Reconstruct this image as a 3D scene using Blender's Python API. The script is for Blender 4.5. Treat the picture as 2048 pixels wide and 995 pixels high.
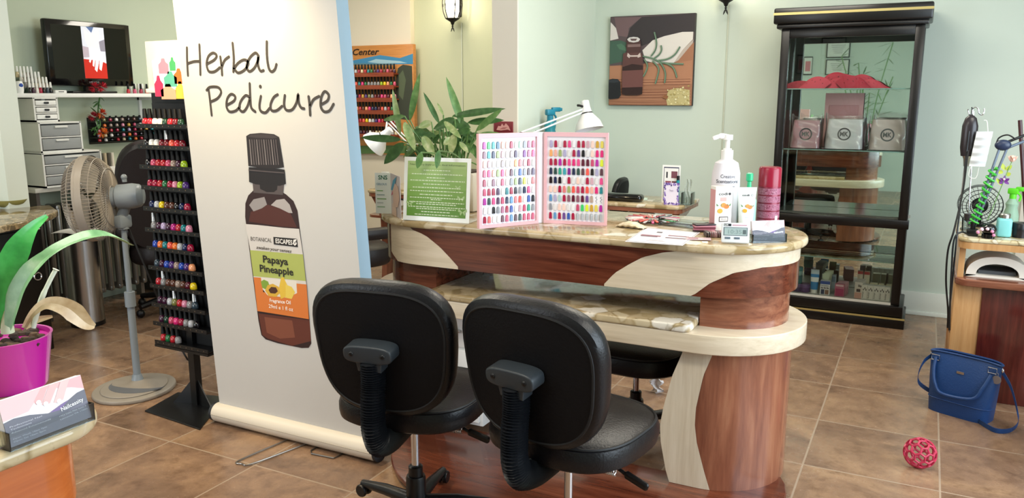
import bpy, bmesh, math, random
from mathutils import Vector, Matrix, Euler
for _o in list(bpy.data.objects): bpy.data.objects.remove(_o)
SC = bpy.context.scene; COL = SC.collection; R = math.radians; PI = math.pi
random.seed(7)
# ------------------------------------------------------------------ camera
FPX, CX, CY, HC = 1600.0, 1024.0, 497.5, 1.55
PIT = math.atan(307.5/FPX); YAW = math.atan(837/(FPX/math.cos(PIT)))
FW = Vector((-math.sin(YAW)*math.cos(PIT), math.cos(YAW)*math.cos(PIT), -math.sin(PIT)))
RT = Vector((math.cos(YAW), math.sin(YAW), 0)); UP = RT.cross(FW); CAM = Vector((0, 0, HC))
_c = bpy.data.cameras.new('camera'); _c.sensor_width = 36; _c.lens = FPX/2048*36; _c.clip_start = .02
cam = bpy.data.objects.new('camera', _c); COL.objects.link(cam)
cam.matrix_world = Matrix(((RT.x, UP.x, -FW.x, 0), (RT.y, UP.y, -FW.y, 0), (RT.z, UP.z, -FW.z, HC), (0, 0, 0, 1)))
SC.camera = cam
def ray(x, y): return FW*FPX + RT*(x-CX) - UP*(y-CY)
def onp(x, y, ax, v):                       # the point of a world plane seen at a pixel of the photograph
    d = ray(x, y); return CAM + d*((v-CAM[ax])/d[ax])
def onz(x, y, z=0): return onp(x, y, 2, z)
def ony(x, y, Y): return onp(x, y, 1, Y)
def onx(x, y, X): return onp(x, y, 0, X)
# ------------------------------------------------------------------ light
SC.view_settings.view_transform = 'Standard'; SC.view_settings.look = 'None'
SC.view_settings.gamma = 1; SC.view_settings.use_curve_mapping = False
SC.view_settings.exposure = 0.0
SC.cycles.max_bounces = 8; SC.cycles.diffuse_bounces = 4; SC.cycles.glossy_bounces = 5
SC.cycles.transmission_bounces = 8; SC.cycles.transparent_max_bounces = 12
SC.cycles.caustics_reflective = False; SC.cycles.caustics_refractive = False
SC.cycles.sample_clamp_indirect = 6; SC.cycles.use_denoising = True
W = bpy.data.worlds.new('daylight'); SC.world = W; W.use_nodes = True
W.node_tree.nodes['Background'].inputs[0].default_value = (.72, .86, 1, 1)
W.node_tree.nodes['Background'].inputs[1].default_value = 1.6
def area(name, loc, aim, sx, sy, e, col):
    l = bpy.data.lights.new(name, 'AREA'); l.shape = 'RECTANGLE'; l.size = sx; l.size_y = sy; l.energy = e; l.color = col
    o = bpy.data.objects.new(name, l); COL.objects.link(o); o.location = loc
    o.rotation_euler = Vector(aim).to_track_quat('-Z', 'Y').to_euler(); return o
def point(name, loc, e, col, rad=.05):
    l = bpy.data.lights.new(name, 'POINT'); l.energy = e; l.color = col; l.shadow_soft_size = rad
    o = bpy.data.objects.new(name, l); COL.objects.link(o); o.location = loc; return o
area('window_daylight_front', (-4.0, -1.95, 1.55), (0.12, 1, -.12), 2.3, 1.9, 70, (.9, .96, 1))
area('window_daylight_right', (2.25, 2.4, 1.6), (-1, .1, -.12), 3.4, 1.9, 165, (.76, .89, 1))
for _x, _y, _e in ((-1.0, 4.7, 44), (-3.9, 4.9, 42), (-1.6, .9, 44), (.9, 3.0, 30), (-4.6, 1.6, 30)):
    area('ceiling_light', (_x, _y, 2.76), (0, 0, -1), 1.2, .6, _e, (1, .93, .8))
_s = bpy.data.lights.new('banner_spot', 'SPOT'); _s.energy = 100; _s.color = (1, .78, .45); _s.spot_size = R(120); _s.spot_blend = .9; _s.shadow_soft_size = .05
_o = bpy.data.objects.new('banner_spot', _s); COL.objects.link(_o); _o.location = (-2.75, 2.33, 2.3)
_o.rotation_euler = Vector((0.0, .34, -.9)).to_track_quat('-Z', 'Y').to_euler()
# ------------------------------------------------------------------ materials
def lin(h):
    h = h.lstrip('#'); v = [int(h[i:i+2], 16)/255 for i in (0, 2, 4)]
    return tuple((c/12.92 if c <= .04045 else ((c+.055)/1.055)**2.4) for c in v)+(1,)
_MC = {}
def mat(h, rough=.5, metal=0, spec=.5, trans=0, coat=0, alpha=1, emit=0, ior=1.45, sheen=0):
    k = (h, rough, metal, spec, trans, coat, alpha, emit, ior, sheen)
    if k in _MC: return _MC[k]
    m = bpy.data.materials.new('paint_'+h.strip('#')); m.use_nodes = True; b = m.node_tree.nodes['Principled BSDF']
    b.inputs['Base Color'].default_value = lin(h); b.inputs['Roughness'].default_value = rough
    b.inputs['Metallic'].default_value = metal; b.inputs['Specular IOR Level'].default_value = spec
    b.inputs['Transmission Weight'].default_value = trans; b.inputs['Coat Weight'].default_value = coat
    b.inputs['Coat Roughness'].default_value = .05; b.inputs['Alpha'].default_value = alpha; b.inputs['IOR'].default_value = ior
    b.inputs['Sheen Weight'].default_value = sheen
    if emit: b.inputs['Emission Color'].default_value = lin(h); b.inputs['Emission Strength'].default_value = emit
    _MC[k] = m; return m
class NT:
    def __init__(s, name):
        s.m = bpy.data.materials.new(name); s.m.use_nodes = True; s.t = s.m.node_tree; s.b = s.t.nodes['Principled BSDF']
        s.tc = s.t.nodes.new('ShaderNodeTexCoord').outputs['Object']
    def n(s, typ, **kw):
        x = s.t.nodes.new(typ)
        for k, v in kw.items():
            if k.startswith('_'): setattr(x, k[1:], v)
            elif hasattr(v, 'is_linked'): s.t.links.new(v, x.inputs[k.replace('__', ' ')])
            else: x.inputs[k.replace('__', ' ')].default_value = v
        return x
    def mapping(s, scale=(1, 1, 1), rot=(0, 0, 0), loc=(0, 0, 0)):
        return s.n('ShaderNodeMapping', Vector=s.tc, Scale=scale, Rotation=rot, Location=loc).outputs[0]
    def ramp(s, fac, stops, interp='LINEAR'):
        r = s.n('ShaderNodeValToRGB', Fac=fac); r.color_ramp.interpolation = interp; e = r.color_ramp.elements
        while len(e) < len(stops): e.new(.5)
        for el, (p, c) in zip(e, stops): el.position = p; el.color = lin(c)
        return r.outputs[0]
    def mix(s, f, a, b, blend='MIX'):
        x = s.n('ShaderNodeMix', _data_type='RGBA', _blend_type=blend)
        for i, v in ((0, f), (6, a), (7, b)):
            if hasattr(v, 'is_linked'): s.t.links.new(v, x.inputs[i])
            else: x.inputs[i].default_value = v
        return x.outputs[2]
    def out(s, col, rough=.4, bump=None, strength=.2, dist=.01, **kw):
        if hasattr(col, 'is_linked'): s.t.links.new(col, s.b.inputs['Base Color'])
        else: s.b.inputs['Base Color'].default_value = col
        if hasattr(rough, 'is_linked'): s.t.links.new(rough, s.b.inputs['Roughness'])
        else: s.b.inputs['Roughness'].default_value = rough
        if bump is not None:
            s.t.links.new(s.n('ShaderNodeBump', Height=bump, Strength=strength, Distance=dist).outputs[0], s.b.inputs['Normal'])
        for k, v in kw.items(): s.b.inputs[k.replace('__', ' ')].default_value = v
        return s.m
def paint(name, h):
    t = NT(name); n = t.n('ShaderNodeTexNoise', Vector=t.mapping((60, 60, 60)), Scale=3.0, Detail=3.0).outputs[0]
    n2 = t.n('ShaderNodeTexNoise', Vector=t.tc, Scale=.8, Detail=2.0).outputs[0]
    c = t.mix(n2, lin(h), tuple(x*.94 for x in lin(h)[:3])+(1,))
    return t.out(c, .6, n, .05, .003)
def wood(name, stops, grain=(1, 14, 14), scale=2.2, rough=.22, coat=.3):
    t = NT(name); v = t.mapping(grain)
    n = t.n('ShaderNodeTexNoise', Vector=v, Scale=scale, Detail=6.0, Roughness=.6, Distortion=.6).outputs[0]
    n2 = t.n('ShaderNodeTexNoise', Vector=t.mapping(tuple(g*5 for g in grain)), Scale=scale, Detail=3.0).outputs[0]
    f = t.n('ShaderNodeMath', _operation='MULTIPLY_ADD'); t.t.links.new(n2, f.inputs[0]); f.inputs[1].default_value = .22; t.t.links.new(n, f.inputs[2])
    return t.out(t.ramp(f.outputs[0], stops), rough, n2, .03, .002, Coat__Weight=coat, Coat__Roughness=.08)
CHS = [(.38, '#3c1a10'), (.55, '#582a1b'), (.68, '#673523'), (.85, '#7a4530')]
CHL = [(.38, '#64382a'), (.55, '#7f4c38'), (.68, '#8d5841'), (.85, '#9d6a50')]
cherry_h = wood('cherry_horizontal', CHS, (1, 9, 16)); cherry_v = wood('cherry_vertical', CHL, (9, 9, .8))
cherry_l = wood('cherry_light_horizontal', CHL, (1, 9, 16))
maple_h = wood('maple_horizontal', [(.35, '#c3b196'), (.6, '#d3c3aa'), (.85, '#decfb8')], (1, 10, 22), 2.5, .3)
maple_v = wood('maple_vertical', [(.35, '#c3b39c'), (.6, '#d0c3ae'), (.85, '#dacebb')], (22, 10, 1), 2.5, .3)
maple_g = wood('maple_golden', [(.35, '#b58350'), (.6, '#c59562'), (.85, '#d0a472')], (18, 10, 1), 2.5, .3)
mahog_v = wood('mahogany_vertical', [(.35, '#3d1713'), (.6, '#54211b'), (.85, '#6a2d24')], (16, 10, 1), 2.5, .2)
board_w = wood('board_wood', [(.35, '#a86a32'), (.6, '#bd7d3f'), (.85, '#cb8d4e')], (1, 9, 14), 2.5, .4, .1)
red_w = wood('shelf_red_wood', [(.35, '#6d2a18'), (.6, '#8a3b22'), (.85, '#9b482c')], (1, 9, 14), 2.5, .4, .1)
def stone(name, base, scale=13, rough=.09):
    t = NT(name); w = t.n('ShaderNodeTexNoise', Vector=t.tc, Scale=9.0, Detail=3.0).outputs[1]
    vv = t.n('ShaderNodeVectorMath', _operation='MULTIPLY_ADD'); t.t.links.new(w, vv.inputs[0]); vv.inputs[1].default_value = (.07, .07, .07); t.t.links.new(t.tc, vv.inputs[2])
    vo = t.n('ShaderNodeTexVoronoi', Vector=vv.outputs[0], Scale=float(scale))
    ve = t.n('ShaderNodeTexVoronoi', Vector=vv.outputs[0], Scale=float(scale), _feature='DISTANCE_TO_EDGE').outputs[0]
    sep = t.n('ShaderNodeSeparateColor', Color=vo.outputs['Color']).outputs[0]
    c = t.ramp(sep, base, 'CONSTANT')
    n = t.n('ShaderNodeTexNoise', Vector=t.tc, Scale=40.0, Detail=8.0, Roughness=.7).outputs[0]
    n3 = t.n('ShaderNodeTexNoise', Vector=t.tc, Scale=7.0, Detail=5.0, Distortion=1.5).outputs[0]
    vein = t.ramp(n3, [(.3, '#84704c'), (.45, '#a28d66'), (.6, '#bda888'), (.75, '#d8cbb3')])
    e = t.ramp(ve, [(0, '#000000'), (.09, '#ffffff')]); eb = t.n('ShaderNodeMath', _operation='MULTIPLY'); t.t.links.new(e, eb.inputs[0]); eb.inputs[1].default_value = .75
    c2 = t.mix(eb.outputs[0], vein, c)
    sp = t.ramp(n, [(.3, '#7d6a40'), (.42, '#ffffff'), (1, '#ffffff')])
    return t.out(t.mix(.55, c2, sp, 'MULTIPLY'), rough, Specular__IOR__Level=.4)
granite = stone('onyx_stone', [(0, '#bba784'), (.2, '#a08a62'), (.36, '#cdbd9f'), (.5, '#b09a72'), (.64, '#8c7855'), (.76, '#c2af8d'), (.9, '#ebe4d8')])
granite_d = stone('dark_stone', [(0, '#57503f'), (.3, '#6b604b'), (.5, '#4a443a'), (.7, '#7d715a'), (.88, '#99907a')], 22)
def tiles():
    t = NT('slate_tile'); mp = t.mapping((1, 1, 1), loc=(.35, -3.404, 0))
    br = t.n('ShaderNodeTexBrick', Vector=mp, Scale=1.0, _offset=0.0)
    br.inputs['Mortar Size'].default_value = .0045; br.inputs['Mortar Smooth'].default_value = .3; br.inputs['Brick Width'].default_value = .52; br.inputs['Row Height'].default_value = .5385
    br.inputs['Color1'].default_value = (0, 0, 0, 1); br.inputs['Color2'].default_value = (1, 1, 1, 1); br.inputs['Mortar'].default_value = (.5, .5, .5, 1)
    off = t.n('ShaderNodeVectorMath', _operation='MULTIPLY_ADD'); t.t.links.new(br.outputs[0], off.inputs[0]); off.inputs[1].default_value = (7, 5, 3); t.t.links.new(t.tc, off.inputs[2])
    n = t.n('ShaderNodeTexNoise', Vector=off.outputs[0], Scale=2.6, Detail=9.0, Roughness=.65, Distortion=.8).outputs[0]
    n2 = t.n('ShaderNodeTexNoise', Vector=off.outputs[0], Scale=14.0, Detail=8.0, Roughness=.7).outputs[0]
    c = t.ramp(n, [(.28, '#66503f'), (.42, '#826753'), (.55, '#977960'), (.66, '#a58669'), (.8, '#b0957b')])
    c = t.mix(.5, c, t.ramp(n2, [(.3, '#8a7a70'), (.5, '#ffffff')]), 'MULTIPLY')
    tone = t.mix(.28, c, t.ramp(br.outputs[0], [(0, '#a59a90'), (1, '#ffffff')]), 'MULTIPLY')
    c = t.mix(br.outputs[1], tone, lin('#a08c78'))
    h = t.n('ShaderNodeMath', _operation='SUBTRACT'); t.t.links.new(n2, h.inputs[0]); t.t.links.new(br.outputs[1], h.inputs[1])
    rr = t.ramp(n2, [(.3, '#6a6a6a'), (.7, '#9a9a9a')])
    return t.out(c, rr, h.outputs[0], .22, .004, Specular__IOR__Level=.45)
def leather(name, h, rough=.34, spec=.35):
    t = NT(name); n = t.n('ShaderNodeTexNoise', Vector=t.tc, Scale=130.0, Detail=4.0).outputs[0]
    n2 = t.n('ShaderNodeTexNoise', Vector=t.tc, Scale=9.0, Detail=3.0).outputs[0]
    hh = t.n('ShaderNodeMath', _operation='MULTIPLY_ADD'); t.t.links.new(n2, hh.inputs[0]); hh.inputs[1].default_value = 2.2; t.t.links.new(n, hh.inputs[2])
    return t.out(lin(h), rough, hh.outputs[0], .25, .004, Specular__IOR__Level=spec)
blk_leather = leather('black_leather', '#0d0d11', .36); blue_leather = leather('blue_leather', '#1d3f73', .42); brown_leather = leather('dark_leather', '#1c1718', .4)
def leafmat(name, a, b, c):
    t = NT(name); n = t.n('ShaderNodeTexNoise', Vector=t.mapping((30, 30, 30)), Scale=1.2, Detail=4.0).outputs[0]
    m = t.out(t.ramp(n, [(.3, a), (.55, b), (.75, c)]), .35, n, .15, .004); return m
leaf_d = leafmat('leaf_dark', '#3a6134', '#4a7440', '#5d8a4e'); leaf_m = leafmat('leaf_mid', '#557f45', '#6d9455', '#88ab6c'); leaf_y = leafmat('leaf_pale', '#7d9a5a', '#a3b378', '#c9cd9c')
leaf_o = leafmat('orchid_leaf', '#2f8a3a', '#3fa048', '#52ad58'); leaf_o2 = leafmat('orchid_leaf_pale', '#5d8a5c', '#75a071', '#9db895'); leaf_dry = leafmat('dry_leaf', '#b08f66', '#cbb08a', '#d9c6a6')
glass = mat('#ffffff', .02, 0, .5, 1, 0, 1, 0, 1.05)
def clear(name, tint, fac=.1, rough=.03):
    m = bpy.data.materials.new(name); m.use_nodes = True; t = m.node_tree; b = t.nodes['Principled BSDF']; out = t.nodes['Material Output']
    b.inputs['Base Color'].default_value = lin('#ffffff'); b.inputs['Roughness'].default_value = rough; b.inputs['Specular IOR Level'].default_value = .8
    tr = t.nodes.new('ShaderNodeBsdfTransparent'); tr.inputs[0].default_value = lin(tint)
    gl = t.nodes.new('ShaderNodeBsdfGlossy'); gl.inputs['Roughness'].default_value = rough
    fr = t.nodes.new('ShaderNodeFresnel'); fr.inputs['IOR'].default_value = 1.35; ad = t.nodes.new('ShaderNodeMath'); ad.operation = 'ADD'; ad.inputs[1].default_value = fac
    mx = t.nodes.new('ShaderNodeMixShader'); t.links.new(fr.outputs[0], ad.inputs[0]); t.links.new(ad.outputs[0], mx.inputs[0]); t.links.new(tr.outputs[0], mx.inputs[1]); t.links.new(gl.outputs[0], mx.inputs[2]); t.links.new(mx.outputs[0], out.inputs[0])
    return m
pane = clear('window_glass', '#f8fcfa', .0, .01); acrylic = clear('clear_acrylic', '#f3f8f9', .03, .06); film = clear('clear_film', '#fcfcfc', .06, .2)
chrome = mat('#d8d8dc', .16, 1); steel = mat('#b9b7b4', .28, 1); mirror = mat('#e3ece8', .015, 1)
black = mat('#0c0c0e', .35); black_m = mat('#101012', .6); black_g = mat('#08080a', .12, 0, .5, 0, .4); white = mat('#f1f1ee', .4); white_g = mat('#f4f4f2', .2); charcoal = mat('#23262b', .45)
black_cab = mat('#0d0a09', .28); black_cap = mat('#0b0b0d', .5, 0, .3)
# ------------------------------------------------------------------ mesh builder
def xf(loc=(0, 0, 0), rot=(0, 0, 0), sc=(1, 1, 1)):
    return Matrix.LocRotScale(Vector(loc), Euler(rot), Vector(sc))
class MB:
    def __init__(s): s.bm = bmesh.new(); s.mats = []; s.cur = 0; s.T = None
    def m(s, mt):
        if mt not in s.mats: s.mats.append(mt)
        s.cur = s.mats.index(mt); return s
    def v(s, p):
        p = Vector(p); return s.bm.verts.new(s.T @ p if s.T else p)
    def f(s, vs):
        try: fa = s.bm.faces.new(vs)
        except ValueError: return None
        fa.material_index = s.cur; fa.smooth = True; return fa
    def add(s, b, M=None):
        mp = {}
        for v in b.verts: mp[v] = s.v(M @ v.co if M else v.co)
        for fa in b.faces: s.f([mp[v] for v in fa.verts])
        b.free(); return s
    def box(s, c, sz, bev=0, rot=(0, 0, 0), seg=2):
        b = bmesh.new(); bmesh.ops.create_cube(b, size=1)
        for v in b.verts: v.co = Vector((v.co.x*sz[0], v.co.y*sz[1], v.co.z*sz[2]))
        if bev: bmesh.ops.bevel(b, geom=list(b.edges), offset=bev, segments=seg, profile=.5, affect='EDGES')
        return s.add(b, xf(c, rot))
    def bx(s, x0, x1, y0, y1, z0, z1, bev=0): return s.box(((x0+x1)/2, (y0+y1)/2, (z0+z1)/2), (abs(x1-x0), abs(y1-y0), abs(z1-z0)), bev)
    def lathe(s, prof, c=(0, 0, 0), seg=20, rot=(0, 0, 0), sc=(1, 1, 1)):
        M = xf(c, rot, sc); rings = []
        for r, z in prof:
            if r < 1e-6: rings.append([s.v(M @ Vector((0, 0, z)))])
            else: rings.append([s.v(M @ Vector((r*math.cos(2*PI*k/seg), r*math.sin(2*PI*k/seg), z))) for k in range(seg)])
        for a, b in zip(rings, rings[1:]):
            for k in range(seg):
                k2 = (k+1) % seg
                if len(a) == 1 and len(b) == 1: continue
                if len(a) == 1: s.f([a[0], b[k2], b[k]])
                elif len(b) == 1: s.f([a[k], a[k2], b[0]])
                else: s.f([a[k], a[k2], b[k2], b[k]])
        return s
    def cyl(s, c, r, z0, z1, seg=20, r2=None, rot=(0, 0, 0)):
        r2 = r if r2 is None else r2
        return s.lathe([(0, z0), (r, z0), (r2, z1), (0, z1)], c, seg, rot)
    def tube(s, pts, r, seg=8, closed=False, flat=1.0):
        pts = [Vector(p) for p in pts]; n = len(pts); rings = []
        rr = r if isinstance(r, (list, tuple)) else [r]*n; up = None
        for i in range(n):
            a = pts[i-1] if (i or closed) else pts[0]; b = pts[(i+1) % n] if (i < n-1 or closed) else pts[-1]
            t = (b-a).normalized()
            if up is None:
                up = Vector((0, 0, 1)) if abs(t.z) < .9 else Vector((1, 0, 0))
            x = t.cross(up); x.normalize(); up = x.cross(t); up.normalize()
            rings.append([s.v(pts[i]+(x*math.cos(2*PI*k/seg)*flat+up*math.sin(2*PI*k/seg))*rr[i]) for k in range(seg)])
        for i in range(n if closed else n-1):
            a, b = rings[i], rings[(i+1) % n]
            for k in range(seg): s.f([a[k], a[(k+1) % seg], b[(k+1) % seg], b[k]])
        if not closed: s.f(rings[0][::-1]); s.f(rings[-1])
        return s
    def rod(s, a, b, r, seg=8): return s.tube([a, b], r, seg)
    def prism(s, out, z0, z1, bev=0, M=None):
        b = bmesh.new(); lo = [b.verts.new((x, y, z0)) for x, y in out]
        f0 = b.faces.new(lo); ex = bmesh.ops.extrude_face_region(b, geom=[f0])
        for e in ex['geom']:
            if isinstance(e, bmesh.types.BMVert): e.co.z = z1
        bmesh.ops.recalc_face_normals(b, faces=b.faces)
        if bev:
            eds = [e for e in b.edges if abs(e.verts[0].co.z-e.verts[1].co.z) < 1e-7]
            bmesh.ops.bevel(b, geom=eds, offset=bev, segments=3, profile=.5, affect='EDGES')
        return s.add(b, M)
    def grid(s, fn, nu, nv, closed_u=False):
        g = [[s.v(fn(i/nu, j/nv)) for j in range(nv+1)] for i in range(nu+(0 if closed_u else 1))]
        for i in range(nu):
            a = g[i]; b = g[(i+1) % len(g)]
            for j in range(nv): s.f([a[j], b[j], b[j+1], a[j+1]])
        return s
    def sphere(s, c, r, seg=16, rings=10, sc=(1, 1, 1), rot=(0, 0, 0)):
        return s.lathe([(r*math.sin(PI*i/rings), -r*math.cos(PI*i/rings)) for i in range(rings+1)], c, seg, rot, sc)
    def poly(s, pts): return s.f([s.v(p) for p in pts]) and s
    def p2(s, pts, mp, off=0): s.f([s.v(mp(u, w, off)) for u, w in pts]); return s
    def rect(s, u0, u1, w0, w1, mp, off=0, nu=1):
        return s.grid(lambda a, b: mp(u0+(u1-u0)*a, w0+(w1-w0)*b, off), nu, 1)
    def disc(s, u, w, ru, rw, mp, off=0, n=20): return s.p2([(u+ru*math.cos(2*PI*k/n), w+rw*math.sin(2*PI*k/n)) for k in range(n)], mp, off)
    def ring(s, u, w, r0, r1, mp, off=0, n=28):
        return s.grid(lambda a, b: mp(u+(r0+(r1-r0)*b)*math.cos(2*PI*a), w+(r0+(r1-r0)*b)*math.sin(2*PI*a), off), n, 1, True)
    def stroke(s, pts, wd, mp, off=0, smooth=True):
        P = [Vector(p) for p in pts]
        if smooth and len(P) > 2: P = catmull(P, 5)
        n = len(P); L = []; Rr = []
        ws = wd if isinstance(wd, list) else [wd]*n
        for i in range(n):
            t = (P[min(i+1, n-1)]-P[max(i-1, 0)]); t = t.normalized() if t.length > 1e-9 else Vector((1, 0)); nn = Vector((-t.y, t.x))*(ws[min(i, len(ws)-1)]/2)
            L.append(P[i]+nn); Rr.append(P[i]-nn)
        a = [s.v(mp(q.x, q.y, off)) for q in L]; b = [s.v(mp(q.x, q.y, off)) for q in Rr]
        for i in range(n-1): s.f([a[i], b[i], b[i+1], a[i+1]])
        for q in (P[0], P[-1]): s.disc(q.x, q.y, ws[0]/2, ws[0]/2, mp, off+.00005, 10)
        return s
    def text(s, body, size, mp, u=0, w=0, off=0, align='LEFT', shear=0, sx=1, sp=1.0, bold=0):
        cu = bpy.data.curves.new('lettering', 'FONT'); cu.body = body; cu.size = size; cu.align_x = align; cu.shear = shear; cu.space_character = sp; cu.resolution_u = 2; cu.offset = bold
        ob = bpy.data.objects.new('lettering', cu); COL.objects.link(ob)
        me = bpy.data.meshes.new_from_object(ob.evaluated_get(bpy.context.evaluated_depsgraph_get()))
        vs = [s.v(mp(u+q.co.x*sx, w+q.co.y, off)) for q in me.vertices]
        for p in me.polygons: s.f([vs[i] for i in p.vertices])
        bpy.data.objects.remove(ob); bpy.data.curves.remove(cu); bpy.data.meshes.remove(me); return s
    def textfit(s, body, P0, P1, h, mp, off=0, shear=0, bold=0, up=None):
        cu = bpy.data.curves.new('lettering', 'FONT'); cu.body = body; cu.size = 1; cu.shear = shear; cu.resolution_u = 2; cu.offset = bold
        ob = bpy.data.objects.new('lettering', cu); COL.objects.link(ob)
        me = bpy.data.meshes.new_from_object(ob.evaluated_get(bpy.context.evaluated_depsgraph_get()))
        if len(me.vertices):
            xs = [q.co.x for q in me.vertices]; x0, x1 = min(xs), max(xs); P0 = Vector(P0).to_2d(); P1 = Vector(P1).to_2d(); d = P1-P0
            n = Vector((-d.y, d.x)).normalized()*h if up is None else Vector(up)
            vs = []
            for q in me.vertices:
                p = P0+d*((q.co.x-x0)/(x1-x0))+n*(q.co.y/.69); vs.append(s.v(mp(p.x, p.y, off)))
            for p in me.polygons: s.f([vs[i] for i in p.vertices])
        bpy.data.objects.remove(ob); bpy.data.curves.remove(cu); bpy.data.meshes.remove(me); return s
    def build(s, name, mt=None, parent=None, sharp=38, loc=None, rotz=0):
        me = bpy.data.meshes.new(name)
        bmesh.ops.recalc_face_normals(s.bm, faces=s.bm.faces) if not getattr(s, 'keep', 0) else None
        s.bm.to_mesh(me); s.bm.free()
        ms = s.mats if s.mats else [mt]
        if s.mats and mt and mt not in ms and False: ms = [mt]
        for x in ms: me.materials.append(x)
        me.set_sharp_from_angle(angle=R(sharp))
        o = bpy.data.objects.new(name, me); COL.objects.link(o)
        if parent: o.parent = parent
        if loc: o.location = loc
        o.rotation_euler.z = rotz
        return o
def catmull(P, k=6):
    out = []
    for i in range(len(P)-1):
        p0, p1, p2, p3 = P[max(i-1, 0)], P[i], P[i+1], P[min(i+2, len(P)-1)]
        for j in range(k):
            t = j/k; out.append(.5*((2*p1)+(p2-p0)*t+(2*p0-5*p1+4*p2-p3)*t*t+(3*p1-p0-3*p2+p3)*t**3))
    out.append(P[-1]); return out
def cv(pts, k=6): return catmull([Vector(p) for p in pts], k)
def tag(o, label=None, cat=None, group=None, kind=None):
    if label: o['label'] = label
    if cat: o['category'] = cat
    if group: o['group'] = group
    if kind: o['kind'] = kind
    return o
def thing(name, label, cat, loc=(0, 0, 0), rotz=0, group=None):
    o = bpy.data.objects.new(name, None); COL.objects.link(o); o.empty_display_size = .05
    o.location = loc; o.rotation_euler = (0, 0, rotz); return tag(o, label, cat, group)
def struct(o): o['kind'] = 'structure'; return o
def dup(root, loc, rotz=0, label=None, group=None):
    def cp(o, par):
        c = o.copy(); COL.objects.link(c); c.parent = par
        for ch in KIDS.get(o.name) or [x for x in o.children]: cp(ch, c)
        return c
    r = cp(root, None); r.location = loc; r.rotation_euler = (0, 0, rotz) if not isinstance(rotz, tuple) else rotz
    if label: r['label'] = label
    if group: r['group'] = group
    return r
KIDS = {}
def frame(o, ux, uy):
    o = Vector(o); ux = Vector(ux).normalized(); uy = Vector(uy).normalized(); n = ux.cross(uy)
    return lambda u, w, off=0: o+ux*u+uy*w+n*off
def stadium(xl, xr, yc, r, n=24):
    return [(xr+r*math.sin(t), yc-r*math.cos(t)) for t in [PI*k/n for k in range(n+1)]]+[(xl-r*math.sin(t), yc+r*math.cos(t)) for t in [PI*k/n for k in range(n+1)]]
ORD = ['first', 'second', 'third', 'fourth', 'fifth', 'sixth', 'seventh', 'eighth', 'ninth', 'tenth', 'eleventh', 'twelfth', 'thirteenth', 'fourteenth', 'fifteenth', 'sixteenth', 'seventeenth', 'eighteenth']
# ------------------------------------------------------------------ the room
mint = paint('mint_wall_paint', '#c9d4c8'); mint2 = paint('green_wall_paint', '#c1c4a6'); cream = paint('cream_wall_paint', '#e0d6c4'); mint3 = paint('sage_wall_paint', '#c3cdb6'); pale = paint('pale_wall_paint', '#dde4d9'); trimw = paint('white_trim_paint', '#d9ddd3')
YB = 6.29
struct(MB().bx(-7.2, 2.5, -2.3, 6.6, -.12, 0).build('floor', tiles()))
struct(MB().bx(-7.2, 2.5, -2.3, 6.6, 2.8, 2.9).build('ceiling', paint('ceiling_paint', '#ecebe4')))
struct(MB().bx(-2.56, 2.4, YB, YB+.15, 0, 2.8).build('wall_back', mint))
struct(MB().bx(-4.245, -2.56, YB+.02, YB+.15, 0, 2.8).build('wall_back_middle', mint2))
struct(MB().bx(-5.7, -4.245, YB-.04, YB+.15, 0, 2.8).build('wall_back_left', cream))
struct(MB().m(mint).bx(-2.66, -2.47, 4.9, YB+.02, 0, 2.8).m(paint('partition_end_paint', '#ece4d6')).bx(-2.66, -2.47, 4.886, 4.9, 0, 2.8).build('wall_partition'))
struct(MB().bx(-5.75, -5.6, 3.13, YB-.04, 0, 2.8).build('wall_left', mint3))
struct(MB().bx(-6.9, -5.1, 3.0, 3.13, 0, 2.8).build('wall_left_return', pale))
struct(MB().bx(-6.95, -6.8, -2.1, 3.0, 0, 2.8).build('wall_left_front', pale))
w = MB(); w.bx(-6.95, -5.15, -2.15, -2, 0, 2.8); w.bx(-2.85, 2.4, -2.15, -2, 0, 2.8); w.bx(-5.15, -2.85, -2.15, -2, 0, .6); w.bx(-5.15, -2.85, -2.15, -2, 2.5, 2.8)
struct(w.build('wall_front', mint))
w = MB(); w.bx(2.3, 2.45, -2.1, .7, 0, 2.8); w.bx(2.3, 2.45, 4.1, YB, 0, 2.8); w.bx(2.3, 2.45, .7, 4.1, 0, .65); w.bx(2.3, 2.45, .7, 4.1, 2.55, 2.8)
struct(w.build('wall_right', mint))
def window(name, M0, w_, h_):
    m = MB()
    for a, b, c, d in ((0, .06, 0, h_), (w_-.06, w_, 0, h_), (0, w_, 0, .06), (0, w_, h_-.06, h_), (w_/2-.03, w_/2+.03, 0, h_)):
        m.T = M0; m.bx(a, b, .02, .1, c, d)
    return struct(m.build(name, white))
window('window_1', xf((-5.15, -2.15, .6)), 2.3, 1.9); window('window_2', xf((2.45, .7, .65), (0, 0, PI/2)), 3.4, 1.9)
struct(MB().bx(-2.47, .62, YB-.018, YB, 0, .17, .004).bx(-2.47, .62, YB-.026, YB, 0, .03, .004).build('baseboard_back', trimw))
struct(MB().bx(-2.67, -2.648, 4.87, YB, 0, .15).bx(-2.482, -2.455, 4.87, YB, 0, .15).build('baseboard_partition', trimw))
struct(MB().bx(.6, .68, YB-.03, YB, 0, 2.6, .005).build('trim_1', paint('casing_paint', '#e3ddd0')))
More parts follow.
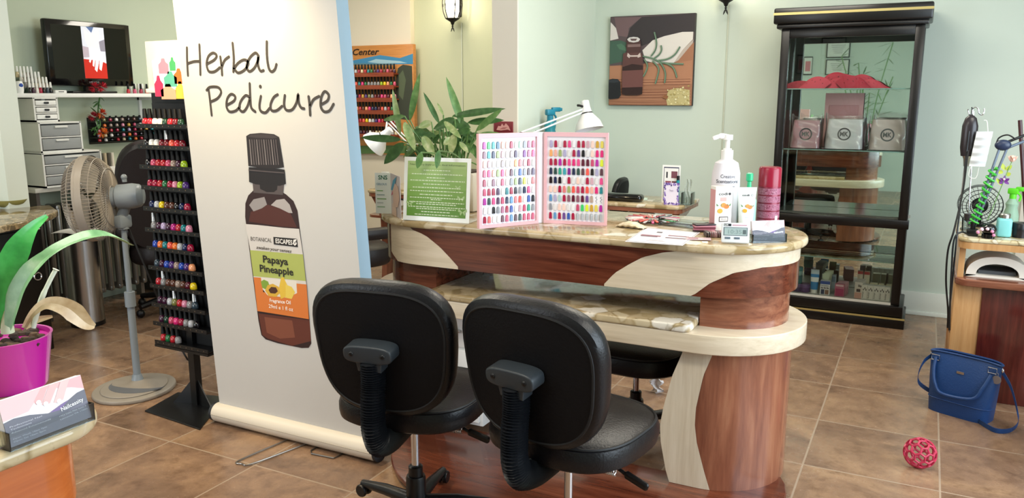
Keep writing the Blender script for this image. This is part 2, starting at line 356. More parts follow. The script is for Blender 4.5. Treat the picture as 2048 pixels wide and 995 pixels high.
# ------------------------------------------------------------------ reception desk
DY = 3.2
def hit_front(px, py, xl, xr, r, yc=DY):
    d = ray(px, py); a, b = 0.0, None; t = 0
    st = 1.0/d.y*.004; t = 2.0/d.y
    for i in range(900):
        p = CAM+d*t
        x = max(xl, min(xr, p.x)); ins = (p.x-x)**2+(p.y-yc)**2 <= r*r
        if ins: break
        t += st
    if p.x > xr: s = xr+r*math.atan2(p.x-xr, yc-p.y)
    elif p.x < xl: s = xl-r*math.atan2(xl-p.x, yc-p.y)
    else: s = p.x
    return s, p.z
def on_front(s, z, xl, xr, r, off=0, yc=DY):
    r2 = r+off
    if s > xr: a = (s-xr)/r; return Vector((xr+r2*math.sin(a), yc-r2*math.cos(a), z))
    if s < xl: a = (xl-s)/r; return Vector((xl-r2*math.sin(a), yc-r2*math.cos(a), z))
    return Vector((s, yc-r2, z))
def interp(P, x):
    P = sorted(P)
    if x <= P[0][0]: return P[0][1]
    for (a, b), (c, d) in zip(P, P[1:]):
        if x <= c: return b+(d-b)*(x-a)/max(c-a, 1e-6)
    return P[-1][1]
desk = thing('reception_desk', 'long oval reception desk in cherry and maple with two stone counters', 'desk', (0, 0, 0))
DW = Vector((-1.2, DY, 0)); desk.location = DW
def dbuild(m, name, mt=None):
    o = m.build(name, mt, desk); o.location = -DW; return o
def cut(P): return [(x, min(y, 3.0+.16*(x > -.6))) for x, y in P]
UL, UR, UZ = -1.945, -.715, 1.015
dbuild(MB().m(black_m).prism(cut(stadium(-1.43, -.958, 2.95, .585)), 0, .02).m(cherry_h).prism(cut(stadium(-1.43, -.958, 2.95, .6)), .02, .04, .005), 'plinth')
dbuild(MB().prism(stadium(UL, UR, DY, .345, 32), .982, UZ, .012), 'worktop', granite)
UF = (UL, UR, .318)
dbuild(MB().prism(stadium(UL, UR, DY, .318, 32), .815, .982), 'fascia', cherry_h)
ZB, ZT = .8155, .9815
def fp(pts, F): return [hit_front(x, y, *F) for x, y in pts]
lb = fp([(736, 456), (763, 481), (784, 502.5), (797, 521)], UF); rb = fp([(820, 456), (850.6, 469), (880.7, 493.5), (902, 516), (917, 533)], UF)
def swoop_z(name, L, Rr, F, z0, z1, mt, n=14, sw=1):
    Lz = [(z, s) for s, z in L]; Rz = [(z, s) for s, z in Rr]; m = MB()
    m.grid(lambda a, b: on_front(interp(Lz, z0+(z1-z0)*a)*(1-b)+interp(Rz, z0+(z1-z0)*a)*b, z0+(z1-z0)*a, *F, .0015), n, 10)
    return dbuild(m, name, mt)
swoop_z('maple_inlay', lb, rb, UF, ZB, ZT, maple_h)
ub = fp([(1209, 567), (1230, 545), (1260, 527), (1286, 513.6), (1327, 504), (1360, 499)], UF); db = fp([(1389.7, 587.6), (1420.7, 565), (1467, 544.7), (1524, 534), (1595, 521)], UF)
s0, s1 = ub[0][0], UR+.318*PI*.62
m = MB(); ub2 = [(s, min(z, ZT)) for s, z in ub]+[(ub[-1][0]+.03, ZT)]; db2 = [(db[0][0]-.001, ZB)]+db+[(s1, db[-1][1]+.012)]
m.grid(lambda a, b: on_front(s0+(s1-s0)*a, max(ZB, interp(db2, s0+(s1-s0)*a) if s0+(s1-s0)*a > db[0][0] else ZB)*(1-b)+interp(ub2, s0+(s1-s0)*a)*b, *UF, .0015), 60, 4)
dbuild(m, 'maple_inlay', maple_h)
LZ0, LZ1 = .605, .68
dbuild(MB().prism(stadium(UL-.02, UR+.01, DY, .352, 32), LZ0, LZ1, .004), 'lower_ring', maple_h)
# drums between the two counters
def dform(xr, r, xflat, yb, n=20):          # D outline: rounded end to +x, flat side at xflat
    return [(xflat, DY-r)]+[(xr+r*math.sin(PI*k/n), DY-r*math.cos(PI*k/n)) for k in range(n+1)]+[(xflat, DY+r)]
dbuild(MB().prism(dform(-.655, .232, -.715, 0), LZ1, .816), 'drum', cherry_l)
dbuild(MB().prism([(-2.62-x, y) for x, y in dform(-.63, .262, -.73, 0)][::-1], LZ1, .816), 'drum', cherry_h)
slab = [(-1.89, 3.5), (-1.89, 2.88)]+[(-1.86, 2.842)]+[(-.75+.03*math.sin(t), 2.872-.03*math.cos(t)) for t in (0, .5, 1, PI/2)]+[(-.72, 3.5)]
dbuild(MB().prism(slab, LZ1, .712, .008), 'lower_worktop', granite)
# right pedestal: rounded cherry end with a curved maple edge panel
PF = (-.9, -.692, .288)
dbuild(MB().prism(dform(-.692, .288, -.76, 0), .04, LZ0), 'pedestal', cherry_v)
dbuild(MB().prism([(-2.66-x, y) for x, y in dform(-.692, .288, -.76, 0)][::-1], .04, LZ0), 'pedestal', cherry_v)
L2 = fp([(1366, 702), (1345, 750), (1327.6, 811), (1320, 850), (1322, 884), (1332, 940), (1346, 987)], (-1.6, -.692, .29)); R2 = fp([(1426, 706), (1407, 750), (1392, 816), (1390, 850), (1394, 884), (1408, 940), (1423, 992)], (-1.6, -.692, .29))
Lz = [(z, s) for s, z in L2]; Rz = [(z, s) for s, z in R2]; m = MB()
def wh(a, b, off): z = .041+(LZ0-.041)*a; return on_front(interp(Lz, z)*(1-b)+interp(Rz, z)*b, z, -1.6, -.692, .288, off)
m.grid(lambda a, b: wh(a, b, .003), 24, 8); m.grid(lambda a, b: wh(a, b, -.03), 24, 8); m.grid(lambda a, b: wh(a, 0, .003-.033*b), 24, 1)
dbuild(m, 'maple_panel', maple_v)
# white drawers under the left end
o = dbuild(MB().m(white).bx(-2.0, -1.69, 3.0, 3.46, .06, .6, .004), 'drawer_unit', white)
for k in range(3):
    d = MB().bx(-1.985, -1.705, 2.985, 3.0, .08+k*.175, .24+k*.175, .003).build('drawer', white, o)
    MB().bx(-1.9, -1.79, 2.965, 2.985, .15+k*.175, .162+k*.175, .003).build('handle', steel, d)
# ------------------------------------------------------------------ task chairs
def superell(a, b, n, k=48, top=1.0):
    P = []
    for i in range(k):
        t = 2*PI*i/k; c, s_ = math.cos(t), math.sin(t)
        x = a*math.copysign(abs(c)**(2/n), c); y = b*math.copysign(abs(s_)**(2/n), s_)
        P.append((x, y))
    return P
def cushion(m, a, b, th, n, M, bow=0, dome=.3, taper=0):
    """rounded slab in local xy, z up (front face z=th)"""
    rings = [(.0, 0), (.6, 0), (.93, 0), (.985, .12), (1, .35), (1, .6), (.975, .85), (.9, .97), (.6, 1.0+dome*.6), (0, 1+dome)]
    P = superell(a, b, n); K = len(P); prev = None
    for f_, h in rings:
        if f_ == 0: cur = [m.v(M @ Vector((0, 0, th*h)))]
        else: cur = [m.v(M @ Vector((x*f_*(1+taper*y/b), y*f_, th*h+bow*((x*f_)/a)**2))) for x, y in P]
        if prev:
            for k in range(K):
                k2 = (k+1) % K
                if len(prev) == 1: m.f([prev[0], cur[k2], cur[k]])
                elif len(cur) == 1: m.f([prev[k], prev[k2], cur[0]])
                else: m.f([prev[k], prev[k2], cur[k2], cur[k]])
        prev = cur
    return m
KC = leather('black_backing', '#08080b', .6, .2)
def task_chair(name, label, loc, rotz, group=None, back=True, cat='chair', U=.055):
    """local +y is the way the sitter faces; origin on the floor under the gas post"""
    t = thing(name, label, cat, loc, rotz, group)
    m = cushion(MB(), .255, .245, .085, 2.9, xf((0, .03, .395+U)), 0, .12)
    st = m.build('seat', blk_leather, t)
    m = MB(); P = [(x*.97, y*.97) for x, y in superell(.25, .24, 2.9, 60)]
    m.tube([(x, y+.03, .472+U) for x, y in P], .005, 6, True); m.build('piping', black_m, st)
    if back:
        tilt = R(78); MBk = xf((0, -.285, .735), (tilt, 0, PI))
        # back: shell facing -y is flat cloth, cushion on the sitter's side
        Mb = xf((0, -.262, .69+U), (R(-82), 0, 0))
        m = cushion(MB(), .248, .231, .078, 3.0, Mb @ xf((0, 0, 0), (0, 0, 0)), .03, .25, -.07)
        bk = m.build('backrest', blk_leather, t)
        P = [(x*.93*(1-.07*y/.222), y*.93) for x, y in superell(.241, .222, 3.0, 60)]
        m = MB(); ctr = m.v(Mb @ Vector((0, 0, -.004))); vs = [m.v(Mb @ Vector((x, y, -.003+.03*(x/.248)**2))) for x, y in P]; v2 = [m.v(Mb @ Vector((x*.6, y*.6, -.005+.03*(x*.6/.248)**2))) for x, y in P]
        for k in range(60): m.f([vs[k], vs[k-1], v2[k-1], v2[k]]); m.f([v2[k], v2[k-1], ctr])
        m.build('back_panel', KC, bk)
        m = MB(); m.tube([Mb @ Vector((x, y, -.002+.03*(x/.248)**2)) for x, y in P], .0045, 6, True); m.build('piping', black_m, bk)
        # bracket screwed on the back panel
        m = MB(); Mk = Mb @ xf((0, -.02, -.034), (0, 0, PI))
        m.prism(superell(.084, .03, 3.4, 32), -.034, .03, .006, Mk); m.prism([(-.04, -.06), (.04, -.06), (.05, 0), (-.05, 0)], -.028, .024, .004, Mk)
        br_o = m.build('bracket', mat('#2b3136', .45), t)
        for sx in (-.055, .055):
            MB().sphere(Mk @ Vector((sx, .002, -.035)), .008, 10, 6, (1, .4, 1)).build('screw', black, br_o)
        # ribbed bellows down to under the seat
        path = cv([Mb @ Vector((0, .012, -.034)), Mb @ Vector((0, .08, -.042)), (0, -.3, .55+U), (0, -.302, .5+U), (0, -.3, .445+U), (0, -.27, .388+U), (0, -.19, .366+U), (0, -.1, .37+U), (0, -.05, .375+U)], 12)
        pts = []; rad = []
        L = [0]
        for a, b in zip(path, path[1:]): L.append(L[-1]+(b-a).length)
        n = 62
        for i in range(n*3):
            s = L[-1]*i/(n*3-1); k = max(j for j in range(len(L)) if L[j] <= s+1e-9); k = min(k, len(path)-2)
            q = path[k].lerp(path[k+1], (s-L[k])/max(L[k+1]-L[k], 1e-9)); pts.append(q); rad.append((.033, .0385, .033)[i % 3]*(1 if i % 3 else .93))
        m = MB(); m.tube(pts, rad, 12, flat=1.25); m.build('bellows_spine', mat('#17191d', .32), t, sharp=20)
    m = MB(); m.box((0, .0, .377+U), (.17, .2, .03), .008); m.box((0, .02, .36+U), (.1, .14, .03), .008); m.build('seat_plate', black, t)
    m = MB(); m.m(black).tube(cv([(.08, .0, .37+U), (.17, .0, .355+U), (.21, .0, .34+U)]), .006, 8); m.tube(cv([(.205, 0, .342+U), (.25, 0, .328+U), (.285, 0, .318+U)]), [.008]+[.014]*10+[.013, .008], 10, flat=.6)
    m.build('lever', None, t)
    m = MB(); sp = [(.13+.075*i/90, -.06+.013*math.cos(i*.75), .372+U+.013*math.sin(i*.75)) for i in range(91)]; m.tube(sp, .0022, 5); m.build('tension_spring', steel, t)
    m = MB().m(chrome).cyl((0, 0, 0), .0145, .2, .375+U, 20); m.build('gas_post', None, t)
    m = MB().m(black).lathe([(0, .07), (.036, .07), (.036, .19), (.033, .2), (.026, .2), (.026, .235), (.02, .24), (0, .24)], seg=24); hb = m.build('post_cover', None, t)
    for k in range(5):
        a = 2*PI*k/5+R(20); ca, sa = math.cos(a), math.sin(a)
        m = MB(); m.tube([(.02*ca, .02*sa, .1), (.15*ca, .15*sa, .1), (.27*ca, .27*sa, .09)], [.026, .022, .015], 10)
        lg = m.build('leg', black, t)
        m = MB(); x, y = .265*ca, .265*sa
        up = .042 if y > .04 else 0; y0 = y
        m.rod((x, y, .085), (x, y, .05), .007)
        for sgn in (-1, 1):
            m.lathe([(0, -.008), (.022, -.008), (.025, -.004), (.025, .004), (.022, .008), (0, .008)], (x-sa*.014*sgn, y+ca*.014*sgn, .025+up), 16, (PI/2, 0, a))
        m.sphere((x, y, .036+up), .02, 12, 8, (1, 1, .8)); m.build('caster', black, lg)
    return t
c1 = task_chair('task_chair', 'black task chair before the desk, nearer the herbal banner', (-1.54, 2.235, 0), R(9), 'task chairs at the desk')
c2 = dup(c1, (-.945, 2.245, 0), R(-9), 'black task chair before the desk, by the curved maple panel')
cb = onz(1275, 735, .46)
c3 = task_chair('salon_stool', 'backless black salon stool pushed under the far side of the desk', (-1.07, 3.31, 0), R(176), None, False, 'stool', 0)
# ------------------------------------------------------------------ roll-up banner
BY = 2.6
t = thing('banner_stand', 'tall white roll-up banner reading Herbal Pedicure with an oil bottle picture', 'banner', (-2.46, BY, 0))
BO = Vector((-2.46, BY, 0))
def bmp(u, w, off=0): return Vector((u, BY-off, w))-BO
def bp(x, y): p = ony(x, y, BY); return Vector((p.x, p.z))
def c6(x, y): return bp(340+x/2.4875, y/2.4875)
def c7(x, y): return bp(440+x/2.0735, 240+y/2.0735)
def bl(z): return -2.92-.058*(z-.07), -2.0-.0625*(z-.07)
m = MB(); zt = 2.1; l0, r0 = bl(.07); l1, r1 = bl(zt)
m.m(mat('#c1bfbc', .5)).grid(lambda a, b: Vector((l0+(l1-l0)*b, 0, .07+(zt-.07)*b)).lerp(Vector((r0+(r1-r0)*b, 0, .07+(zt-.07)*b)), a)-Vector((-2.46, 0, 0)), 6, 8)
edge = mat('#8aa3b3', .5)  # curled margin of the sheet, with blue daylight put into its colour
m.m(edge).grid(lambda a, b: Vector((r0+(r1-r0)*b+.034*a, .012*a*a+.02*a, .07+(zt-.07)*b))-Vector((-2.46, 0, 0)), 3, 8)
m.m(mat('#c9c7c3', .6)).grid(lambda a, b: Vector((l0+(l1-l0)*b, .004, .07+(zt-.07)*b)).lerp(Vector((r0+(r1-r0)*b, .004, .07+(zt-.07)*b)), a)-Vector((-2.46, 0, 0)), 1, 1)
bs = m.build('banner_sheet', None, t)
m = MB().m(mat('#d3cabb', .4)).tube([(-2.46-.475+2.46-0, 0, .048), (.475, 0, .048)], .046, 24); m.m(mat('#b3aa9c', .4)).bx(-.475, .475, -.0475, -.044, .05, .0515)
base = m.build('base_tube', None, t)
for sx in (-1, 1): MB().m(charcoal).tube([(sx*.476, 0, .048), (sx*.49, 0, .048)], .047, 24).build('end_cap', charcoal, base)
MB().rod((-.3, .05, .05), (-.42, .05, 2.08), .008, 8).build('support_pole', steel, t)
m = MB(); m.bx(l1+2.46, r1+2.46, -.012, .012, zt-.01, zt+.015, .004); m.build('top_rail', steel, t)
ft = [onz(707/1*1, 910), ]
pA, pB, pC, pD = onz(566, 882, .006), onz(478, 920, .006), onz(505, 926, .006), onz(595, 893, .006)
mid = (pB+pC)/2+(pB-pA).normalized()*.02
m = MB(); m.tube([p-BO for p in cv([pA+(pA-pB)*.3, pA, pB, mid, pC, pD, pD+(pD-pC)*.3], 6)], .0035, 8); m.build('wire_foot', mat('#8f8983', .3, 1), t)
pA, pB, pC, pD = onz(622, 900, .005), onz(623, 906, .005), onz(668, 915, .005), onz(676, 911, .005)
m = MB(); m.tube([p-BO for p in (pA+Vector((0, .04, 0)), pA, pB, pC, pD, pD+Vector((0, .05, 0)))], .0035, 8); m.build('wire_foot', mat('#6f6963', .4, 1), t)
ink = mat('#3a342f', .55); m = MB().m(ink)
HW = [[(85, 237), (86, 300), (90, 374)], [(147, 222), (150, 290), (152, 370)], [(88, 316), (120, 306), (150, 305)],
 [(184, 318), (220, 298), (233, 276), (215, 263), (192, 280), (183, 318), (194, 354), (222, 356), (248, 336)],
 [(251, 282), (257, 330), (260, 372)], [(258, 335), (272, 300), (294, 282)],
 [(312, 214), (318, 290), (316, 356)], [(318, 338), (340, 362), (374, 345), (390, 312), (370, 297), (340, 313), (318, 342)],
 [(440, 276), (425, 263), (398, 287), (382, 328), (395, 355), (420, 338), (438, 300), (440, 276), (438, 320), (450, 352), (466, 350)],
 [(482, 207), (483, 280), (492, 338), (506, 356), (522, 345), (530, 320)],
 [(183, 448), (200, 433), (240, 434), (255, 458), (238, 488), (205, 505)], [(192, 438), (200, 500), (208, 572)],
 [(284, 522), (318, 502), (325, 480), (305, 468), (286, 490), (282, 530), (298, 555), (328, 550), (348, 530)],
 [(395, 482), (376, 475), (352, 505), (346, 540), (365, 555), (386, 528), (397, 490)], [(397, 415), (400, 490), (405, 535), (425, 555)],
 [(453, 478), (446, 520), (451, 550), (475, 560), (496, 538)], [(536, 470), (516, 485), (501, 520), (506, 548), (530, 550), (558, 528)],
 [(572, 474), (568, 520), (580, 547), (608, 545), (630, 510), (638, 468), (641, 510), (653, 535), (668, 540)],
 [(690, 480), (695, 520), (698, 572)], [(696, 532), (714, 496), (742, 479)],
 [(752, 520), (784, 500), (790, 472), (770, 455), (753, 485), (751, 530), (768, 555), (794, 550), (814, 518)]]
for s_ in HW: m.stroke([c6(*p) for p in s_], (.0122), bmp, .0012)
p = c6(450, 430); m.disc(p.x, p.y, .008, .008, bmp, .0012, 14)
m.build('lettering', None, bs)
# printed bottle: flat colour shapes on the sheet, layered a hair apart
m = MB(); LY = [0]
def pp(col, pts, rough=.5):
    LY[0] += 1; m.m(mat(col, rough)); m.p2([c7(*q) for q in pts], bmp, .001+.0001*LY[0])
pp('#2a1312', [(140, 290), (118, 312), (106, 345), (105, 400), (110, 440), (160, 830), (172, 890), (190, 908), (240, 924), (340, 944), (368, 943), (379, 925), (372, 830), (345, 560), (330, 440), (322, 375), (305, 335), (275, 308), (262, 300)])
pp('#4a2119', [(120, 420), (128, 380), (200, 350), (290, 380), (318, 440), (318, 445), (250, 440)])
pp('#5d2c1f', [(160, 800), (372, 828), (378, 915), (300, 935), (200, 905), (176, 890)])
pp('#7a4431', [(185, 815), (300, 830), (312, 900), (250, 905), (195, 880)])
pp('#8d8787', [(122, 352), (140, 328), (185, 318), (196, 350), (175, 365), (140, 378)])
pp('#a39c9b', [(212, 352), (235, 330), (268, 326), (290, 350), (302, 385), (286, 384), (250, 366)])
pp('#4f4646', [(136, 258), (140, 300), (262, 310), (266, 265)])
pp('#1b1414', [(165, 262), (168, 285), (195, 298), (225, 298), (238, 288), (240, 265)])
pp('#191314', [(120, 195), (122, 256), (150, 266), (250, 272), (274, 264), (269, 205), (200, 196)])
pp('#211a1b', [(110, 66), (125, 57), (170, 53), (225, 58), (246, 70), (266, 195), (240, 200), (160, 196), (119, 190)])
pp('#3a3233', [(113, 68), (130, 60), (175, 57), (225, 62), (243, 72), (220, 76), (150, 73)])
for k in range(12): pp('#5f5657' if k % 3 else '#817878', [(122+k*10, 80), (125+k*10, 80), (135+k*10.2, 185), (131+k*10.2, 185)])
pp('#4d4445', [(120, 204), (190, 210), (268, 216), (268, 221), (190, 215), (121, 209)])
pp('#c9c4c0', [(108, 430), (160, 434), (270, 446), (330, 450), (346, 556), (128, 538)])
pp('#a5ae5c', [(127, 538), (346, 556), (358, 666), (141, 646)])
pp('#ccc6c0', [(141, 646), (358, 666), (361, 684), (143, 662)])
pp('#cf7433', [(142, 650), (172, 652), (182, 712), (322, 716), (319, 676), (361, 680), (371, 824), (158, 790)])
pp('#d9d3c8', [(172, 652), (319, 666), (322, 716), (280, 735), (200, 725), (180, 700)])
pp('#7b9a3a', [(172, 668), (185, 660), (202, 668), (210, 690), (195, 702), (178, 694)])
pp('#d8b440', [(246, 700), (256, 652), (266, 650), (285, 690), (280, 730), (255, 740)]); pp('#dcc154', [(275, 680), (300, 690), (314, 712), (300, 740), (275, 735)])
pp('#cfa43a', [(190, 705), (200, 683), (222, 677), (246, 690), (252, 715), (235, 732), (205, 728)]); pp('#4a2a1a', [(204, 703), (215, 690), (235, 692), (243, 708), (232, 718), (212, 716)])
pp('#1c1817', [(224, 483), (322, 491), (326, 526), (226, 514)])
def tx(body, a, b, h, col, **kw):
    LY[0] += 1; m.m(mat(col, .55)); A, B = c7(*a), c7(*b); m.textfit(body, A, B, h/2.0735/432, bmp, .0012+.0001*LY[0], **kw)
tx('BOTANICAL', (131, 498), (218, 506), 16, '#4a4543'); tx('ESCAPES', (234, 508), (304, 516), 18, '#e6e2de', bold=.02)
tx('awaken·your·senses', (154, 532), (300, 549), 13, '#3a3532', shear=.35, bold=.01)
tx('Papaya', (182, 588), (286, 600), 28, '#25221c', bold=.025); tx('Pineapple', (169, 626), (308, 643), 28, '#25221c', bold=.025)
tx('Fragrance Oil', (210, 752), (297, 762), 14, '#f3e9dd', bold=.02); tx('29ml e 1 fl oz', (206, 776), (307, 791), 15, '#f3e9dd', bold=.01)
pp('#e6e2de', [(306, 512), (308, 495), (322, 492), (318, 502), (322, 512), (314, 520)]); pp('#1c1817', [(312, 507), (318, 497), (316, 508), (313, 515)])
m.build('bottle_picture', None, bs)
# ------------------------------------------------------------------ nail polish bottles
POL = dict(red='#b3202c', crimson='#a0163a', dark_red='#6d1420', white='#e9e4dd', dark_green='#1c3a2a', green='#1f6b3c', lime='#9ab81f', pink='#d886a0', hot_pink='#dd2f78', rose='#c64a6a', coral='#ea5a48', orange='#e8722a', peach='#f0a070', yellow='#e8c814', navy='#1b2550', blue='#2746a8', purple='#4a2a72', plum='#3f1a33', teal='#167a80', grey='#8f8c8c', silver='#b9b9bd', taupe='#9a8478', brown='#5a3428', black='#141014', slate='#34424e', olive='#7c7a40', lilac='#b8a2c4', wine='#561428', magenta='#b0207a', gold='#c79a3a', sand='#d3c09a', lavender='#a9a0c8', mint='#a5d3c0', sky='#4f8fc4')
def polmat(c): return mat(POL[c], .12, 0, .5, 0, .6)
def make_bottle(name, h=.082, w=.0155, cap_h=.042, capmat=None, seg=12, cap_r=.0075):
    """round polish bottle with a tapered cap; thing > cap; glass slot is set per object"""
    bh = h-cap_h
    b = MB().m(polmat('red')).lathe([(0, 0), (w*.88, 0), (w, bh*.08), (w*1.0, bh*.5), (w*.82, bh*.82), (w*.45, bh*.98), (w*.42, bh)], seg=seg)
    o = b.build(name)
    c = MB().m(capmat or black_cap).lathe([(0, bh*.97), (cap_r*1.12, bh*.97), (cap_r*1.1, bh+cap_h*.1), (cap_r*.85, h-.001), (cap_r*.75, h), (0, h)], seg=seg).build('cap', None, o)
    return o, c
def place_bottle(src, M, col, label, group):
    o = src[0].copy(); COL.objects.link(o); o.matrix_world = M
    o.material_slots[0].link = 'OBJECT'; o.material_slots[0].material = polmat(col)
    c = src[1].copy(); COL.objects.link(c); c.parent = o
    return tag(o, label, 'bottle', group)
b_blk = make_bottle('polish_bottle', .08, .0162, .0435, cap_r=.0105); b_sil = make_bottle('polish_bottle', .08, .0162, .0435, cap_r=.0105, capmat=mat('#b5b5b8', .25, .8)); b_wht = make_bottle('polish_bottle', .075, .012, .036, white, 10, .0075); b_sml = make_bottle('polish_bottle', .072, .013, .038, None, 10, .008)
PROTO = [b_blk, b_sil, b_wht, b_sml]
def wd(c): return c.replace('_', ' ')
# ------------------------------------------------------------------ black bottle rack
RX0, RX1, RY0, RY1 = -3.372, -3.0, 2.66, 2.88
t = thing('polish_rack', 'black wire polish rack on a square plate beside the banner, full of bottles', 'rack', ((RX0+RX1)/2, 2.77, 0)); RO = Vector(((RX0+RX1)/2, 2.77, 0))
def rb(m, name, mt=None, par=t): o = m.build(name, mt, par); o.location = -RO if par is t else (0, 0, 0); return o
q = [onz(290, 823), onz(400, 860), onz(452, 795), onz(356, 786)]
rb(MB().prism([(p.x, p.y+.0) for p in q], 0, .008, .002), 'base_plate', black)
pc = (q[0]+q[1]+q[2]+q[3])/4; pc = Vector((-3.19, 2.70, 0))
rb(MB().bx(pc.x-.02, pc.x+.02, pc.y-.02, pc.y+.02, .008, .4), 'post', black)
for a in (R(200), R(-10)):
    d = Vector((math.cos(a), math.sin(a), 0))*.13; n = Vector((-d.y, d.x, 0)).normalized()*.003
    m = MB(); A = [pc+Vector((0, 0, .008)), pc+d+Vector((0, 0, .008)), pc+Vector((0, 0, .16))]
    f1 = [m.v(p+n) for p in A]; f2 = [m.v(p-n) for p in A]; m.f(f1); m.f(f2[::-1])
    for i in range(3): m.f([f1[i], f2[i], f2[(i+1) % 3], f1[(i+1) % 3]])
    rb(m, 'gusset', black)
ROWY = [253, 295, 335, 376, 418, 460, 497, 535, 571, 608, 645, 682]
ZR = [ony(300+i*1.4, y, RY0-.02).z for i, y in enumerate(ROWY)]
m = MB(); m.bx(RX0+.02, RX1-.004, RY0+.045, RY1, ZR[-1], ZR[0]+.11); rb(m, 'back_box', black_m)
m = MB()
nr = 30
for k in range(nr):
    z = ZR[-1]+.02+(ZR[0]+.07-ZR[-1])*k/nr
    m.box((RX1, (RY0+RY1)/2+.01, z), (.012, RY1-RY0-.02, .007), 0, (R(-8), 0, 0))
rb(m, 'ribbed_side', black_g)
for i, z in enumerate(ZR):
    m = MB().m(black).bx(RX0, RX1, RY0-.035, RY0+.05, z-.006, z).bx(RX0, RX1, RY0-.038, RY0-.034, z-.006, z+.014)
    m.m(mat('#6b5a4a', .4))
    for k in range(9): m.box((RX0+.025+k*.04, RY0-.0385, z+.004), (.004, .002, .004))
    rb(m, 'shelf')
m = MB(); m.bx(RX0, RX1, RY0-.04, RY1, ZR[-1]-.02, ZR[-1]-.008); rb(m, 'bottom_tray', black)
# picture sign on top of the rack
sg = [ony(300, 119, 2.7), ony(308, 196, 2.7)]
m = MB().m(black_m).bx(-3.38, -3.0, 2.73, 2.76, 1.45, 1.8)
m.m(mat('#e9e4d8', .4)).bx(-3.335, -2.93, 2.68, 2.73, 1.575, 1.80, .004).bx(-3.33, -2.93, 2.66, 2.73, 1.56, 1.58, .003)
sgn = rb(m, 'sign_board'); m = MB()
def smp(u, w, off=0): return Vector((u, 2.659-off, w))
def sp(x, y): p = ony(x, y, 2.659); return Vector((p.x, p.z))
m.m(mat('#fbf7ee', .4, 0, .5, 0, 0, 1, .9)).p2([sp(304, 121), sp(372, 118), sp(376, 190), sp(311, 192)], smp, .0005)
for col, x, y, w_, h_ in (('#d8325c', 318, 172, 13, 22), ('#e88ca0', 327, 132, 15, 16), ('#4aa868', 345, 128, 9, 14), ('#5db39a', 341, 158, 19, 16), ('#f0a888', 337, 183, 22, 16), ('#e8702c', 358, 152, 14, 16), ('#eac04a', 361, 180, 14, 18)):
    A = sp(x, y); k = 1/432*1.9
    m.m(mat(col, .4)).p2([(A.x+a*w_/2*k, A.y+b*h_/2*k) for a, b in ((-1, -1), (1, -1), (1.05, .2), (.5, .55), (.3, 1), (-.3, 1), (-.5, .55), (-1.05, .2))], smp, .001)
m.build('picture', None, sgn)
RC = ['red red white white dark_green red dark_red dark_green', 'black white white dark_red dark_red coral red dark_red', 'black rose red red rose taupe plum lime', 'crimson crimson red green crimson pink lime purple', 'navy silver yellow brown brown black navy crimson', 'grey plum lilac plum magenta red teal pink', 'blue orange teal coral orange silver navy crimson', 'slate plum blue purple taupe blue purple peach', 'red grey brown brown taupe brown wine yellow', 'plum plum silver olive red pink grey slate', 'plum dark_green rose hot_pink crimson grey silver black', 'red green red grey']
SILC = {(1, 4), (5, 0), (9, 3), (9, 7), (8, 1)}
for i, row in enumerate(RC):
    for k, c in enumerate(row.split()):
        x = RX0+.028+k*.0345; n = ORD[i]
        nm = 'top' if i == 0 else 'bottom' if i == len(RC)-1 else ORD[i]
        M = Matrix.Translation((x, RY0-.004, ZR[i]+.0045)) @ Euler((R(-6), R(-9), 0)).to_matrix().to_4x4()
        place_bottle(b_sil if (i, k) in SILC else b_blk, M, c, '%s polish bottle, %s from left on the %s shelf of the black rack' % (wd(c), ORD[k], nm), 'polish bottles on the black rack')
# ------------------------------------------------------------------ pedestal fan
fb = onz(276, 768); FO = Vector((fb.x, fb.y, 0))
t = thing('pedestal_fan', 'grey plastic pedestal fan on an oval foot, turned away to the left', 'fan', FO)
gf = mat('#8b8379', .4); gb = mat('#7c8690', .35)
bc = onz(270, 780)-FO
Mf = xf((bc.x, bc.y, 0), (0, 0, R(20)))
m = MB(); m.prism([(.2*math.cos(a), .22*math.sin(a)) for a in [2*PI*k/40 for k in range(40)]], 0, .022, .008, Mf); m.prism([(.16*math.cos(a), .18*math.sin(a)) for a in [2*PI*k/40 for k in range(40)]], .02, .03, .006, Mf)
fbs = m.build('foot', gf, t)
m = MB(); cr = [(.15*math.cos(a), .12*math.sin(a)) for a in [PI+PI*k/16 for k in range(17)]]+[(.15*math.cos(a), .05*math.sin(a)) for a in [2*PI-PI*k/16 for k in range(17)]][1:-1]
m.prism([(x+.02, y+.0) for x, y in cr], .028, .032, 0, Mf); m.build('foot_recess', mat('#5f6166', .4), fbs)
m = MB().m(gb).cyl((0, 0, 0), .019, .02, .5).cyl((0, 0, 0), .014, .5, .9); m.cyl((0, 0, 0), .027, .44, .52).cyl((0, 0, 0), .034, .02, .06, r2=.022); m.build('pole', None, t)
hc = Vector((.0, 0, 1.03)); ax = Vector((.80, .60, .05)).normalized(); e1 = Vector((0, 0, 1)); e2 = ax.cross(e1).normalized(); e1 = e2.cross(ax).normalized()
gc = hc-ax*.14
def gp(r, a, d): return gc+(e1*math.cos(a)+e2*math.sin(a))*r+ax*d
m = MB()
for r_, d in ((.215, 0), (.215, .012), (.216, -.014)): m.tube([gp(r_, 2*PI*k/48, d) for k in range(48)], .008, 6, True)
m.grid(lambda a, b: gp(.222, 2*PI*a, -.022+.044*b), 48, 1, True)
m.build('grille_rim', gf, t)
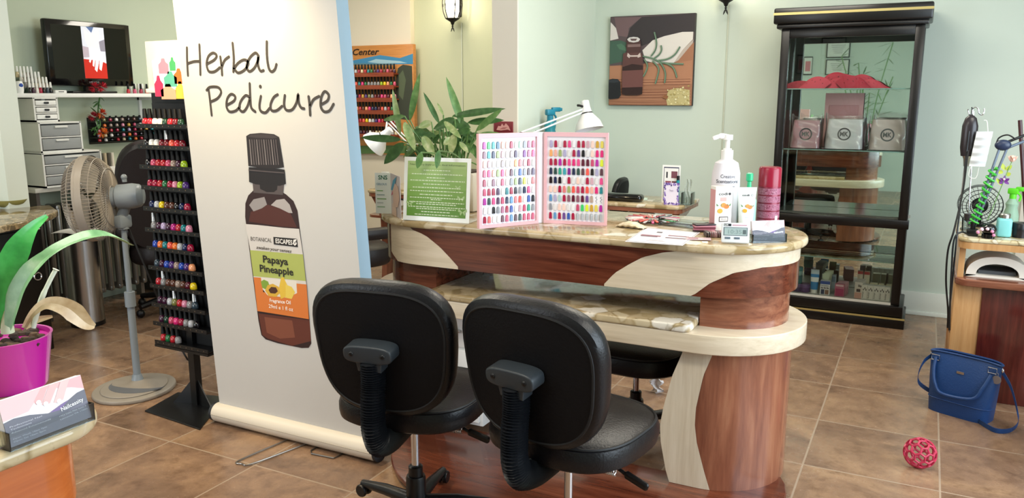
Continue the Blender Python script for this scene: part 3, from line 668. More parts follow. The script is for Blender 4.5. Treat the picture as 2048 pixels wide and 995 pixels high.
for nm, sg_ in (('rear_grille', 1), ('front_grille', -1)):
    m = MB()
    for k in range(72):
        a = 2*PI*k/72; m.tube([gp(r_, a, sg_*d) for r_, d in ((.215, .01), (.205, .05), (.17, .085), (.1, .1), (.055, .102))], .0018, 4)
    for r_, d in ((.205, .05), (.15, .092), (.06, .102)): m.tube([gp(r_, 2*PI*k/40, sg_*d) for k in range(40)], .0022, 4, True)
    m.build(nm, gf, t)
m = MB()
for k in range(3):
    a0 = 2*PI*k/3
    m.grid(lambda u, v: gp(.03+.16*u, a0+(v-.5)*(1.1+.5*u), -.03*(v-.5)), 8, 6)
m.cyl((0, 0, 0), 1, 0, 0) if False else None
m.build('blades', mat('#a39c92', .35), t)
mq = ax.to_track_quat('Z', 'Y').to_matrix().to_4x4(); MM = Matrix.Translation(gc) @ mq
m = MB(); m.T = MM; m.lathe([(0, .085), (.06, .09), (.062, .12), (.075, .13), (.078, .2), (.07, .235), (.05, .25), (0, .252)], seg=28, sc=(1, .85, 1)); m.T = None
mo = m.build('motor_housing', gb, t)
m = MB(); m.tube([gp(.075, 0, .17), gp(.095, 0, .17)], .012, 10); m.sphere(gp(.1, 0, .17), .016, 10, 8); m.build('knob', gb, mo)
m = MB(); m.tube([gp(0, 0, .16)-Vector((0, 0, .05)), Vector((0, 0, .93)), Vector((0, 0, .86))], .028, 12); m.box((.0, 0, .9), (.06, .075, .07), .014); m.build('neck', gb, t)
cd = cv([Vector((.0, .03, .86)), Vector((.06, .08, .6)), onz(300, 640, .35)-FO+Vector((0, .1, 0)), onz(330, 735, .12)-FO+Vector((0, .15, 0)), onz(350, 700, .01)-FO+Vector((0, .1, 0))])
MB().tube(cd, .005, 6).build('cord', black_m, t)
# ------------------------------------------------------------------ left wall: shelf, television, bottles, drawers, radiator
XW = -5.6
def part(m, name, mt, par, off): o = m.build(name, mt, par); o.location = -Vector(off); return o
sa, sb = onx(30, 186, -5.36), onx(300, 183, -5.36); ZS = 1.562
t = thing('wall_shelf', 'long white wall shelf carrying the television', 'shelf', (-5.48, 3.95, ZS)); off = (-5.48, 3.95, ZS)
part(MB().bx(XW, -5.36, 3.2, 4.72, ZS-.028, ZS, .003), 'board', white, t, off)
for y in (3.5, 4.4): part(MB().bx(XW, -5.42, y-.012, y+.012, ZS-.05, ZS-.028).bx(XW, XW+.02, y-.012, y+.012, ZS-.2, ZS-.028), 'bracket', white, t, off)
# television
XT = -5.45
def tp(x, y): p = onx(x, y, XT); return p
c00, c10, c11, c01 = tp(104, 166), tp(268, 163), tp(258, 56), tp(85, 46)
y0, y1 = (c00.y+c01.y)/2, (c10.y+c11.y)/2; z0, z1 = 1.615, 2.07
off = (XT, (y0+y1)/2, ZS); t = thing('television', 'flat black television on the white wall shelf showing manicured hands', 'television', off)
part(MB().m(black).bx(XT-.05, XT-.002, y0, y1, z0, z1, .012), 'casing', None, t, off)
bz = part(MB().m(black_g).bx(XT-.006, XT, y0+.004, y1-.004, z0+.004, z1-.004, .002), 'bezel', None, t, off)
part(MB().m(mat('#060607', .15)).bx(XT-.002, XT+.001, y0+.04, y1-.04, z0+.05, z1-.035), 'screen', None, t, off)
def tm(u, w, off_=0): return Vector((XT+.0015+off_, y0+(y1-y0)*u, z0+(z1-z0)*w))
m = MB(); e = .4
def ts(col, P, o_): m.m(mat(col, .4, 0, .3, 0, 0, 1, e)); m.p2(P, tm, o_)
a, b = .40, .67
ts('#d8dbe6', [(a, .12), (b, .12), (b, .92), (a, .92)], 0)
ts('#c12a1e', [(a, .12), (b, .12), (b, .36), (.6, .4), (a, .42)], .0003)
ts('#5a6f9a', [(.46, .92), (.55, .92), (.52, .83)], .0003)
ts('#b7a9b4', [(a, .62), (.47, .6), (.47, .45), (a, .44)], .0003); ts('#8f8a98', [(.6, .7), (b, .74), (b, .55), (.61, .55)], .0003)
ts('#efe3e6', [(.43, .9), (.47, .82), (.54, .82), (.61, .91), (.6, .66), (.58, .55), (.48, .56), (.44, .72)], .0006)
for P in ([(.485, .6), (.53, .6), (.5, .44), (.475, .36), (.46, .38), (.475, .46)], [(.5, .6), (.55, .6), (.535, .4), (.515, .3), (.498, .32), (.507, .42)], [(.53, .58), (.6, .58), (.575, .36), (.545, .22), (.52, .26), (.54, .4)], [(.56, .58), (.61, .56), (.63, .4), (.6, .24), (.575, .27), (.585, .4)]): ts('#f7eceb', P, .0009)
part(m, 'picture', None, t, off)
m = MB(); m.box((XT-.055, (y0+y1)/2, ZS+.009), (.13, .36, .014), .006); m.bx(XT-.06, XT-.03, (y0+y1)/2-.05, (y0+y1)/2+.05, ZS+.014, z0+.03); part(m, 'stand', black, t, off)
m = MB(); m.m(mat('#8d8d90', .4)).text('HITACHI', .02, lambda u, w, o=0: Vector((XT+.0012, (y0+y1)/2-.04+u, z0+.02+w))); part(m, 'logo', None, t, off)
# bottles and oddments on the shelf
n = 0
tiers = [(7, ZS+.001, -5.40), (7, ZS+.036, -5.44), (6, ZS+.071, -5.48), (5, ZS+.106, -5.52)]
off = (-5.47, 3.6, ZS); t = thing('tiered_stand', 'clear stepped stand of white-capped bottles left of the television', 'stand', off)
for k, z in ((1, .035), (2, .07), (3, .105)): part(MB().bx(-5.46-.04*k+.04-.002, -5.58, 3.39, 3.565, ZS+z-.004, ZS+z), 'step', acrylic, t, off); part(MB().bx(-5.46-.04*k+.038, -5.46-.04*k+.042, 3.39, 3.565, ZS, ZS+z-.004), 'riser', acrylic, t, off)
for ti, (n, z, x) in enumerate(tiers):
    for k in range(n):
        c = 'silver grey white sand silver taupe white'.split()[(k*3+ti) % 7] if ti else 'black plum white crimson black slate black'.split()[k]
        place_bottle(b_wht, Matrix.Translation((x-.002, 3.405+k*.0245, z)), c, '%s bottle with white cap, %s from left in the %s row left of the television' % (wd(c), ORD[k], ['front', 'second', 'third', 'rear'][ti]), 'white-capped bottles left of the television')
for k in range(8):
    for r_ in range(2):
        c = ['silver', 'white', 'grey', 'sand'][(k+r_) % 4]
        place_bottle(b_wht, Matrix.Translation((-5.50-.05*r_, 4.30+k*.034, ZS+.001+.0*r_)), c, '%s bottle with white cap, %s from left in the %s row right of the television' % (wd(c), ORD[k], ['front', 'rear'][r_]), 'white-capped bottles right of the television')
for k, c in enumerate('red rose crimson coral red white'.split()):
    place_bottle(b_sml, Matrix.Translation((-5.40, 4.16+k*.055, ZS+.001)), c, '%s bottle with black cap, %s from left along the shelf edge right of the television' % (wd(c), ORD[k]), 'black-capped bottles on the shelf edge')
off = (-5.42, 3.44, ZS); p = onx(39, 178, -5.40)
t = thing('camera_puck', 'small white upright gadget with a blue lens at the shelf left end', 'camera', (p.x, p.y, ZS))
MB().m(white_g).lathe([(0, 0), (.022, 0), (.026, .02), (.026, .06), (.02, .078), (0, .082)], seg=20).build('body', None, t); MB().m(mat('#2a4fa8', .1)).sphere((.02, 0, .052), .015, 14, 8, (.6, 1, 1)).build('lens', None, t)
p = onx(117, 181, -5.4); t = thing('adapter', 'low white plastic box lying on the shelf below the television', 'box', (p.x, p.y, ZS)); MB().box((0, 0, .011), (.06, .085, .022), .006).build('case', white, t); MB().bx(.0301, .0306, -.02, .02, .008, .013).build('slot', charcoal, t)
def pom(name, c, r, cols, n=70, par=None, cen=None):
    m = MB(); rnd = random.Random(hash(c[1]*1000) % 999)
    for i in range(n):
        d = Vector((rnd.gauss(0, 1), rnd.gauss(0, 1), rnd.gauss(0, 1))).normalized(); q = d.cross(Vector((.3, .5, .8))).normalized()*r*.13
        b_ = d*r*.2; e_ = d*r*rnd.uniform(.85, 1.05); mid = d*r*.65; m.m(mat(cols[i % len(cols)], .6))
        m.f([m.v(Vector(c)+x) for x in (b_, mid+q, e_, mid-q)])
    return m.build(name, None, par)
p = onx(196, 169, -5.385); off = (p.x, p.y, ZS); t = thing('artificial_flower', 'shiny red tinsel flowers lying on the shelf in front of the television', 'flower', off)
for dy in (-.035, .03): pom('blossom', (0, dy, .045), .045, ['#c2283a', '#a31b30', '#d84a52'], 90, t)
t = thing('flower_garland', 'hanging garland of orange and red flowers under the shelf', 'garland', (-5.42, 4.05, ZS-.03)); GO = Vector((-5.42, 4.05, ZS-.03))
q = [onx(x, y, -5.42)-GO for x, y in ((200, 190), (196, 225), (200, 250), (188, 270))]
m = MB().m(leaf_d).tube(cv(q), .006, 6); rnd = random.Random(4)
def leaf(m, a, tip, w, up=(0, 0, 1), n=8, fold=.25, droop=0):
    a, tip = Vector(a), Vector(tip); d = tip-a; s_ = d.cross(Vector(up)).normalized(); nn = s_.cross(d).normalized()
    def fn(u, v):
        x = (v-.5)*2; wd_ = w*2.6/1.6*((u+.02)**.65)*(max(0, 1-u)**.85)
        return a+d*u+nn*(droop*4*u*(1-u))+s_*x*wd_/2+nn*abs(x)*wd_*fold
    m.grid(fn, n, 4)
for k in range(18):
    b_ = q[0].lerp(q[3], rnd.random()); leaf(m, b_, b_+Vector((.02, rnd.uniform(-.08, .08), rnd.uniform(-.07, .06))), .03)
m.build('leaves', None, t)
for x, y, r_, cs in ((185, 232, .05, ['#8e1d2c', '#b2303a']), (203, 227, .055, ['#d8502a', '#b8382a', '#e0803c']), (205, 265, .055, ['#e07a2a', '#d8502a', '#e8a04a'])): pom('blossom', onx(x, y, -5.4)-GO, r_*.85, cs, 90, t)
# small bottle rack under the shelf
ry0, ry1 = onx(193, 260, -5.5).y, 4.62; zr = [onx(215, y, -5.47).z for y in (243, 254, 264, 274, 283)]
off = (-5.53, (ry0+ry1)/2, zr[-1]); t = thing('bottle_rack', 'small stepped black rack of little bottles on the wall behind the leather chair', 'rack', off)
part(MB().bx(-5.6, -5.585, ry0, ry1, zr[-1]-.02, zr[0]+.03), 'back', black, t, off)
for i, z in enumerate(zr): part(MB().bx(-5.59, -5.485, ry0, ry1, z-.006, z), 'shelf', black, t, off)
cs = 'black gold red rose white taupe teal pink crimson yellow brown olive lilac orange slate sand'.split(); rnd = random.Random(9)
b_tin = make_bottle('polish_bottle', .04, .0125, .016, None, 8, .009); PROTO.append(b_tin)
for i, z in enumerate(zr):
    for k in range(13):
        c = rnd.choice(cs)
        place_bottle(b_tin, Matrix.Translation((-5.51, ry0+.025+k*(ry1-ry0-.04)/12.4, z+.001)), c, 'tiny %s bottle, %s from left on the %s shelf of the small wall rack' % (wd(c), ORD[k], ['top', 'second', 'third', 'fourth', 'bottom'][i]), 'little bottles on the small wall rack')
# radiator with a board on it
off = (-5.45, 3.7, 0); t = thing('radiator', 'old column radiator with silver ribs under the plastic drawers', 'radiator', off)
for k in range(12):
    y = 3.36+k*.072; m = MB(); 
    for x in (-5.5, -5.40): m.tube([(x, y, .1), (x, y, .13), (x, y, .76), (x, y, .79)], [.012, .022, .022, .014], 10)
    m.box((-5.45, y, .12), (.14, .04, .05), .015); m.box((-5.45, y, .77), (.14, .04, .05), .015); part(m, 'section', mat('#8f8c86', .3, .7), t, off)
for y in (3.36, 4.15): part(MB().bx(-5.48, -5.42, y-.015, y+.015, 0, .1), 'foot', mat('#8f8c86', .35, .7), t, off)
zt_ = .93
off = (-5.42, 3.7, 0); t = thing('side_table', 'dark narrow board table over the radiator holding plastic drawers', 'table', off)
part(MB().bx(-5.59, -5.3, 3.3, 4.3, zt_-.03, zt_, .003), 'tabletop', mat('#c9c6bd', .5), t, off)
for y in (3.32, 4.28): part(MB().bx(-5.58, -5.31, y-.012, y+.012, 0, zt_-.03), 'leg', mat('#4a4440', .5), t, off)
cl = mat('#dfe3e4', .25, 0, .5, .55, 0, 1, 0, 1.1); wp = mat('#e3e3df', .45)
def drawers(name, label, y0, y1, x0, x1, z0, z1, n, mtf, pull=True, clear=None):
    o = (x1, (y0+y1)/2, z0); t = thing(name, label, 'drawers', o)
    fr = MB().m(wp); th = .012
    fr.bx(x0, x1, y0, y0+th, z0, z1).bx(x0, x1, y1-th, y1, z0, z1).bx(x0, x1, y0, y1, z1-th, z1, .003).bx(x0, x1, y0, y1, z0, z0+th).bx(x0, x0+.01, y0, y1, z0, z1)
    h = (z1-z0-2*th)/n
    for k in range(1, n): fr.bx(x0, x1, y0+th, y1-th, z0+th+h*k-.004, z0+th+h*k+.004)
    part(fr, 'frame', None, t, o)
    for k in range(n):
        za, zb = z0+th+h*k+.007, z0+th+h*(k+1)-.009
        d = MB().m(mtf).bx(x1-.012, x1+.004, y0+th+.004, y1-th-.004, za, zb, .003).bx(x0+.02, x1-.012, y0+th+.01, y1-th-.01, za, za+.004)
        d = part(d, 'drawer', None, t, o)
        c = clear[k] if clear else None
        if c: MB().m(mat(c, .6)).box(((x0+x1)/2, (y0+y1)/2+.03, za+.03), ((x1-x0)*.7, (y1-y0)*.55, min(.05, zb-za-.01)), .01).build('contents', None, d)
        if pull: MB().m(charcoal if pull == 2 else wp).box((x1+.008, (y0+y1)/2, zb-.012 if pull != 2 else (za+zb)/2), (.01, (y1-y0)*(.3 if pull != 2 else .18), .014), .003).build('handle', None, d)
    return t
drawers('drawer_unit', 'wide low clear plastic three-drawer unit at the bottom of the stack', 3.36, 3.8, -5.56, -5.28, zt_, zt_+.235, 3, cl, 1, ['#b9c2c6', '#7a9a4a', '#9aa4aa'])
drawers('drawer_unit', 'clear plastic bin unit with two drawers in the middle of the stack', 3.37, 3.68, -5.56, -5.3, zt_+.2355, zt_+.44, 2, cl, 1, ['#aeb4b8', '#d4d6d6'])
drawers('drawer_unit', 'small white three-drawer organizer on top of the plastic stack', 3.39, 3.565, -5.56, -5.36, zt_+.4405, zt_+.605, 3, white, 2)
# brushes in a pot right of the drawers
p = onx(160, 318, -5.42); t = thing('storage_tub', 'small white tub of striped tubes between the drawers and the fan', 'tub', (-5.42, 3.92, zt_))
MB().m(white).bx(-.06, .06, -.07, .07, 0, .1, .006).build('tub', None, t)
for k in range(4):
    m = MB().m(mat(['#3a3a3c', '#c9b9a0', '#54504c', '#e6e0d4'][k], .4)).cyl((0.03, -.045+k*.03, 0), .012, .1005, .2, 12); m.build('tube', None, t)
# black table with stone top at far left
off = (-5.1, 2.7, 0); t = thing('side_cabinet', 'black cabinet table with a dark stone top at the left edge', 'cabinet', off)
e1 = [onz(x, y, .85) for x, y in ((0, 452), (60, 440), (105, 426), (116, 420), (100, 409))]
P = [(-5.7, 2.0)]+[(e1[0].x+.1, 2.0)]+[(v.x, v.y) for v in e1]+[(-5.1, 2.97), (-5.7, 2.97)]
P[1] = (e1[0].x-.35, 2.05)
part(MB().prism(P, .81, .85, .01), 'tabletop', granite_d, t, off)
body = part(MB().m(black_cab).bx(-5.7, -4.72, 2.3, 2.95, 0, .81, .006), 'body', None, t, off)
dr = MB().m(black_cab).bx(-4.721, -4.705, 2.33, 2.92, .05, .76, .004).build('door', None, body)
ck = onx(75, 552, -4.69); m = MB().m(chrome).tube([(ck.x+.005, ck.y+.022*math.cos(a), ck.z+.022*math.sin(a)) for a in [2*PI*k/20 for k in range(20)]], .004, 6, True); m.build('ring_pull', None, dr)
ck = onx(78, 457, -4.7); MB().m(chrome).sphere(ck, .007, 10, 6).build('screw', None, dr)
p = onz(22, 412, .852); t = thing('bowl', 'shallow yellow glass bowl on the dark stone top', 'bowl', (p.x, p.y, .852))
MB().m(mat('#c9c07a', .08, 0, .5, .5, 0, 1, 0, 1.1)).lathe([(0, 0), (.06, 0), (.085, .02), (.1, .045), (.096, .045), (.08, .022), (.056, .006), (0, .006)], seg=32).build('bowl_body', None, t)
MB().m(mat('#9a8f52', .3)).cyl((0, 0, 0), .05, .007, .02, 24).build('liquid', None, t)
p2 = onz(22, 405, .9); t = thing('small_cup', 'small dark cup with a green stick standing in the yellow bowl', 'cup', (p.x, p.y, .875))
MB().m(mat('#16213a', .35)).lathe([(0, 0), (.03, 0), (.036, .045), (.033, .045), (.028, .005), (0, .005)], seg=20).build('cup_body', None, t)
m = MB().m(mat('#1f8f4a', .4)).tube([(0, 0, .01), (.015, .01, .05), (.03, .02, .075)], .004, 6); m.sphere((.036, .024, .088), .016, 10, 6, (.6, .4, 1), (0, R(30), 0)); m.build('stick', None, t)
# stainless bin
tb = Vector((-5.03, 3.4, 0)); t = thing('trash_can', 'tall brushed steel trash can with papers on its black lid', 'bin', tb)
MB().m(steel).cyl((0, 0, 0), .105, .03, .6, 40).build('body', None, t); MB().m(black).cyl((0, 0, 0), .107, 0, .03, 40).build('base', None, t); MB().m(black).lathe([(0, .645), (.07, .645), (.1, .635), (.109, .61), (.109, .595), (0, .595)], seg=40).build('lid', None, t)
t2 = thing('paper_sheet', 'white papers lying loose on the trash can lid', 'paper', (tb.x, tb.y, .648))
m = MB().m(white); m.grid(lambda a, b: Vector((-.12+.22*a, -.12+.2*b, .004+.006*math.sin(5*a+3*b))), 6, 4); m.build('sheet', None, t2, rotz=.4)
# big leather chair behind the fan
ch = ony(243, 350, 4.05); t = thing('armchair', 'large dark leather salon armchair behind the fan', 'chair', (-4.82, 3.97, 0), R(50))
ARM = t
Mx = xf((0, -.28, .85), (R(-80), 0, 0))
cushion(MB(), .33, .4, .16, 3.2, Mx, .04, .3).build('backrest', brown_leather, t)
cushion(MB(), .29, .28, .14, 3, xf((0, .03, .38)), 0, .2).build('seat', brown_leather, t)
for sx in (-1, 1):
    m = MB().m(brown_leather).box((sx*.31, 0, .62), (.09, .46, .08), .03); a = m.build('armrest', None, t); MB().m(black).box((sx*.31, -.05, .48), (.03, .2, .26), .01).build('arm_support', None, a)
MB().m(chrome).cyl((0, 0, 0), .03, .08, .4, 16).build('post', None, t)
for k in range(5):
    a = 2*PI*k/5; m = MB().m(black).tube([(0, 0, .12), (.3*math.cos(a), .3*math.sin(a), .08)], [.03, .02], 8); lg = m.build('leg', None, t); MB().m(black).sphere((.3*math.cos(a), .3*math.sin(a), .032), .03, 12, 8).build('caster', None, lg)
p = onz(285, 560, .0); t = thing('plastic_bag', 'crumpled pale plastic bag on the floor behind the black rack', 'bag', (-4.3, 3.75, 0))
m = MB().m(mat('#bdbbb2', .3)); rnd = random.Random(3)
m.grid(lambda u, v: Vector(((.1+.05*math.sin(7*v*6.28+u))*math.cos(2*PI*u)*(1-.6*v), (.1+.04*math.sin(u*31))*math.sin(2*PI*u)*(1-.6*v), .32*v+.015*math.sin(u*40))), 24, 8, True); m.build('bag_body', None, t)
# ------------------------------------------------------------------ wall of polish at the back left
YP = 6.25; off = (-4.7, YP, 1.0)
t = thing('polish_display', 'wooden wall display headed Polish Center with six shelves of bottles', 'display', off)
bl_, br_ = -5.3, ony(828, 200, 6.2).x; ztop = ony(760, 90, 6.2).z; zbot = ony(760, 308, 6.2).z; YF = 6.2
part(MB().bx(bl_, br_, YF, YP, zbot, ztop, .004), 'back_board', board_w, t, off)
def wm(u, w, o=0): return Vector((u, YF-o, w))
def wp_(x, y): p = ony(x, y, YF); return (p.x, p.z)
m = MB(); L = 640
m.m(mat('#3f84b0', .5)).p2([wp_(*q) for q in ((L, 118), (690, 124), (720, 118), (760, 110), (800, 116), (826, 107), (826, 128), (L, 130))], wm, .001)
m.m(mat('#9fc0cf', .5)).p2([wp_(*q) for q in ((735, 124), (752, 118), (775, 120), (800, 122), (815, 126), (760, 127))], wm, .0015)
m.m(mat('#5d7f8c', .5)).p2([wp_(*q) for q in ((L, 126), (790, 127), (790, 130), (L, 130))], wm, .002)
m.m(mat('#3a3f33', .6)).p2([wp_(*q) for q in ((796, 136), (806, 129), (824, 132), (826, 200), (820, 240), (800, 238), (792, 200), (792, 160))], wm, .001)
m.m(mat('#556048', .6)).p2([wp_(*q) for q in ((798, 150), (806, 140), (812, 160), (806, 200), (798, 190))], wm, .0015)
m.m(mat('#4c6a3c', .6)).p2([wp_(*q) for q in ((L, 292), (828, 290), (828, 306), (L, 308))], wm, .001)
a_, b_ = wp_(657, 111), wp_(759, 109)
m.m(mat('#2a160e', .5)).textfit('Polish Center', a_, b_, .055, wm, .002, .3, .025)
part(m, 'printed_panel', None, t, off)
rows = [151, 176, 201, 225.5, 249.5, 273]; sx1 = ony(792, 200, 6.15).x
b_wall = make_bottle('polish_bottle', .084, .0145, .044, None, 10, .0085); PROTO.append(b_wall); rnd = random.Random(21)
cw = 'crimson rose red hot_pink pink dark_red wine coral silver sand gold plum'.split(); cx_ = 'green yellow olive teal white navy purple peach brown grey'.split()
RN = ['top', 'second', 'third', 'fourth', 'fifth', 'bottom']
for i, y in enumerate(rows):
    z = ony(740, y-4, 6.15).z
    m = MB().bx(bl_+.03, sx1, 6.125, YF, z-.012, z).bx(bl_+.03, sx1, 6.12, 6.127, z-.03, z+.008)
    part(m, 'shelf', red_w, t, off)
    for k in range(18):
        c = rnd.choice(cw if rnd.random() < .72 else cx_)
        if i == 1: c = rnd.choice('yellow green lime peach red rose grey coral'.split()) if k > 7 else c
        place_bottle(b_wall, Matrix.Translation((sx1-.02-(17-k)*.0365, 6.163, z+.001)), c, '%s polish bottle, %s from right on the %s shelf of the wall display' % (wd(c), ORD[17-k], RN[i]), 'polish bottles on the wall display')
# ------------------------------------------------------------------ sconces
iron = mat('#1d1a17', .5, .3)
def sconce(x, z, yw, label, race, e):
    t = thing('wall_sconce', label, 'sconce', (x, yw, z))
    MB().bx(-.03, .03, -.015, 0, .05, .32, .006).build('backplate', iron, t)
    MB().tube(cv([(0, -.01, .12), (0, -.05, .1), (0, -.08, .03), (0, -.11, .02)]), .008, 8).build('arm', iron, t)
    m = MB(); m.lathe([(0, -.03), (.012, -.02), (.02, .0), (.06, .025), (.064, .032), (0, .034)], (0, -.11, 0), 20); m.build('cup', iron, t)
    m = MB(); m.sphere((0, -.11, -.035), .009, 10, 6)
    for s_ in (-1, 1): leaf(m, (0, -.11, -.04), (s_*.018, -.11, -.085), .02, (0, 1, 0), 6, .1)
    m.build('finial', iron, t)
    for k in range(6):
        a = 2*PI*k/6+.3; m = MB(); m.tube(cv([(r_*math.cos(a), -.11+r_*math.sin(a), h) for r_, h in ((.06, .03), (.082, .09), (.088, .17), (.075, .26), (.095, .31))]), .0045, 6); m.sphere((.085*math.cos(a), -.11+.085*math.sin(a), .14), .008, 8, 6, (1, 1, 2)); m.build('rib', iron, t)
    MB().m(mat('#fff4dc', .4, 0, .5, 0, 0, 1, 5)).lathe([(0, .035), (.045, .04), (.06, .09), (.062, .18), (.052, .25), (.048, .25), (.056, .18), (.05, .06), (0, .045)], (0, -.11, 0), 20).build('glass_shade', None, t)
    if race: MB().bx(-.005+race[0], .006+race[0], -.009, 0, race[1]-z, .0, .002).build('cord_cover', mat('#bfc3b2', .6), t)
    l = point('sconce_light', (x, yw-.17, z+.15), e, (1, .86, .62), .06)
    return t
p = ony(905, 44, 6.2); sconce(p.x, p.z, YB+.02, 'lit black iron wall sconce between the polish display and the partition', (.03, ony(905, 330, YB).z), 16)
p = ony(1452, 6, 6.18); sconce(p.x, p.z, YB, 'black iron wall sconce beside the essential oil picture', (.0, ony(1440, 400, YB).z), 9)
# ------------------------------------------------------------------ oil picture
YC = 6.25; pc_ = [ony(x, y, YC) for x, y in ((1223, 32), (1393, 27), (1382, 212), (1215, 210))]
x0, x1 = (pc_[0].x+pc_[3].x)/2, (pc_[1].x+pc_[2].x)/2; z1, z0 = (pc_[0].z+pc_[1].z)/2, (pc_[2].z+pc_[3].z)/2
off = ((x0+x1)/2, YB, (z0+z1)/2); t = thing('canvas_picture', 'square canvas picture of a brown oil bottle and rosemary on the back wall', 'picture', off)
part(MB().m(mat('#1f1a18', .5)).bx(x0, x1, YC, YB, z0, z1, .002), 'canvas', None, t, off)
src = [(112, 105), (690, 88), (650, 708), (83, 697)]
def pim(x, y):
    # crop pixels -> unit square by the four corners (bilinear inverse, two steps)
    v = (y-100)/604
    for _ in range(4):
        xl = src[0][0]+(src[3][0]-src[0][0])*v; xr = src[1][0]+(src[2][0]-src[1][0])*v; u = (x-xl)/(xr-xl)
        yt = src[0][1]+(src[1][1]-src[0][1])*u; yb = src[3][1]+(src[2][1]-src[3][1])*u; v = (y-yt)/(yb-yt)
    u = max(.004, min(.996, u)); v = max(.004, min(.996, v)); return (x0+(x1-x0)*u, z1-(z1-z0)*v)
m = MB(); LY = [0]
def cp(*a): return Vector((a[0], YC-a[2], a[1]))
def ip(col, pts):
    LY[0] += 1; m.m(mat(col, .55)); m.p2([pim(*q) for q in pts], cp, .0006+.00012*LY[0])
def ist(col, pts, w):
    LY[0] += 1; m.m(mat(col, .55)); m.stroke([pim(*q) for q in pts], [w*k for k in ([.5]+[1]*30)], cp, .0006+.00012*LY[0])
ip('#9a6a50', [(112, 105), (690, 88), (650, 708), (83, 697)])
ip('#a8765a', [(96, 430), (380, 440), (660, 400), (655, 560), (90, 560)])
ip('#54474a', [(112, 105), (690, 88), (678, 280), (560, 380), (330, 420), (100, 430)])
ip('#6d5659', [(140, 110), (330, 110), (240, 180), (230, 240), (160, 230)]); ip('#332d30', [(330, 110), (690, 90), (680, 215), (480, 245), (330, 300), (220, 260), (250, 180)])
ip('#cfc8c4', [(112, 140), (150, 180), (166, 250), (104, 262)]); ip('#d3ccc6', [(330, 330), (400, 265), (480, 238), (600, 212), (672, 212), (668, 262), (600, 330), (540, 415), (430, 420), (350, 400)])
ip('#b3a49a', [(672, 262), (600, 330), (540, 415), (570, 400), (668, 285)])
ip('#3f5a4c', [(104, 265), (180, 262), (230, 280), (200, 400), (98, 420)]); ip('#4d6f5a', [(150, 290), (185, 282), (230, 320), (225, 335), (170, 320)])
for k in range(11): ist('#7a4a38', [(88-k*.3, 520+k*17), (330, 528+k*17), (645-k, 526+k*17)], .0045 if k % 2 else .003)
for k in range(8): ist('#c08a6c', [(86, 530+k*21), (330, 538+k*21), (645, 534+k*21)], .003)
ip('#b9ac7a', [(482, 655), (500, 600), (560, 585), (640, 600), (636, 704), (490, 702)]); rnd = random.Random(5)
for k in range(60):
    x, y = rnd.uniform(490, 630), rnd.uniform(560+abs(rnd.gauss(0, 20)), 695); s_ = rnd.uniform(5, 13); ip(rnd.choice(['#d3c896', '#a8975a', '#e0d8ae', '#c2b27a']), [(x, y), (x+s_, y-s_*.4), (x+s_*1.2, y+s_*.5), (x+s_*.3, y+s_*.7)])
ip('#8a5a3a', [(460, 650), (475, 628), (500, 640), (490, 662)])
for P in ([(335, 370), (400, 385), (470, 415), (605, 425)], [(390, 370), (420, 330), (430, 280), (418, 212)], [(410, 385), (445, 360), (462, 330), (460, 300)], [(430, 400), (500, 390), (550, 360), (585, 310)], [(440, 400), (470, 440), (485, 490), (478, 550)], [(480, 415), (530, 440), (550, 475), (560, 515)], [(400, 400), (440, 450), (430, 510), (415, 555)], [(345, 390), (365, 430), (355, 470), (335, 505)]): ist('#4f6a56', P, .013); ist('#7a9078', [(x-2, y-2) for x, y in P], .004)
ip('#5a3a38', [(200, 350), (230, 340), (310, 340), (330, 352), (337, 440), (330, 560), (325, 622), (290, 632), (210, 630), (184, 620), (188, 480)])
ip('#2f1a1a', [(192, 440), (260, 420), (334, 430), (333, 460), (190, 465)]); ip('#6b4340', [(192, 465), (333, 460), (328, 575), (186, 578)]); ip('#2a1414', [(186, 578), (328, 575), (325, 622), (290, 632), (210, 630), (184, 620)])
ip('#4a2f2e', [(228, 262), (320, 262), (325, 300), (318, 345), (225, 345), (222, 300)]); ip('#7d6462', [(232, 290), (320, 288), (320, 306), (232, 308)])
ip('#cdc8c6', [(230, 256), (245, 244), (275, 240), (305, 244), (320, 256), (308, 272), (275, 278), (242, 272)]); ip('#5d4a4a', [(250, 252), (300, 252), (290, 266), (260, 266)])
ip('#c7b5b0', [(232, 345), (250, 362), (300, 362), (318, 345), (322, 372), (300, 380), (240, 380), (226, 368)]); ip('#5a3a38', [(245, 372), (300, 372), (300, 384), (245, 384)])
ip('#15171c', [(90, 525), (120, 517), (158, 520), (175, 540), (177, 630), (160, 650), (100, 656), (86, 650)]); ip('#2a2e35', [(94, 528), (125, 520), (160, 525), (165, 540), (130, 545), (95, 542)])
part(m, 'print', None, t, off)
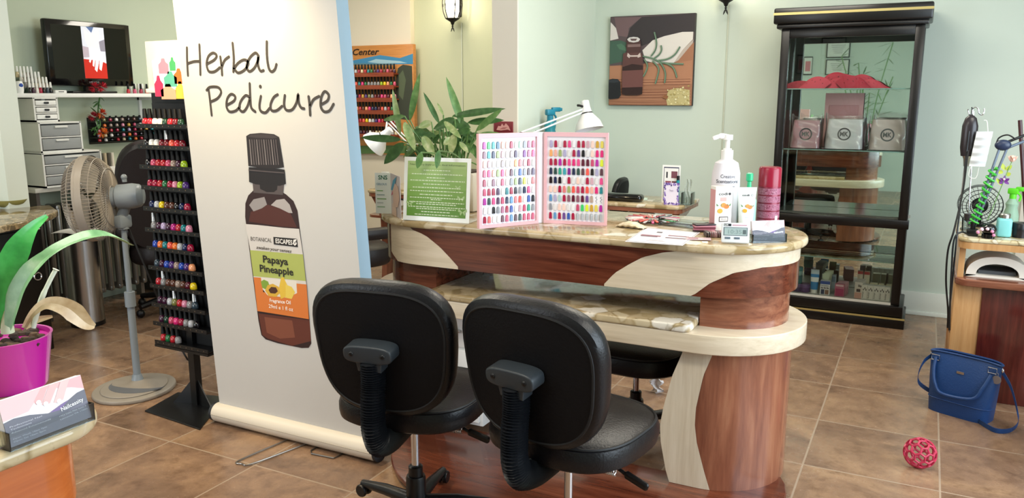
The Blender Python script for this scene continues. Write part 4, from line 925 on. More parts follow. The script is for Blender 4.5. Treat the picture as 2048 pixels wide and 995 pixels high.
# ------------------------------------------------------------------ manicure tables by the back wall
def uv_lamp(label, loc, rotz=0, s=1.0):
    t = thing('nail_dryer', label, 'lamp', loc, rotz)
    ow = mat('#e6e0d4', .35); P = [(.17*math.cos(PI*k/24), .0+.135*math.sin(PI*k/24)**.75) for k in range(25)]
    I = [(.115*math.cos(PI*k/24), .012+.078*math.sin(PI*k/24)**.75) for k in range(25)]
    m = MB(); M = xf((0, -.1, .0), (PI/2, 0, 0))
    for z in (0, -.2):
        a = [m.v(M @ Vector((x*s, y*s, z))) for x, y in P]; b = [m.v(M @ Vector((x*s, y*s, z))) for x, y in I]
        for k in range(24): m.f([a[k], a[k+1], b[k+1], b[k]])
        if z == 0: A, B = a, b
        else:
            for k in range(24): m.f([A[k], A[k+1], a[k+1], a[k]]); m.f([B[k], B[k+1], b[k+1], b[k]])
            m.f([b[k] for k in range(25)])
    m.m(ow); m.bx(-.17*s, .17*s, -.1, .1, 0, .012); m.build('shell', ow, t)
    MB().m(mat('#4a4c50', .4)).bx(-.1*s, .1*s, -.06, .09, .013, .03).build('hand_rest', None, t); return t
t = None
def mani_table(label, x0, x1, y0, y1, z, rot=0):
    off = ((x0+x1)/2, (y0+y1)/2, 0); t = thing('manicure_table', label, 'table', off)
    r_ = .07; out = [(x0+r_-r_*math.cos(a), y0+r_-r_*math.sin(a)) for a in [PI/2*k/6 for k in range(7)]]+[(x1-r_+r_*math.sin(a), y0+r_-r_*math.cos(a)) for a in [PI/2*k/6 for k in range(7)]]+[(x1, y1), (x0, y1)]
    part(MB().prism(out, z-.028, z, .009), 'worktop', granite, t, off)
    i2 = [(x*.985+off[0]*.015, y*.985+off[1]*.015) for x, y in out]
    part(MB().prism(i2, z-.055, z-.028), 'apron', cherry_l, t, off)
    part(MB().prism(i2, z-.225, z-.205), 'shelf', cherry_l, t, off)
    for s_, xa in ((-1, x0+.02), (1, x1-.02)):
        # curved side panel: wide at the top, drawn in below
        prof = [(0, z-.055), (-.0, z-.055), (-.05, z-.13), (-.09, z-.225), (-.1, z-.5), (-.08, 0), (-.13, 0), (-.15, z-.5), (-.135, z-.225), (-.09, z-.12), (-.05, z-.055)]
        m = MB(); pts = [(xa+s_*(a+.0), h) for a, h in prof]
        m.prism(pts if s_ > 0 else pts[::-1], -(y1-.13), -(y0+.06), 0, xf((0, 0, 0), (PI/2, 0, 0))); part(m, 'side_panel', cherry_v, t, off)
    part(MB().bx(x0+.12, x1-.12, (y0+y1)/2, (y0+y1)/2+.02, .25, z-.225), 'back_panel', cherry_v, t, off); return t
MT = (-2.38, -1.452, 5.36, 5.86, .8)
mani_table('cherry manicure table with stone top in the corner behind the color book', *MT)
uv_lamp('off-white nail dryer on the shelf of the corner manicure table', (-1.8, 5.47, MT[4]-.2045))
LT = (-4.02, -2.85, 5.2, 5.75, .8)
mani_table('cherry manicure table with stone top behind the potted peace lily', *LT)
uv_lamp('off-white nail dryer on the shelf of the table behind the peace lily', (-3.68, 5.31, LT[4]-.2045))
# things on the corner table
Z8 = .8005
def standing_card(name, label, cat, a, b, ztop, mt, tilt=.0):
    """flat card standing between two table points a, b; returns thing, map(u 0..1, w 0..1)"""
    a, b = Vector(a), Vector(b); d = b-a; n = Vector((d.y, -d.x, 0)).normalized(); h = ztop-a.z; o = (a+b)/2
    t = thing(name, label, cat, o)
    def mp(u, w, off=0): return a-o+d*u+Vector((0, 0, h*w))+n*(off-tilt*w)
    m = MB().m(mt); m.grid(lambda u, w: mp(u, w, 0), 1, 1); m.grid(lambda u, w: mp(u, w, -.003), 1, 1)
    for (u0, w0), (u1, w1) in (((0, 0), (1, 0)), ((1, 0), (1, 1)), ((1, 1), (0, 1)), ((0, 1), (0, 0))): m.f([m.v(mp(u0, w0, 0)), m.v(mp(u1, w1, 0)), m.v(mp(u1, w1, -.003)), m.v(mp(u0, w0, -.003))])
    return t, m, mp
a, b = onz(1326, 403, Z8), onz(1362, 405, Z8); b.y = a.y = 5.52
t, m, mp = standing_card('flyer', 'tall white flyer with small photos standing on the corner manicure table', 'flyer', a, b, ony(1344, 330, 5.52).z, white)
for u0, u1, w0, w1, c in ((.08, .92, .05, .95, '#4a4c66'), (.11, .89, .08, .92, '#ecebea'), (.5, .84, .66, .84, '#7a4a56'), (.22, .3, .66, .82, '#23222c'), (.18, .5, .44, .58, '#8e4658'), (.54, .84, .44, .58, '#6a3a48'), (.2, .84, .2, .36, '#c9c3cc')): m.m(mat(c, .5)).rect(u0, u1, w0, w1, mp, .0004+.0003*(u0+w0))
m.build('sheet', None, t)
a, b = onz(1319, 412, Z8), onz(1352, 412, Z8); b.y = a.y = 5.42
t, m, mp = standing_card('floral_card', 'white card with a purple flower border leaning on the white flyer', 'card', a, b, ony(1336, 365, 5.42).z, mat('#e9e2f3', .5))
rnd = random.Random(2)
for k in range(70):
    s_ = rnd.random()*4; u, w = ((s_, .04), (.95, s_-1), (3-s_, .95), (.05, 4-s_))[int(s_)]
    m.m(mat(rnd.choice(['#7a5fb0', '#9a86c8', '#5b4a86', '#b9a6d8']), .5)).disc(u+rnd.gauss(0, .03), min(.97, max(.03, w+rnd.gauss(0, .03)))*1.0, .06, .045, mp, .0004+.00002*k, 8)
m.m(mat('#8f86a8', .5)).textfit('Thank', (.36, .62), (.64, .62), .08, mp, .003)
m.build('sheet', None, t)
o = onz(1374, 404, Z8); t = thing('acrylic_tray', 'clear acrylic tray holding tools at the end of the corner manicure table', 'tray', (o.x, 5.5, Z8))
m = MB().m(acrylic).bx(-.08, .07, -.05, .05, 0, .005)
for x in (-.08, .0, .067): m.bx(x, x+.003, -.05, .05, .005, .085)
m.bx(-.08, .07, -.05, -.047, .005, .06).bx(-.08, .07, .047, .05, .005, .085); m.build('tray_body', None, t)
t2 = thing('brush', 'teal handled brush standing in the acrylic tray', 'brush', (o.x-.04, 5.5, Z8+.006)); MB().m(mat('#1f8f9a', .35)).cyl((0, 0, 0), .012, 0, .16, 12).build('handle', None, t2); MB().m(black).cyl((0, 0, 0), .011, .16, .19, 12).build('bristles', None, t2)
t2 = thing('packet', 'clear crinkled packet of small parts sticking out of the acrylic tray', 'packet', (o.x+.035, 5.5, Z8+.006)); m = MB().m(mat('#cfd6cf', .15, 0, .5, .6, 0, 1, 0, 1.1)); m.grid(lambda u, v: Vector((-.02+.04*u+.006*math.sin(v*9), .01*math.sin(u*11+v*7), .17*v)), 8, 8); m.build('film', None, t2)
o = onz(1300, 388, Z8); t = thing('napkin', 'pale mint napkin lying flat on the corner manicure table', 'napkin', (o.x, 5.62, Z8)); MB().m(mat('#c9dcd0', .8)).box((0, 0, .003), (.16, .12, .004), .001, (0, 0, .3)).build('cloth', None, t)
o = onz(1235, 403, Z8); t = thing('hand_rest', 'black padded hand rest lying on the corner manicure table', 'cushion', (o.x, 5.47, Z8)); MB().m(black_g).box((0, 0, .028), (.34, .1, .055), .026, seg=4).build('pad', None, t)
cc = ony(1205, 372, 5.75)
t = dup(c1, (cc.x-.02, 6.02-.0, .0), R(90), 'black task chair tucked behind the corner manicure table', None); t.location = (-2.265, 6.04, 0); t.scale = (.6, .6, .93)
# shelf on the partition with a spray bottle
off = (-2.40, 5.35, 1.12); t = thing('small_shelf', 'little white shelf fixed to the partition above the corner table', 'shelf', off)
part(MB().bx(-2.47, -2.34, 5.06, 5.62, 1.1, 1.12, .003), 'board', white, t, off); part(MB().bx(-2.47, -2.45, 5.1, 5.12, 1.0, 1.1).bx(-2.47, -2.37, 5.1, 5.12, 1.08, 1.1), 'bracket', white, t, off)
def spray_bottle(label, loc, rotz, body, head, h=.25):
    t = thing('spray_bottle', label, 'bottle', loc, rotz); k = h/.25
    MB().m(mat(body, .12, 0, .5, .35, 0, 1, 0, 1.2)).lathe([(0, 0), (.034*k, 0), (.037*k, .01*k), (.036*k, .09*k), (.026*k, .13*k), (.03*k, .15*k), (.014*k, .18*k), (.0, .18*k)], seg=24).build('body', None, t)
    m = MB().m(mat(head, .35)); m.cyl((0, 0, 0), .016*k, .175*k, .2*k, 16); m.box((.0, .0, .215*k), (.026*k, .05*k, .03*k), .006*k); m.box((0, -.035*k, .228*k), (.02*k, .05*k, .022*k), .005*k); m.box((0, -.064*k, .228*k), (.016*k, .012*k, .016*k), .003*k)
    m.tube(cv([(0, -.02*k, .208*k), (0, -.035*k, .19*k), (0, -.03*k, .165*k)]), .005*k, 8); m.build('trigger_head', None, t); return t
p = onx(1100, 270, -2.39); spray_bottle('teal spray bottle on the little partition shelf', (-2.39, p.y, 1.121), R(150), '#3f9aa8', '#1f7f9a', .36)
p = onx(1050, 262, -2.39); t = thing('brush', 'black slanted brush in a cup on the little partition shelf', 'brush', (-2.39, 5.12, 1.121)); MB().m(white).lathe([(0, 0), (.022, 0), (.025, .06), (.022, .06), (.019, .004), (0, .004)], seg=16).build('cup', None, t); MB().m(black).tube([(0, .0, .01), (-.01, -.03, .1), (-.02, -.07, .19)], [.004, .006, .002], 8).build('stick', None, t)
a = ony(997, 265, 4.88); b = ony(1028, 243, 4.88); off = ((a.x+b.x)/2, 4.886, a.z); t = thing('hand_plaque', 'small red plaque with pink hands on the end of the partition', 'plaque', off)
xa, xb = -2.645, -2.5; za, zb = a.z, b.z
m = MB().m(mat('#7a2430', .5)).bx(xa, xb, 4.874, 4.886, za, zb, .002); pl_ = lambda u, w, o=0: Vector((xa+(xb-xa)*u, 4.8735-o, za+(zb-za)*w))
m.m(mat('#d9a09a', .5)).p2([(.15, .25), (.4, .2), (.75, .3), (.9, .2), (.85, .4), (.8, .6), (.65, .85), (.55, .6), (.45, .82), (.38, .58), (.25, .6)], pl_, .0008)
m.m(mat('#b26a68', .5)).p2([(.3, .3), (.6, .35), (.75, .5), (.5, .48)], pl_, .0016); part(m, 'plaque_body', None, t, off)
# clamp lamps
def desk_lamp(label, base, elbow, head, aim, cat='lamp', r_=.085):
    t = thing('desk_lamp', label, cat, base); b = Vector(base); e = Vector(elbow)-b; h = Vector(head)-b
    wm_ = mat('#e9e9ea', .3); MB().m(black).cyl((0, 0, 0), .03, 0, .05, 20).cyl((0, 0, 0), .012, .05, .1, 12).build('clamp', None, t)
    sd = Vector((0, 0, .018))
    for s_ in (-1, 1):
        MB().rod(Vector((0, 0, .08))+sd*s_*.5, e+sd*s_, .006, 8).build('lower_arm', wm_, t); MB().rod(e+sd*s_, h+sd*s_*.6, .006, 8).build('upper_arm', wm_, t)
    MB().m(black).sphere(e, .022, 12, 8).build('elbow_joint', None, t)
    q = Vector(aim).to_track_quat('-Z', 'Y').to_matrix().to_4x4(); m = MB(); m.T = Matrix.Translation(h) @ q
    m.m(wm_).lathe([(.03, .03), (.034, -.0), (.04, -.03), (r_*.85, -.09), (r_, -.14), (r_*.97, -.14), (r_*.8, -.09), (.034, -.03), (.03, 0)], seg=32); m.lathe([(0, .07), (.012, .065), (.03, .06), (.032, .0)], seg=24); hd = m.build('shade', None, t)
    m = MB(); m.T = Matrix.Translation(h) @ q; m.m(black).lathe([(.036, -.022), (.04, -.022), (.042, -.03), (.036, -.03)], seg=24); m.tube([(.02, 0, .02), (.06, 0, .03), (.075, 0, .03)], .009, 8); m.build('collar', None, hd)
    m = MB(); m.T = Matrix.Translation(h) @ q; m.m(white).sphere((0, 0, -.07), .03, 12, 8); m.build('bulb', None, hd); return t
hd = ony(1172, 219, 5.25); el = ony(1042, 270, 4.8); bs_ = Vector((-2.22, 5.43, Z8))
desk_lamp('white clamp desk lamp leaning over the corner manicure table', bs_, el, hd, (.25, -.1, -1), r_=.1)
p = ony(748, 285, 5.3); e2_ = ony(775, 240, 5.35)
desk_lamp('white clamp lamp tilted over the table behind the peace lily', (-3.45, 5.5, Z8), e2_, ony(771, 268, 5.3), (-.7, -.2, -.6), r_=.11)
a = ony(733, 370, 5.4); t = thing('patterned_box', 'small black and white patterned box on the table behind the lily', 'box', (max(-3.95, ony(741, 370, 5.4).x), 5.4, Z8))
m = MB().m(white).box((0, 0, .065), (.055, .04, .13), .003)
for k in range(12): m.m(black).rect(-.022+(k % 3)*.016, -.012+(k % 3)*.016, .02+(k//3)*.026, .034+(k//3)*.026, lambda u, w, o=0: Vector((u, -.0205-o, w)))
m.build('box_body', None, t)
ac = ony(700, 470, 4.35); dup(ARM, (ac.x-.12, 4.42, 0), R(-30), 'dark leather salon armchair between the banner and the reception desk')
# ------------------------------------------------------------------ glass display cabinet
FX0, FX1, FY0, FY1 = -.94, -.065, 5.85, 6.24
off = ((FX0+FX1)/2, 6.05, 0); t = thing('display_cabinet', 'tall black display cabinet with glass shelves and a mirrored back', 'cabinet', off); CB = t
gold = mat('#cdbb7d', .3, .7)
def pc(m, name, mt=None, par=None): return part(m, name, mt, par or t, off)
pc(MB().bx(FX0-.045, FX1+.04, FY0-.04, FY1+.01, 0, .06, .004).bx(FX0-.03, FX1+.025, FY0-.025, FY1+.01, .06, .15, .008), 'base', black_cab)
pc(MB().bx(FX0-.0455, FX1+.0405, FY0-.041, FY0-.035, .062, .074), 'gold_strip', gold)
cr = MB().bx(FX0-.03, FX1+.02, FY0-.03, FY1, 1.99, 2.02, .008).bx(FX0-.05, FX1+.038, FY0-.05, FY1, 2.02, 2.125, .012); pc(cr, 'crown', black_cab)
pc(MB().bx(FX0-.051, FX1+.039, FY0-.0515, FY0-.045, 2.078, 2.094), 'gold_strip', gold)
for x0_, x1_, y0_, y1_ in ((FX0, FX0+.055, FY0, FY0+.05), (FX1-.055, FX1, FY0, FY0+.05), (FX0, FX0+.04, FY1-.05, FY1), (FX1-.04, FX1, FY1-.05, FY1)): pc(MB().bx(x0_, x1_, y0_, y1_, .15, 1.99, .004), 'post', black_cab)
pc(MB().bx(FX0+.055, FX1-.055, FY0+.005, FY0+.045, 1.93, 1.99, .003), 'top_rail', black_cab)
pc(MB().bx(FX0+.02, FX1+.012, FY0-.012, FY0+.045, .675, .735, .006), 'middle_rail', black_cab)
pc(MB().m(mat('#6f6d66', .15)).bx(FX0+.04, FX1-.04, FY0+.045, FY1-.02, .735, .748), 'middle_deck')
pc(MB().bx(FX0+.04, FX1-.04, FY1-.012, FY1-.006, .16, 1.985), 'mirror_back', mirror)
pc(MB().m(black_m).bx(FX0, FX1, FY1-.006, FY1+.005, .15, 1.99), 'back_board')
pc(MB().m(mat('#c9c6bd', .35)).bx(FX0+.04, FX1-.04, FY0+.002, FY1-.02, .15, .165), 'bottom_deck')
gls = pane
for z in (1.595, 1.183, .435):
    g = pc(MB().bx(FX0+.045, FX1-.045, FY0+.05, FY1-.02, z-.007, z), 'glass_shelf', gls)
    MB().m(mat('#8fb0a4', .2)).bx(FX0+.045, FX1-.045, FY0+.0485, FY0+.05, z-.007, z).build('edge', None, g)
for x in (FX0+.004, FX1-.008): pc(MB().bx(x, x+.004, FY0+.05, FY1-.05, .16, 1.985), 'side_glass', gls)
pc(MB().bx(FX0+.056, FX1-.056, FY0+.012, FY0+.015, .74, 1.93), 'front_glass', gls)
pc(MB().bx(FX0+.056, FX1-.056, FY0+.012, FY0+.015, .165, .674), 'front_glass', gls)
MB().m(steel).cyl((0, 0, 0), .01, 0, .02, 12).build('lock', None, t, loc=(FX1+.004-off[0], FY0+.02-off[1], .75))
# red foam slippers on the top shelf
def slipper(label, loc, rot, L, h, sl, col):
    t = thing('foam_slipper', label, 'slipper', loc, rot, 'foam slippers on the top cabinet shelf'); fm = mat(col, .75)
    def fn(u, v, q=0): k = (.45+.55*math.sin(PI*min(1, max(0, u)))**.7); return Vector((-L/2+L*u+sl*h*v, .02*(2*u-1)**2+.025*v+q, h*v*k))
    m = MB()
    m.grid(lambda u, v: fn(u, v), 16, 5); m.grid(lambda u, v: fn(u, v, .006), 16, 5); m.grid(lambda u, v: fn(u, 1, .006*v), 16, 1)
    for e_ in (0, 1): m.grid(lambda u, v: fn(e_, u, .006*v), 4, 1)
    m.build('foam_strip', fm, t); m = MB().m(mat('#6a1722', .7))
    for u, v in ((.2, .5), (.35, .7), (.5, .55), (.65, .75), (.8, .5)): m.disc(u, v, .016, .05, lambda a, b, q=0: fn(a, b, -.0008), 0, 8)
    m.build('holes', None, t); return t
for i, (x, yy, a, L, h, sl, w_) in enumerate(((1600, 6.08, 2, .2, .055, 0, 'lying lowest at the left end'), (1622, 5.915, 3, .17, .08, .5, 'second from left in the front'), (1650, 6.025, -2, .2, .11, .6, 'tallest one left of the middle'), (1668, 5.97, 2, .17, .07, .4, 'low one in the front middle'), (1694, 6.135, 0, .2, .1, -.3, 'tall one right of the middle'), (1712, 5.915, -3, .19, .085, -.5, 'front one right of the middle'), (1742, 6.08, -2, .18, .095, -.7, 'leaning right behind the last one'), (1756, 5.97, -2, .15, .06, -.9, 'at the right end of the pile'))):
    q = ony(x, 176, yy); slipper('red foam pedicure slipper %s on the top cabinet shelf' % w_, (q.x, yy, 1.5955), R(a), L, h, sl, ['#c23a4c', '#cf4656', '#b83043'][i % 3])
# logo pouches in clear bags
fold = mat('#d9a0a0', .6)
p0, p1 = ony(1648, 232, 6.17), ony(1729, 186, 6.17)
t = thing('pink_folder', 'large flat pink folder standing at the back behind the pouches', 'folder', ((p0.x+p1.x)/2, 6.19, 1.184))
MB().m(fold).bx(-(p1.x-p0.x)/2, (p1.x-p0.x)/2, -.008, .004, 0, p1.z-1.184, .002).build('cover', None, t); MB().m(mat('#c98a8c', .6)).bx(-(p1.x-p0.x)/2+.03, (p1.x-p0.x)/2-.03, -.016, -.0085, 0, (p1.z-1.184)*.78, .002).build('sheet', None, t)
for i, (xa, xb, yt, col, wd_) in enumerate(((1578, 1640, 241, '#c98e96', 'dusty pink'), (1645, 1727, 239, '#e6dcdb', 'white'), (1733, 1812, 240, '#d9bfb6', 'cream'))):
    yy = 5.96; a, b, c = ony(xa, 297, yy), ony(xb, 299, yy), ony((xa+xb)/2, yt, yy); w_ = b.x-a.x; h = c.z-1.185
    t = thing('cosmetic_pouch', '%s pouch with a round black MK emblem, wrapped in clear plastic' % wd_, 'pouch', ((a.x+b.x)/2, yy+.05, 1.1845), 0, None)
    m = MB(); m.m(mat(col, .45)); hw = w_/2*.93
    m.grid(lambda u, v: Vector(((hw*(1-.12*v**2))*math.copysign(abs(math.cos(2*PI*u))**.35, math.cos(2*PI*u)), .05*(1-.55*v)*math.copysign(abs(math.sin(2*PI*u))**.5, math.sin(2*PI*u)), .002+h*v)), 48, 8, True)
    m.poly([Vector((hw*.88*math.copysign(abs(math.cos(2*PI*k/48))**.35, math.cos(2*PI*k/48)), .0225*math.copysign(abs(math.sin(2*PI*k/48))**.5, math.sin(2*PI*k/48)), .002+h)) for k in range(48)]).m(mat('#8f7f70', .4)).rod((-hw*.85, 0, .004+h), (hw*.85, 0, .004+h), .003, 6)
    bd = m.build('pouch_body', None, t)
    mp = lambda u, v, o=0: Vector((u, -.05*(1-.55*v/h)-.0015-o*.5, v+.002))
    m = MB().m(mat('#1d1517', .4)); cz = h*.5; rr = min(.043, h*.34); m.ring(0, cz, rr*.78, rr, mp, .001, 36); m.textfit('MK', (-rr*.62, cz-rr*.32), (rr*.62, cz-rr*.32), rr*.7, mp, .002, 0, .03); m.build('emblem', None, bd)
    m = MB(); rnd = random.Random(i+3); ph = rnd.random()*6
    m.grid(lambda u, v: Vector(((hw+.004+.003*math.sin(9*v+ph+u*20))*(1-.0*v)*math.copysign(abs(math.cos(2*PI*u))**.4, math.cos(2*PI*u)), (.066-.05*v+.004*math.sin(23*u+11*v))*math.copysign(abs(math.sin(2*PI*u))**.5, math.sin(2*PI*u)), .001+(h+.035+.012*math.sin(u*13+ph))*v)), 40, 12, True)
    m.build('plastic_wrap', film, t)
# goods on the bottom deck
ZD = .166
def deck(x, y, yy=None): p = onz(x, y, ZD); return p
def jar(label, x, y, z, col, lid, r_=.035, h=.055, group=None):
    p = onz(x, y, ZD); t = thing('cream_jar', label, 'jar', (max(FX0+.06+r_, p.x), max(5.89+r_, p.y), z), 0, group)
    MB().m(mat(col, .25)).lathe([(0, 0), (r_*.9, 0), (r_, .006), (r_, h*.6), (0, h*.6)], seg=20).build('jar_body', None, t); MB().m(mat(lid, .3)).lathe([(r_*1.04, h*.6), (r_*1.04, h), (r_, h+.003), (0, h+.003)], seg=20).build('lid', None, t)
for k, (x, y, lv, c, ld, w_) in enumerate(((1590, 596, 0, '#4a3a5c', '#5a4a70', 'purple jar, bottom of the left stack'), (1588, 596, 1, '#3f7a78', '#2f6466', 'teal jar, middle of the left stack'), (1588, 596, 2, '#8fb0a8', '#3f7a78', 'teal-lidded pale jar, top of the left stack'), (1607, 590, 0, '#5a3f6a', '#6a4f7c', 'purple jar standing right of the left jar stack'))):
    p = onz(x, y, ZD); jar(w_+' in the cabinet bottom', x, 588 if k < 3 else 586, ZD+.0005+lv*.059, c, ld)
def tube_pack(label, loc, w_, h, col, cap, group, band=None):
    loc = (loc[0], min(6.165, max(5.925, loc[1])), loc[2]); t = thing('cream_tube', label, 'tube', loc, 0, group)
    MB().m(mat(cap, .35)).cyl((0, 0, 0), w_*.38, 0, h*.2, 16).build('cap', None, t)
    m = MB().m(mat(col, .35)); 
    def fn(u, v): a = 2*PI*u; k = 1-v; return Vector((w_*(.42+.08*v)*math.cos(a), w_*(.4*k+.02)*math.sin(a), h*.2+h*.8*v))
    m.grid(fn, 24, 6, True)
    if band:
        m.m(mat(band, .35)); m.grid(lambda u, v: fn(u, .5+.3*v)*1.0+Vector((0, -.0008 if math.sin(2*PI*u) < 0 else .0008, 0)), 24, 2, True)
    m.build('tube_body', None, t); return t
def carton(name, label, loc, sx, sy, h, cols, group=None, bands=(), rotz=0):
    loc = (min(loc[0], FX1-.062-sx/2), min(6.2-sy/2, max(5.885+sy/2, loc[1])), loc[2]); t = thing(name, label, 'box', loc, rotz, group); m = MB().m(mat(cols, .45)).bx(-sx/2, sx/2, -sy/2, sy/2, 0, h, .0015); f_ = lambda u, w, o=0: Vector((-sx/2+sx*u, -sy/2-.0006-o, h*w))
    for c, u0, u1, w0, w1 in bands: m.m(mat(c, .45)).rect(u0, u1, w0, w1, f_, .0003*(1+u0+w0*.5))
    m.build('carton', None, t); return t, f_, h
fr = onz(1622, 594, ZD)
for k in range(4): tube_pack('blue and white cream tube, %s from the front in the blue row' % ORD[k], (fr.x-.006*k, 5.925+k*.056, ZD), .058, .135, '#2f7fb8' if k == 0 else '#c9d6dc', '#e6e4dc', 'blue tubes in the cabinet bottom', '#e9ebe6')
fr = onz(1650, 568, ZD)
for k in range(4): tube_pack('pale green cream tube, %s from the front in the green row' % ORD[k], (fr.x+.025+.004*k, 5.985+k*.052, ZD), .05, .13, '#c2cbb0', '#a8b08f', 'green tubes in the cabinet bottom')
fr = onz(1643, 600, ZD); t, f_, h = carton('nail_carton', 'small white and blue carton with a dark hand picture beside the blue tubes', (fr.x, fr.y, ZD), .065, .05, .1, '#e3e4e6', None, (('#2f56a0', 0, 1, .78, 1), ('#34405c', .12, .46, .06, .4), ('#8a6a5a', .52, .9, .06, .38)))
m = MB().m(mat('#2a2c34', .5)).textfit('Nail Solution', (.1, .64), (.9, .64), .1, f_, .002); m.m(mat('#1d1d22', .5)).textfit('6a 6a 6a', (.1, .47), (.9, .47), .12, f_, .002, 0, .02); m.build('lettering', None, t)
for k, (x, y) in enumerate(((1664, 565), (1682, 565))): p = onz(x, y, ZD); carton('clear_box', 'clear bluish plastic box, %s of the pair behind the pink boxes' % ('left' if k == 0 else 'right'), (-.57+.052*k, 6.14, ZD), .045, .04, .1, '#aebcc6', 'clear bluish boxes', (('#7f93a6', .1, .9, .5, .9),))
fr = onz(1672, 605, ZD)
for k in range(4): carton('pink_carton', 'pink nail care carton, %s from the front in the pink row' % ORD[k], (fr.x+.006*k, 5.905+k*.032, ZD), .062, .028, .088, '#c2708a' if k == 0 else '#d9a6b2', 'pink cartons in the cabinet bottom', (('#a83a66', .08, .92, .05, .62), ('#e6c2cc', .1, .9, .8, .95)))
p = onz(1697, 566, ZD); jar('pink glass jar behind the pink cartons', 1697, 566, ZD, '#c78f98', '#cda4a6', .04, .06)
fr = onz(1706, 611, ZD)
for k in range(4):
    t, f_, h = carton('slip_carton', 'white and nude carton, %s from the front in the row right of the pink ones' % ORD[k], (fr.x+.012+.004*k, 5.905+k*.034, ZD), .05, .03, .115, '#dcd3c8', 'nude cartons in the cabinet bottom', (('#3a3230', .25, .75, .4, .58), ('#d3a394', .05, .95, .0, .36)))
    if k == 0: MB().m(mat('#1d1d20', .5)).textfit('Slip', (.42, .72), (.86, .72), .13, f_, .002, 0, .02).build('lettering', None, t)
for k in range(2): p = onz(1722+k*9, 580, ZD); carton('tall_carton', 'tall cream carton with a red top, %s of two behind the nude cartons' % ('left' if k == 0 else 'right'), (-.335+.043*k, 6.12, ZD), .036, .036, .15, '#d3c6ae', 'tall cream cartons', (('#b03a3a', 0, 1, .86, 1),))
for k in range(5):
    p = onz(1723+k*12, 612+k*1.4, ZD); t, f_, h = carton('white_carton', 'white carton with black leaf print, %s from left in the front row' % ORD[k], (p.x, p.y+.01, ZD), .036, .05, .1, '#e9e6de', 'white cartons in the cabinet bottom', (('#3d3b38', .2, .34, .62, .74), ('#3d3b38', .45, .58, .7, .84), ('#3d3b38', .66, .8, .6, .74)))
    MB().m(mat('#4a4844', .5)).textfit('footlogix', (.3, .1), (.3, .55), .22, f_, .002, up=(-.22, 0)).build('lettering', None, t)
for k in range(3): p = onz(1748+k*17, 572, ZD); carton('cream_carton', 'pale cream soap carton, %s from left behind the white cartons' % ORD[k], (-.24+.056*k, 6.05, ZD), .05, .045, .085, '#d3c8a4', 'cream cartons in the cabinet bottom', (('#c2b27f', .1, .9, .1, .6),))
# certificates and a tall plant on the wall behind the camera: the mirror shows them
YM = FY1-.012
def refl(x, y, Yv): p = ony(x, y, Yv); return p.x, p.z
for nm, lab, (xa, ya, xb, yb), art in (('framed_certificate', 'upper black framed certificate on the front wall', (1652, 80, 1702, 116), 0), ('framed_certificate', 'lower black framed certificate on the front wall', (1650, 118, 1700, 150), 0), ('framed_picture', 'small framed pink picture on the front wall beside the certificates', (1606, 113, 1626, 150), 1)):
    Yv = 2*YM+1.99; a, b = refl(xa, yb, Yv), refl(xb, ya, Yv)
    o = ((a[0]+b[0])/2, -1.99, (a[1]+b[1])/2); w_, h = b[0]-a[0], b[1]-a[1]; t = thing(nm, lab, 'picture', o)
    m = MB().m(black).bx(-w_/2, w_/2, -.01, .012, -h/2, h/2, .003); m.build('frame', None, t)
    f_ = lambda u, v, o=0: Vector((u*w_, .0125+o, v*h)); m = MB().m(mat('#d8dad2', .5)).rect(-.45, .45, -.44, .44, f_, .0005)
    if art: m.m(mat('#c97a82', .5)).rect(-.3, .3, -.3, .25, f_, .001)
    else:
        for k in range(5): m.m(mat('#a9aaa6', .5)).rect(-.3+.03*k, .3-.03*k, .2-.11*k, .24-.11*k, f_, .001)
    m.build('sheet', None, t)
PX = refl(1735, 200, 2*YM+1.4); t = thing('bamboo_plant', 'tall leafy bamboo palm by the front wall, seen in the cabinet mirror', 'plant', (PX[0], -1.4, 0))
MB().m(mat('#7a5a44', .5)).lathe([(0, 0), (.15, 0), (.19, .35), (.2, .36), (.18, .36), (.17, .32), (0, .32)], seg=28).build('pot', None, t)
m = MB(); rnd = random.Random(12)
for k in range(9):
    a = rnd.random()*6.28; top = Vector((rnd.gauss(0, .22), rnd.gauss(0, .18), rnd.uniform(1.5, 2.35))); P = cv([(.04*math.cos(a), .04*math.sin(a), .3), (top.x*.4, top.y*.4, top.z*.6), top]); m.m(leaf_m).tube(P, .008, 5)
    for j in range(16):
        b_ = P[rnd.randrange(4, len(P))]; d = Vector((rnd.gauss(0, 1), rnd.gauss(0, 1), rnd.uniform(-.7, .5))).normalized(); m.m(rnd.choice([leaf_d, leaf_m])); leaf(m, b_, b_+d*rnd.uniform(.16, .3), .035, (.1, .2, 1), 5, .1)
m.build('foliage', None, t)
# ------------------------------------------------------------------ things on the reception desk
ZC = UZ+.0008
def dk(x, y): return onz(x, y, ZC)
# ---- the color book
A, B, C_, D_ = dk(957, 457), dk(1075, 446), dk(1088, 445), dk(1213, 451)
H = .383; pink = mat('#e3b3b8', .35); pink_d = mat('#d39aa4', .35); pgw = mat('#e9e6ea', .4)
o = (B+C_)/2; t = thing('color_book', 'open pink swatch book of nail colors standing on the desk', 'book', o)
def pan(a, b): d = (b-a); n = Vector((d.y, -d.x, 0)).normalized(); return lambda u, w, off_=0: a-o+d*u+Vector((0, 0, H*w))+n*off_
def slab(m, f_, u0, u1, w0, w1, n0, n1):
    V = [m.v(f_(u, w, n)) for n in (n0, n1) for u, w in ((u0, w0), (u1, w0), (u1, w1), (u0, w1))]
    m.f(V[:4][::-1]); m.f(V[4:])
    for k in range(4): m.f([V[k], V[(k+1) % 4], V[4+(k+1) % 4], V[4+k]])
LP, SPN, RP = pan(A, B), pan(B, C_), pan(C_, D_)
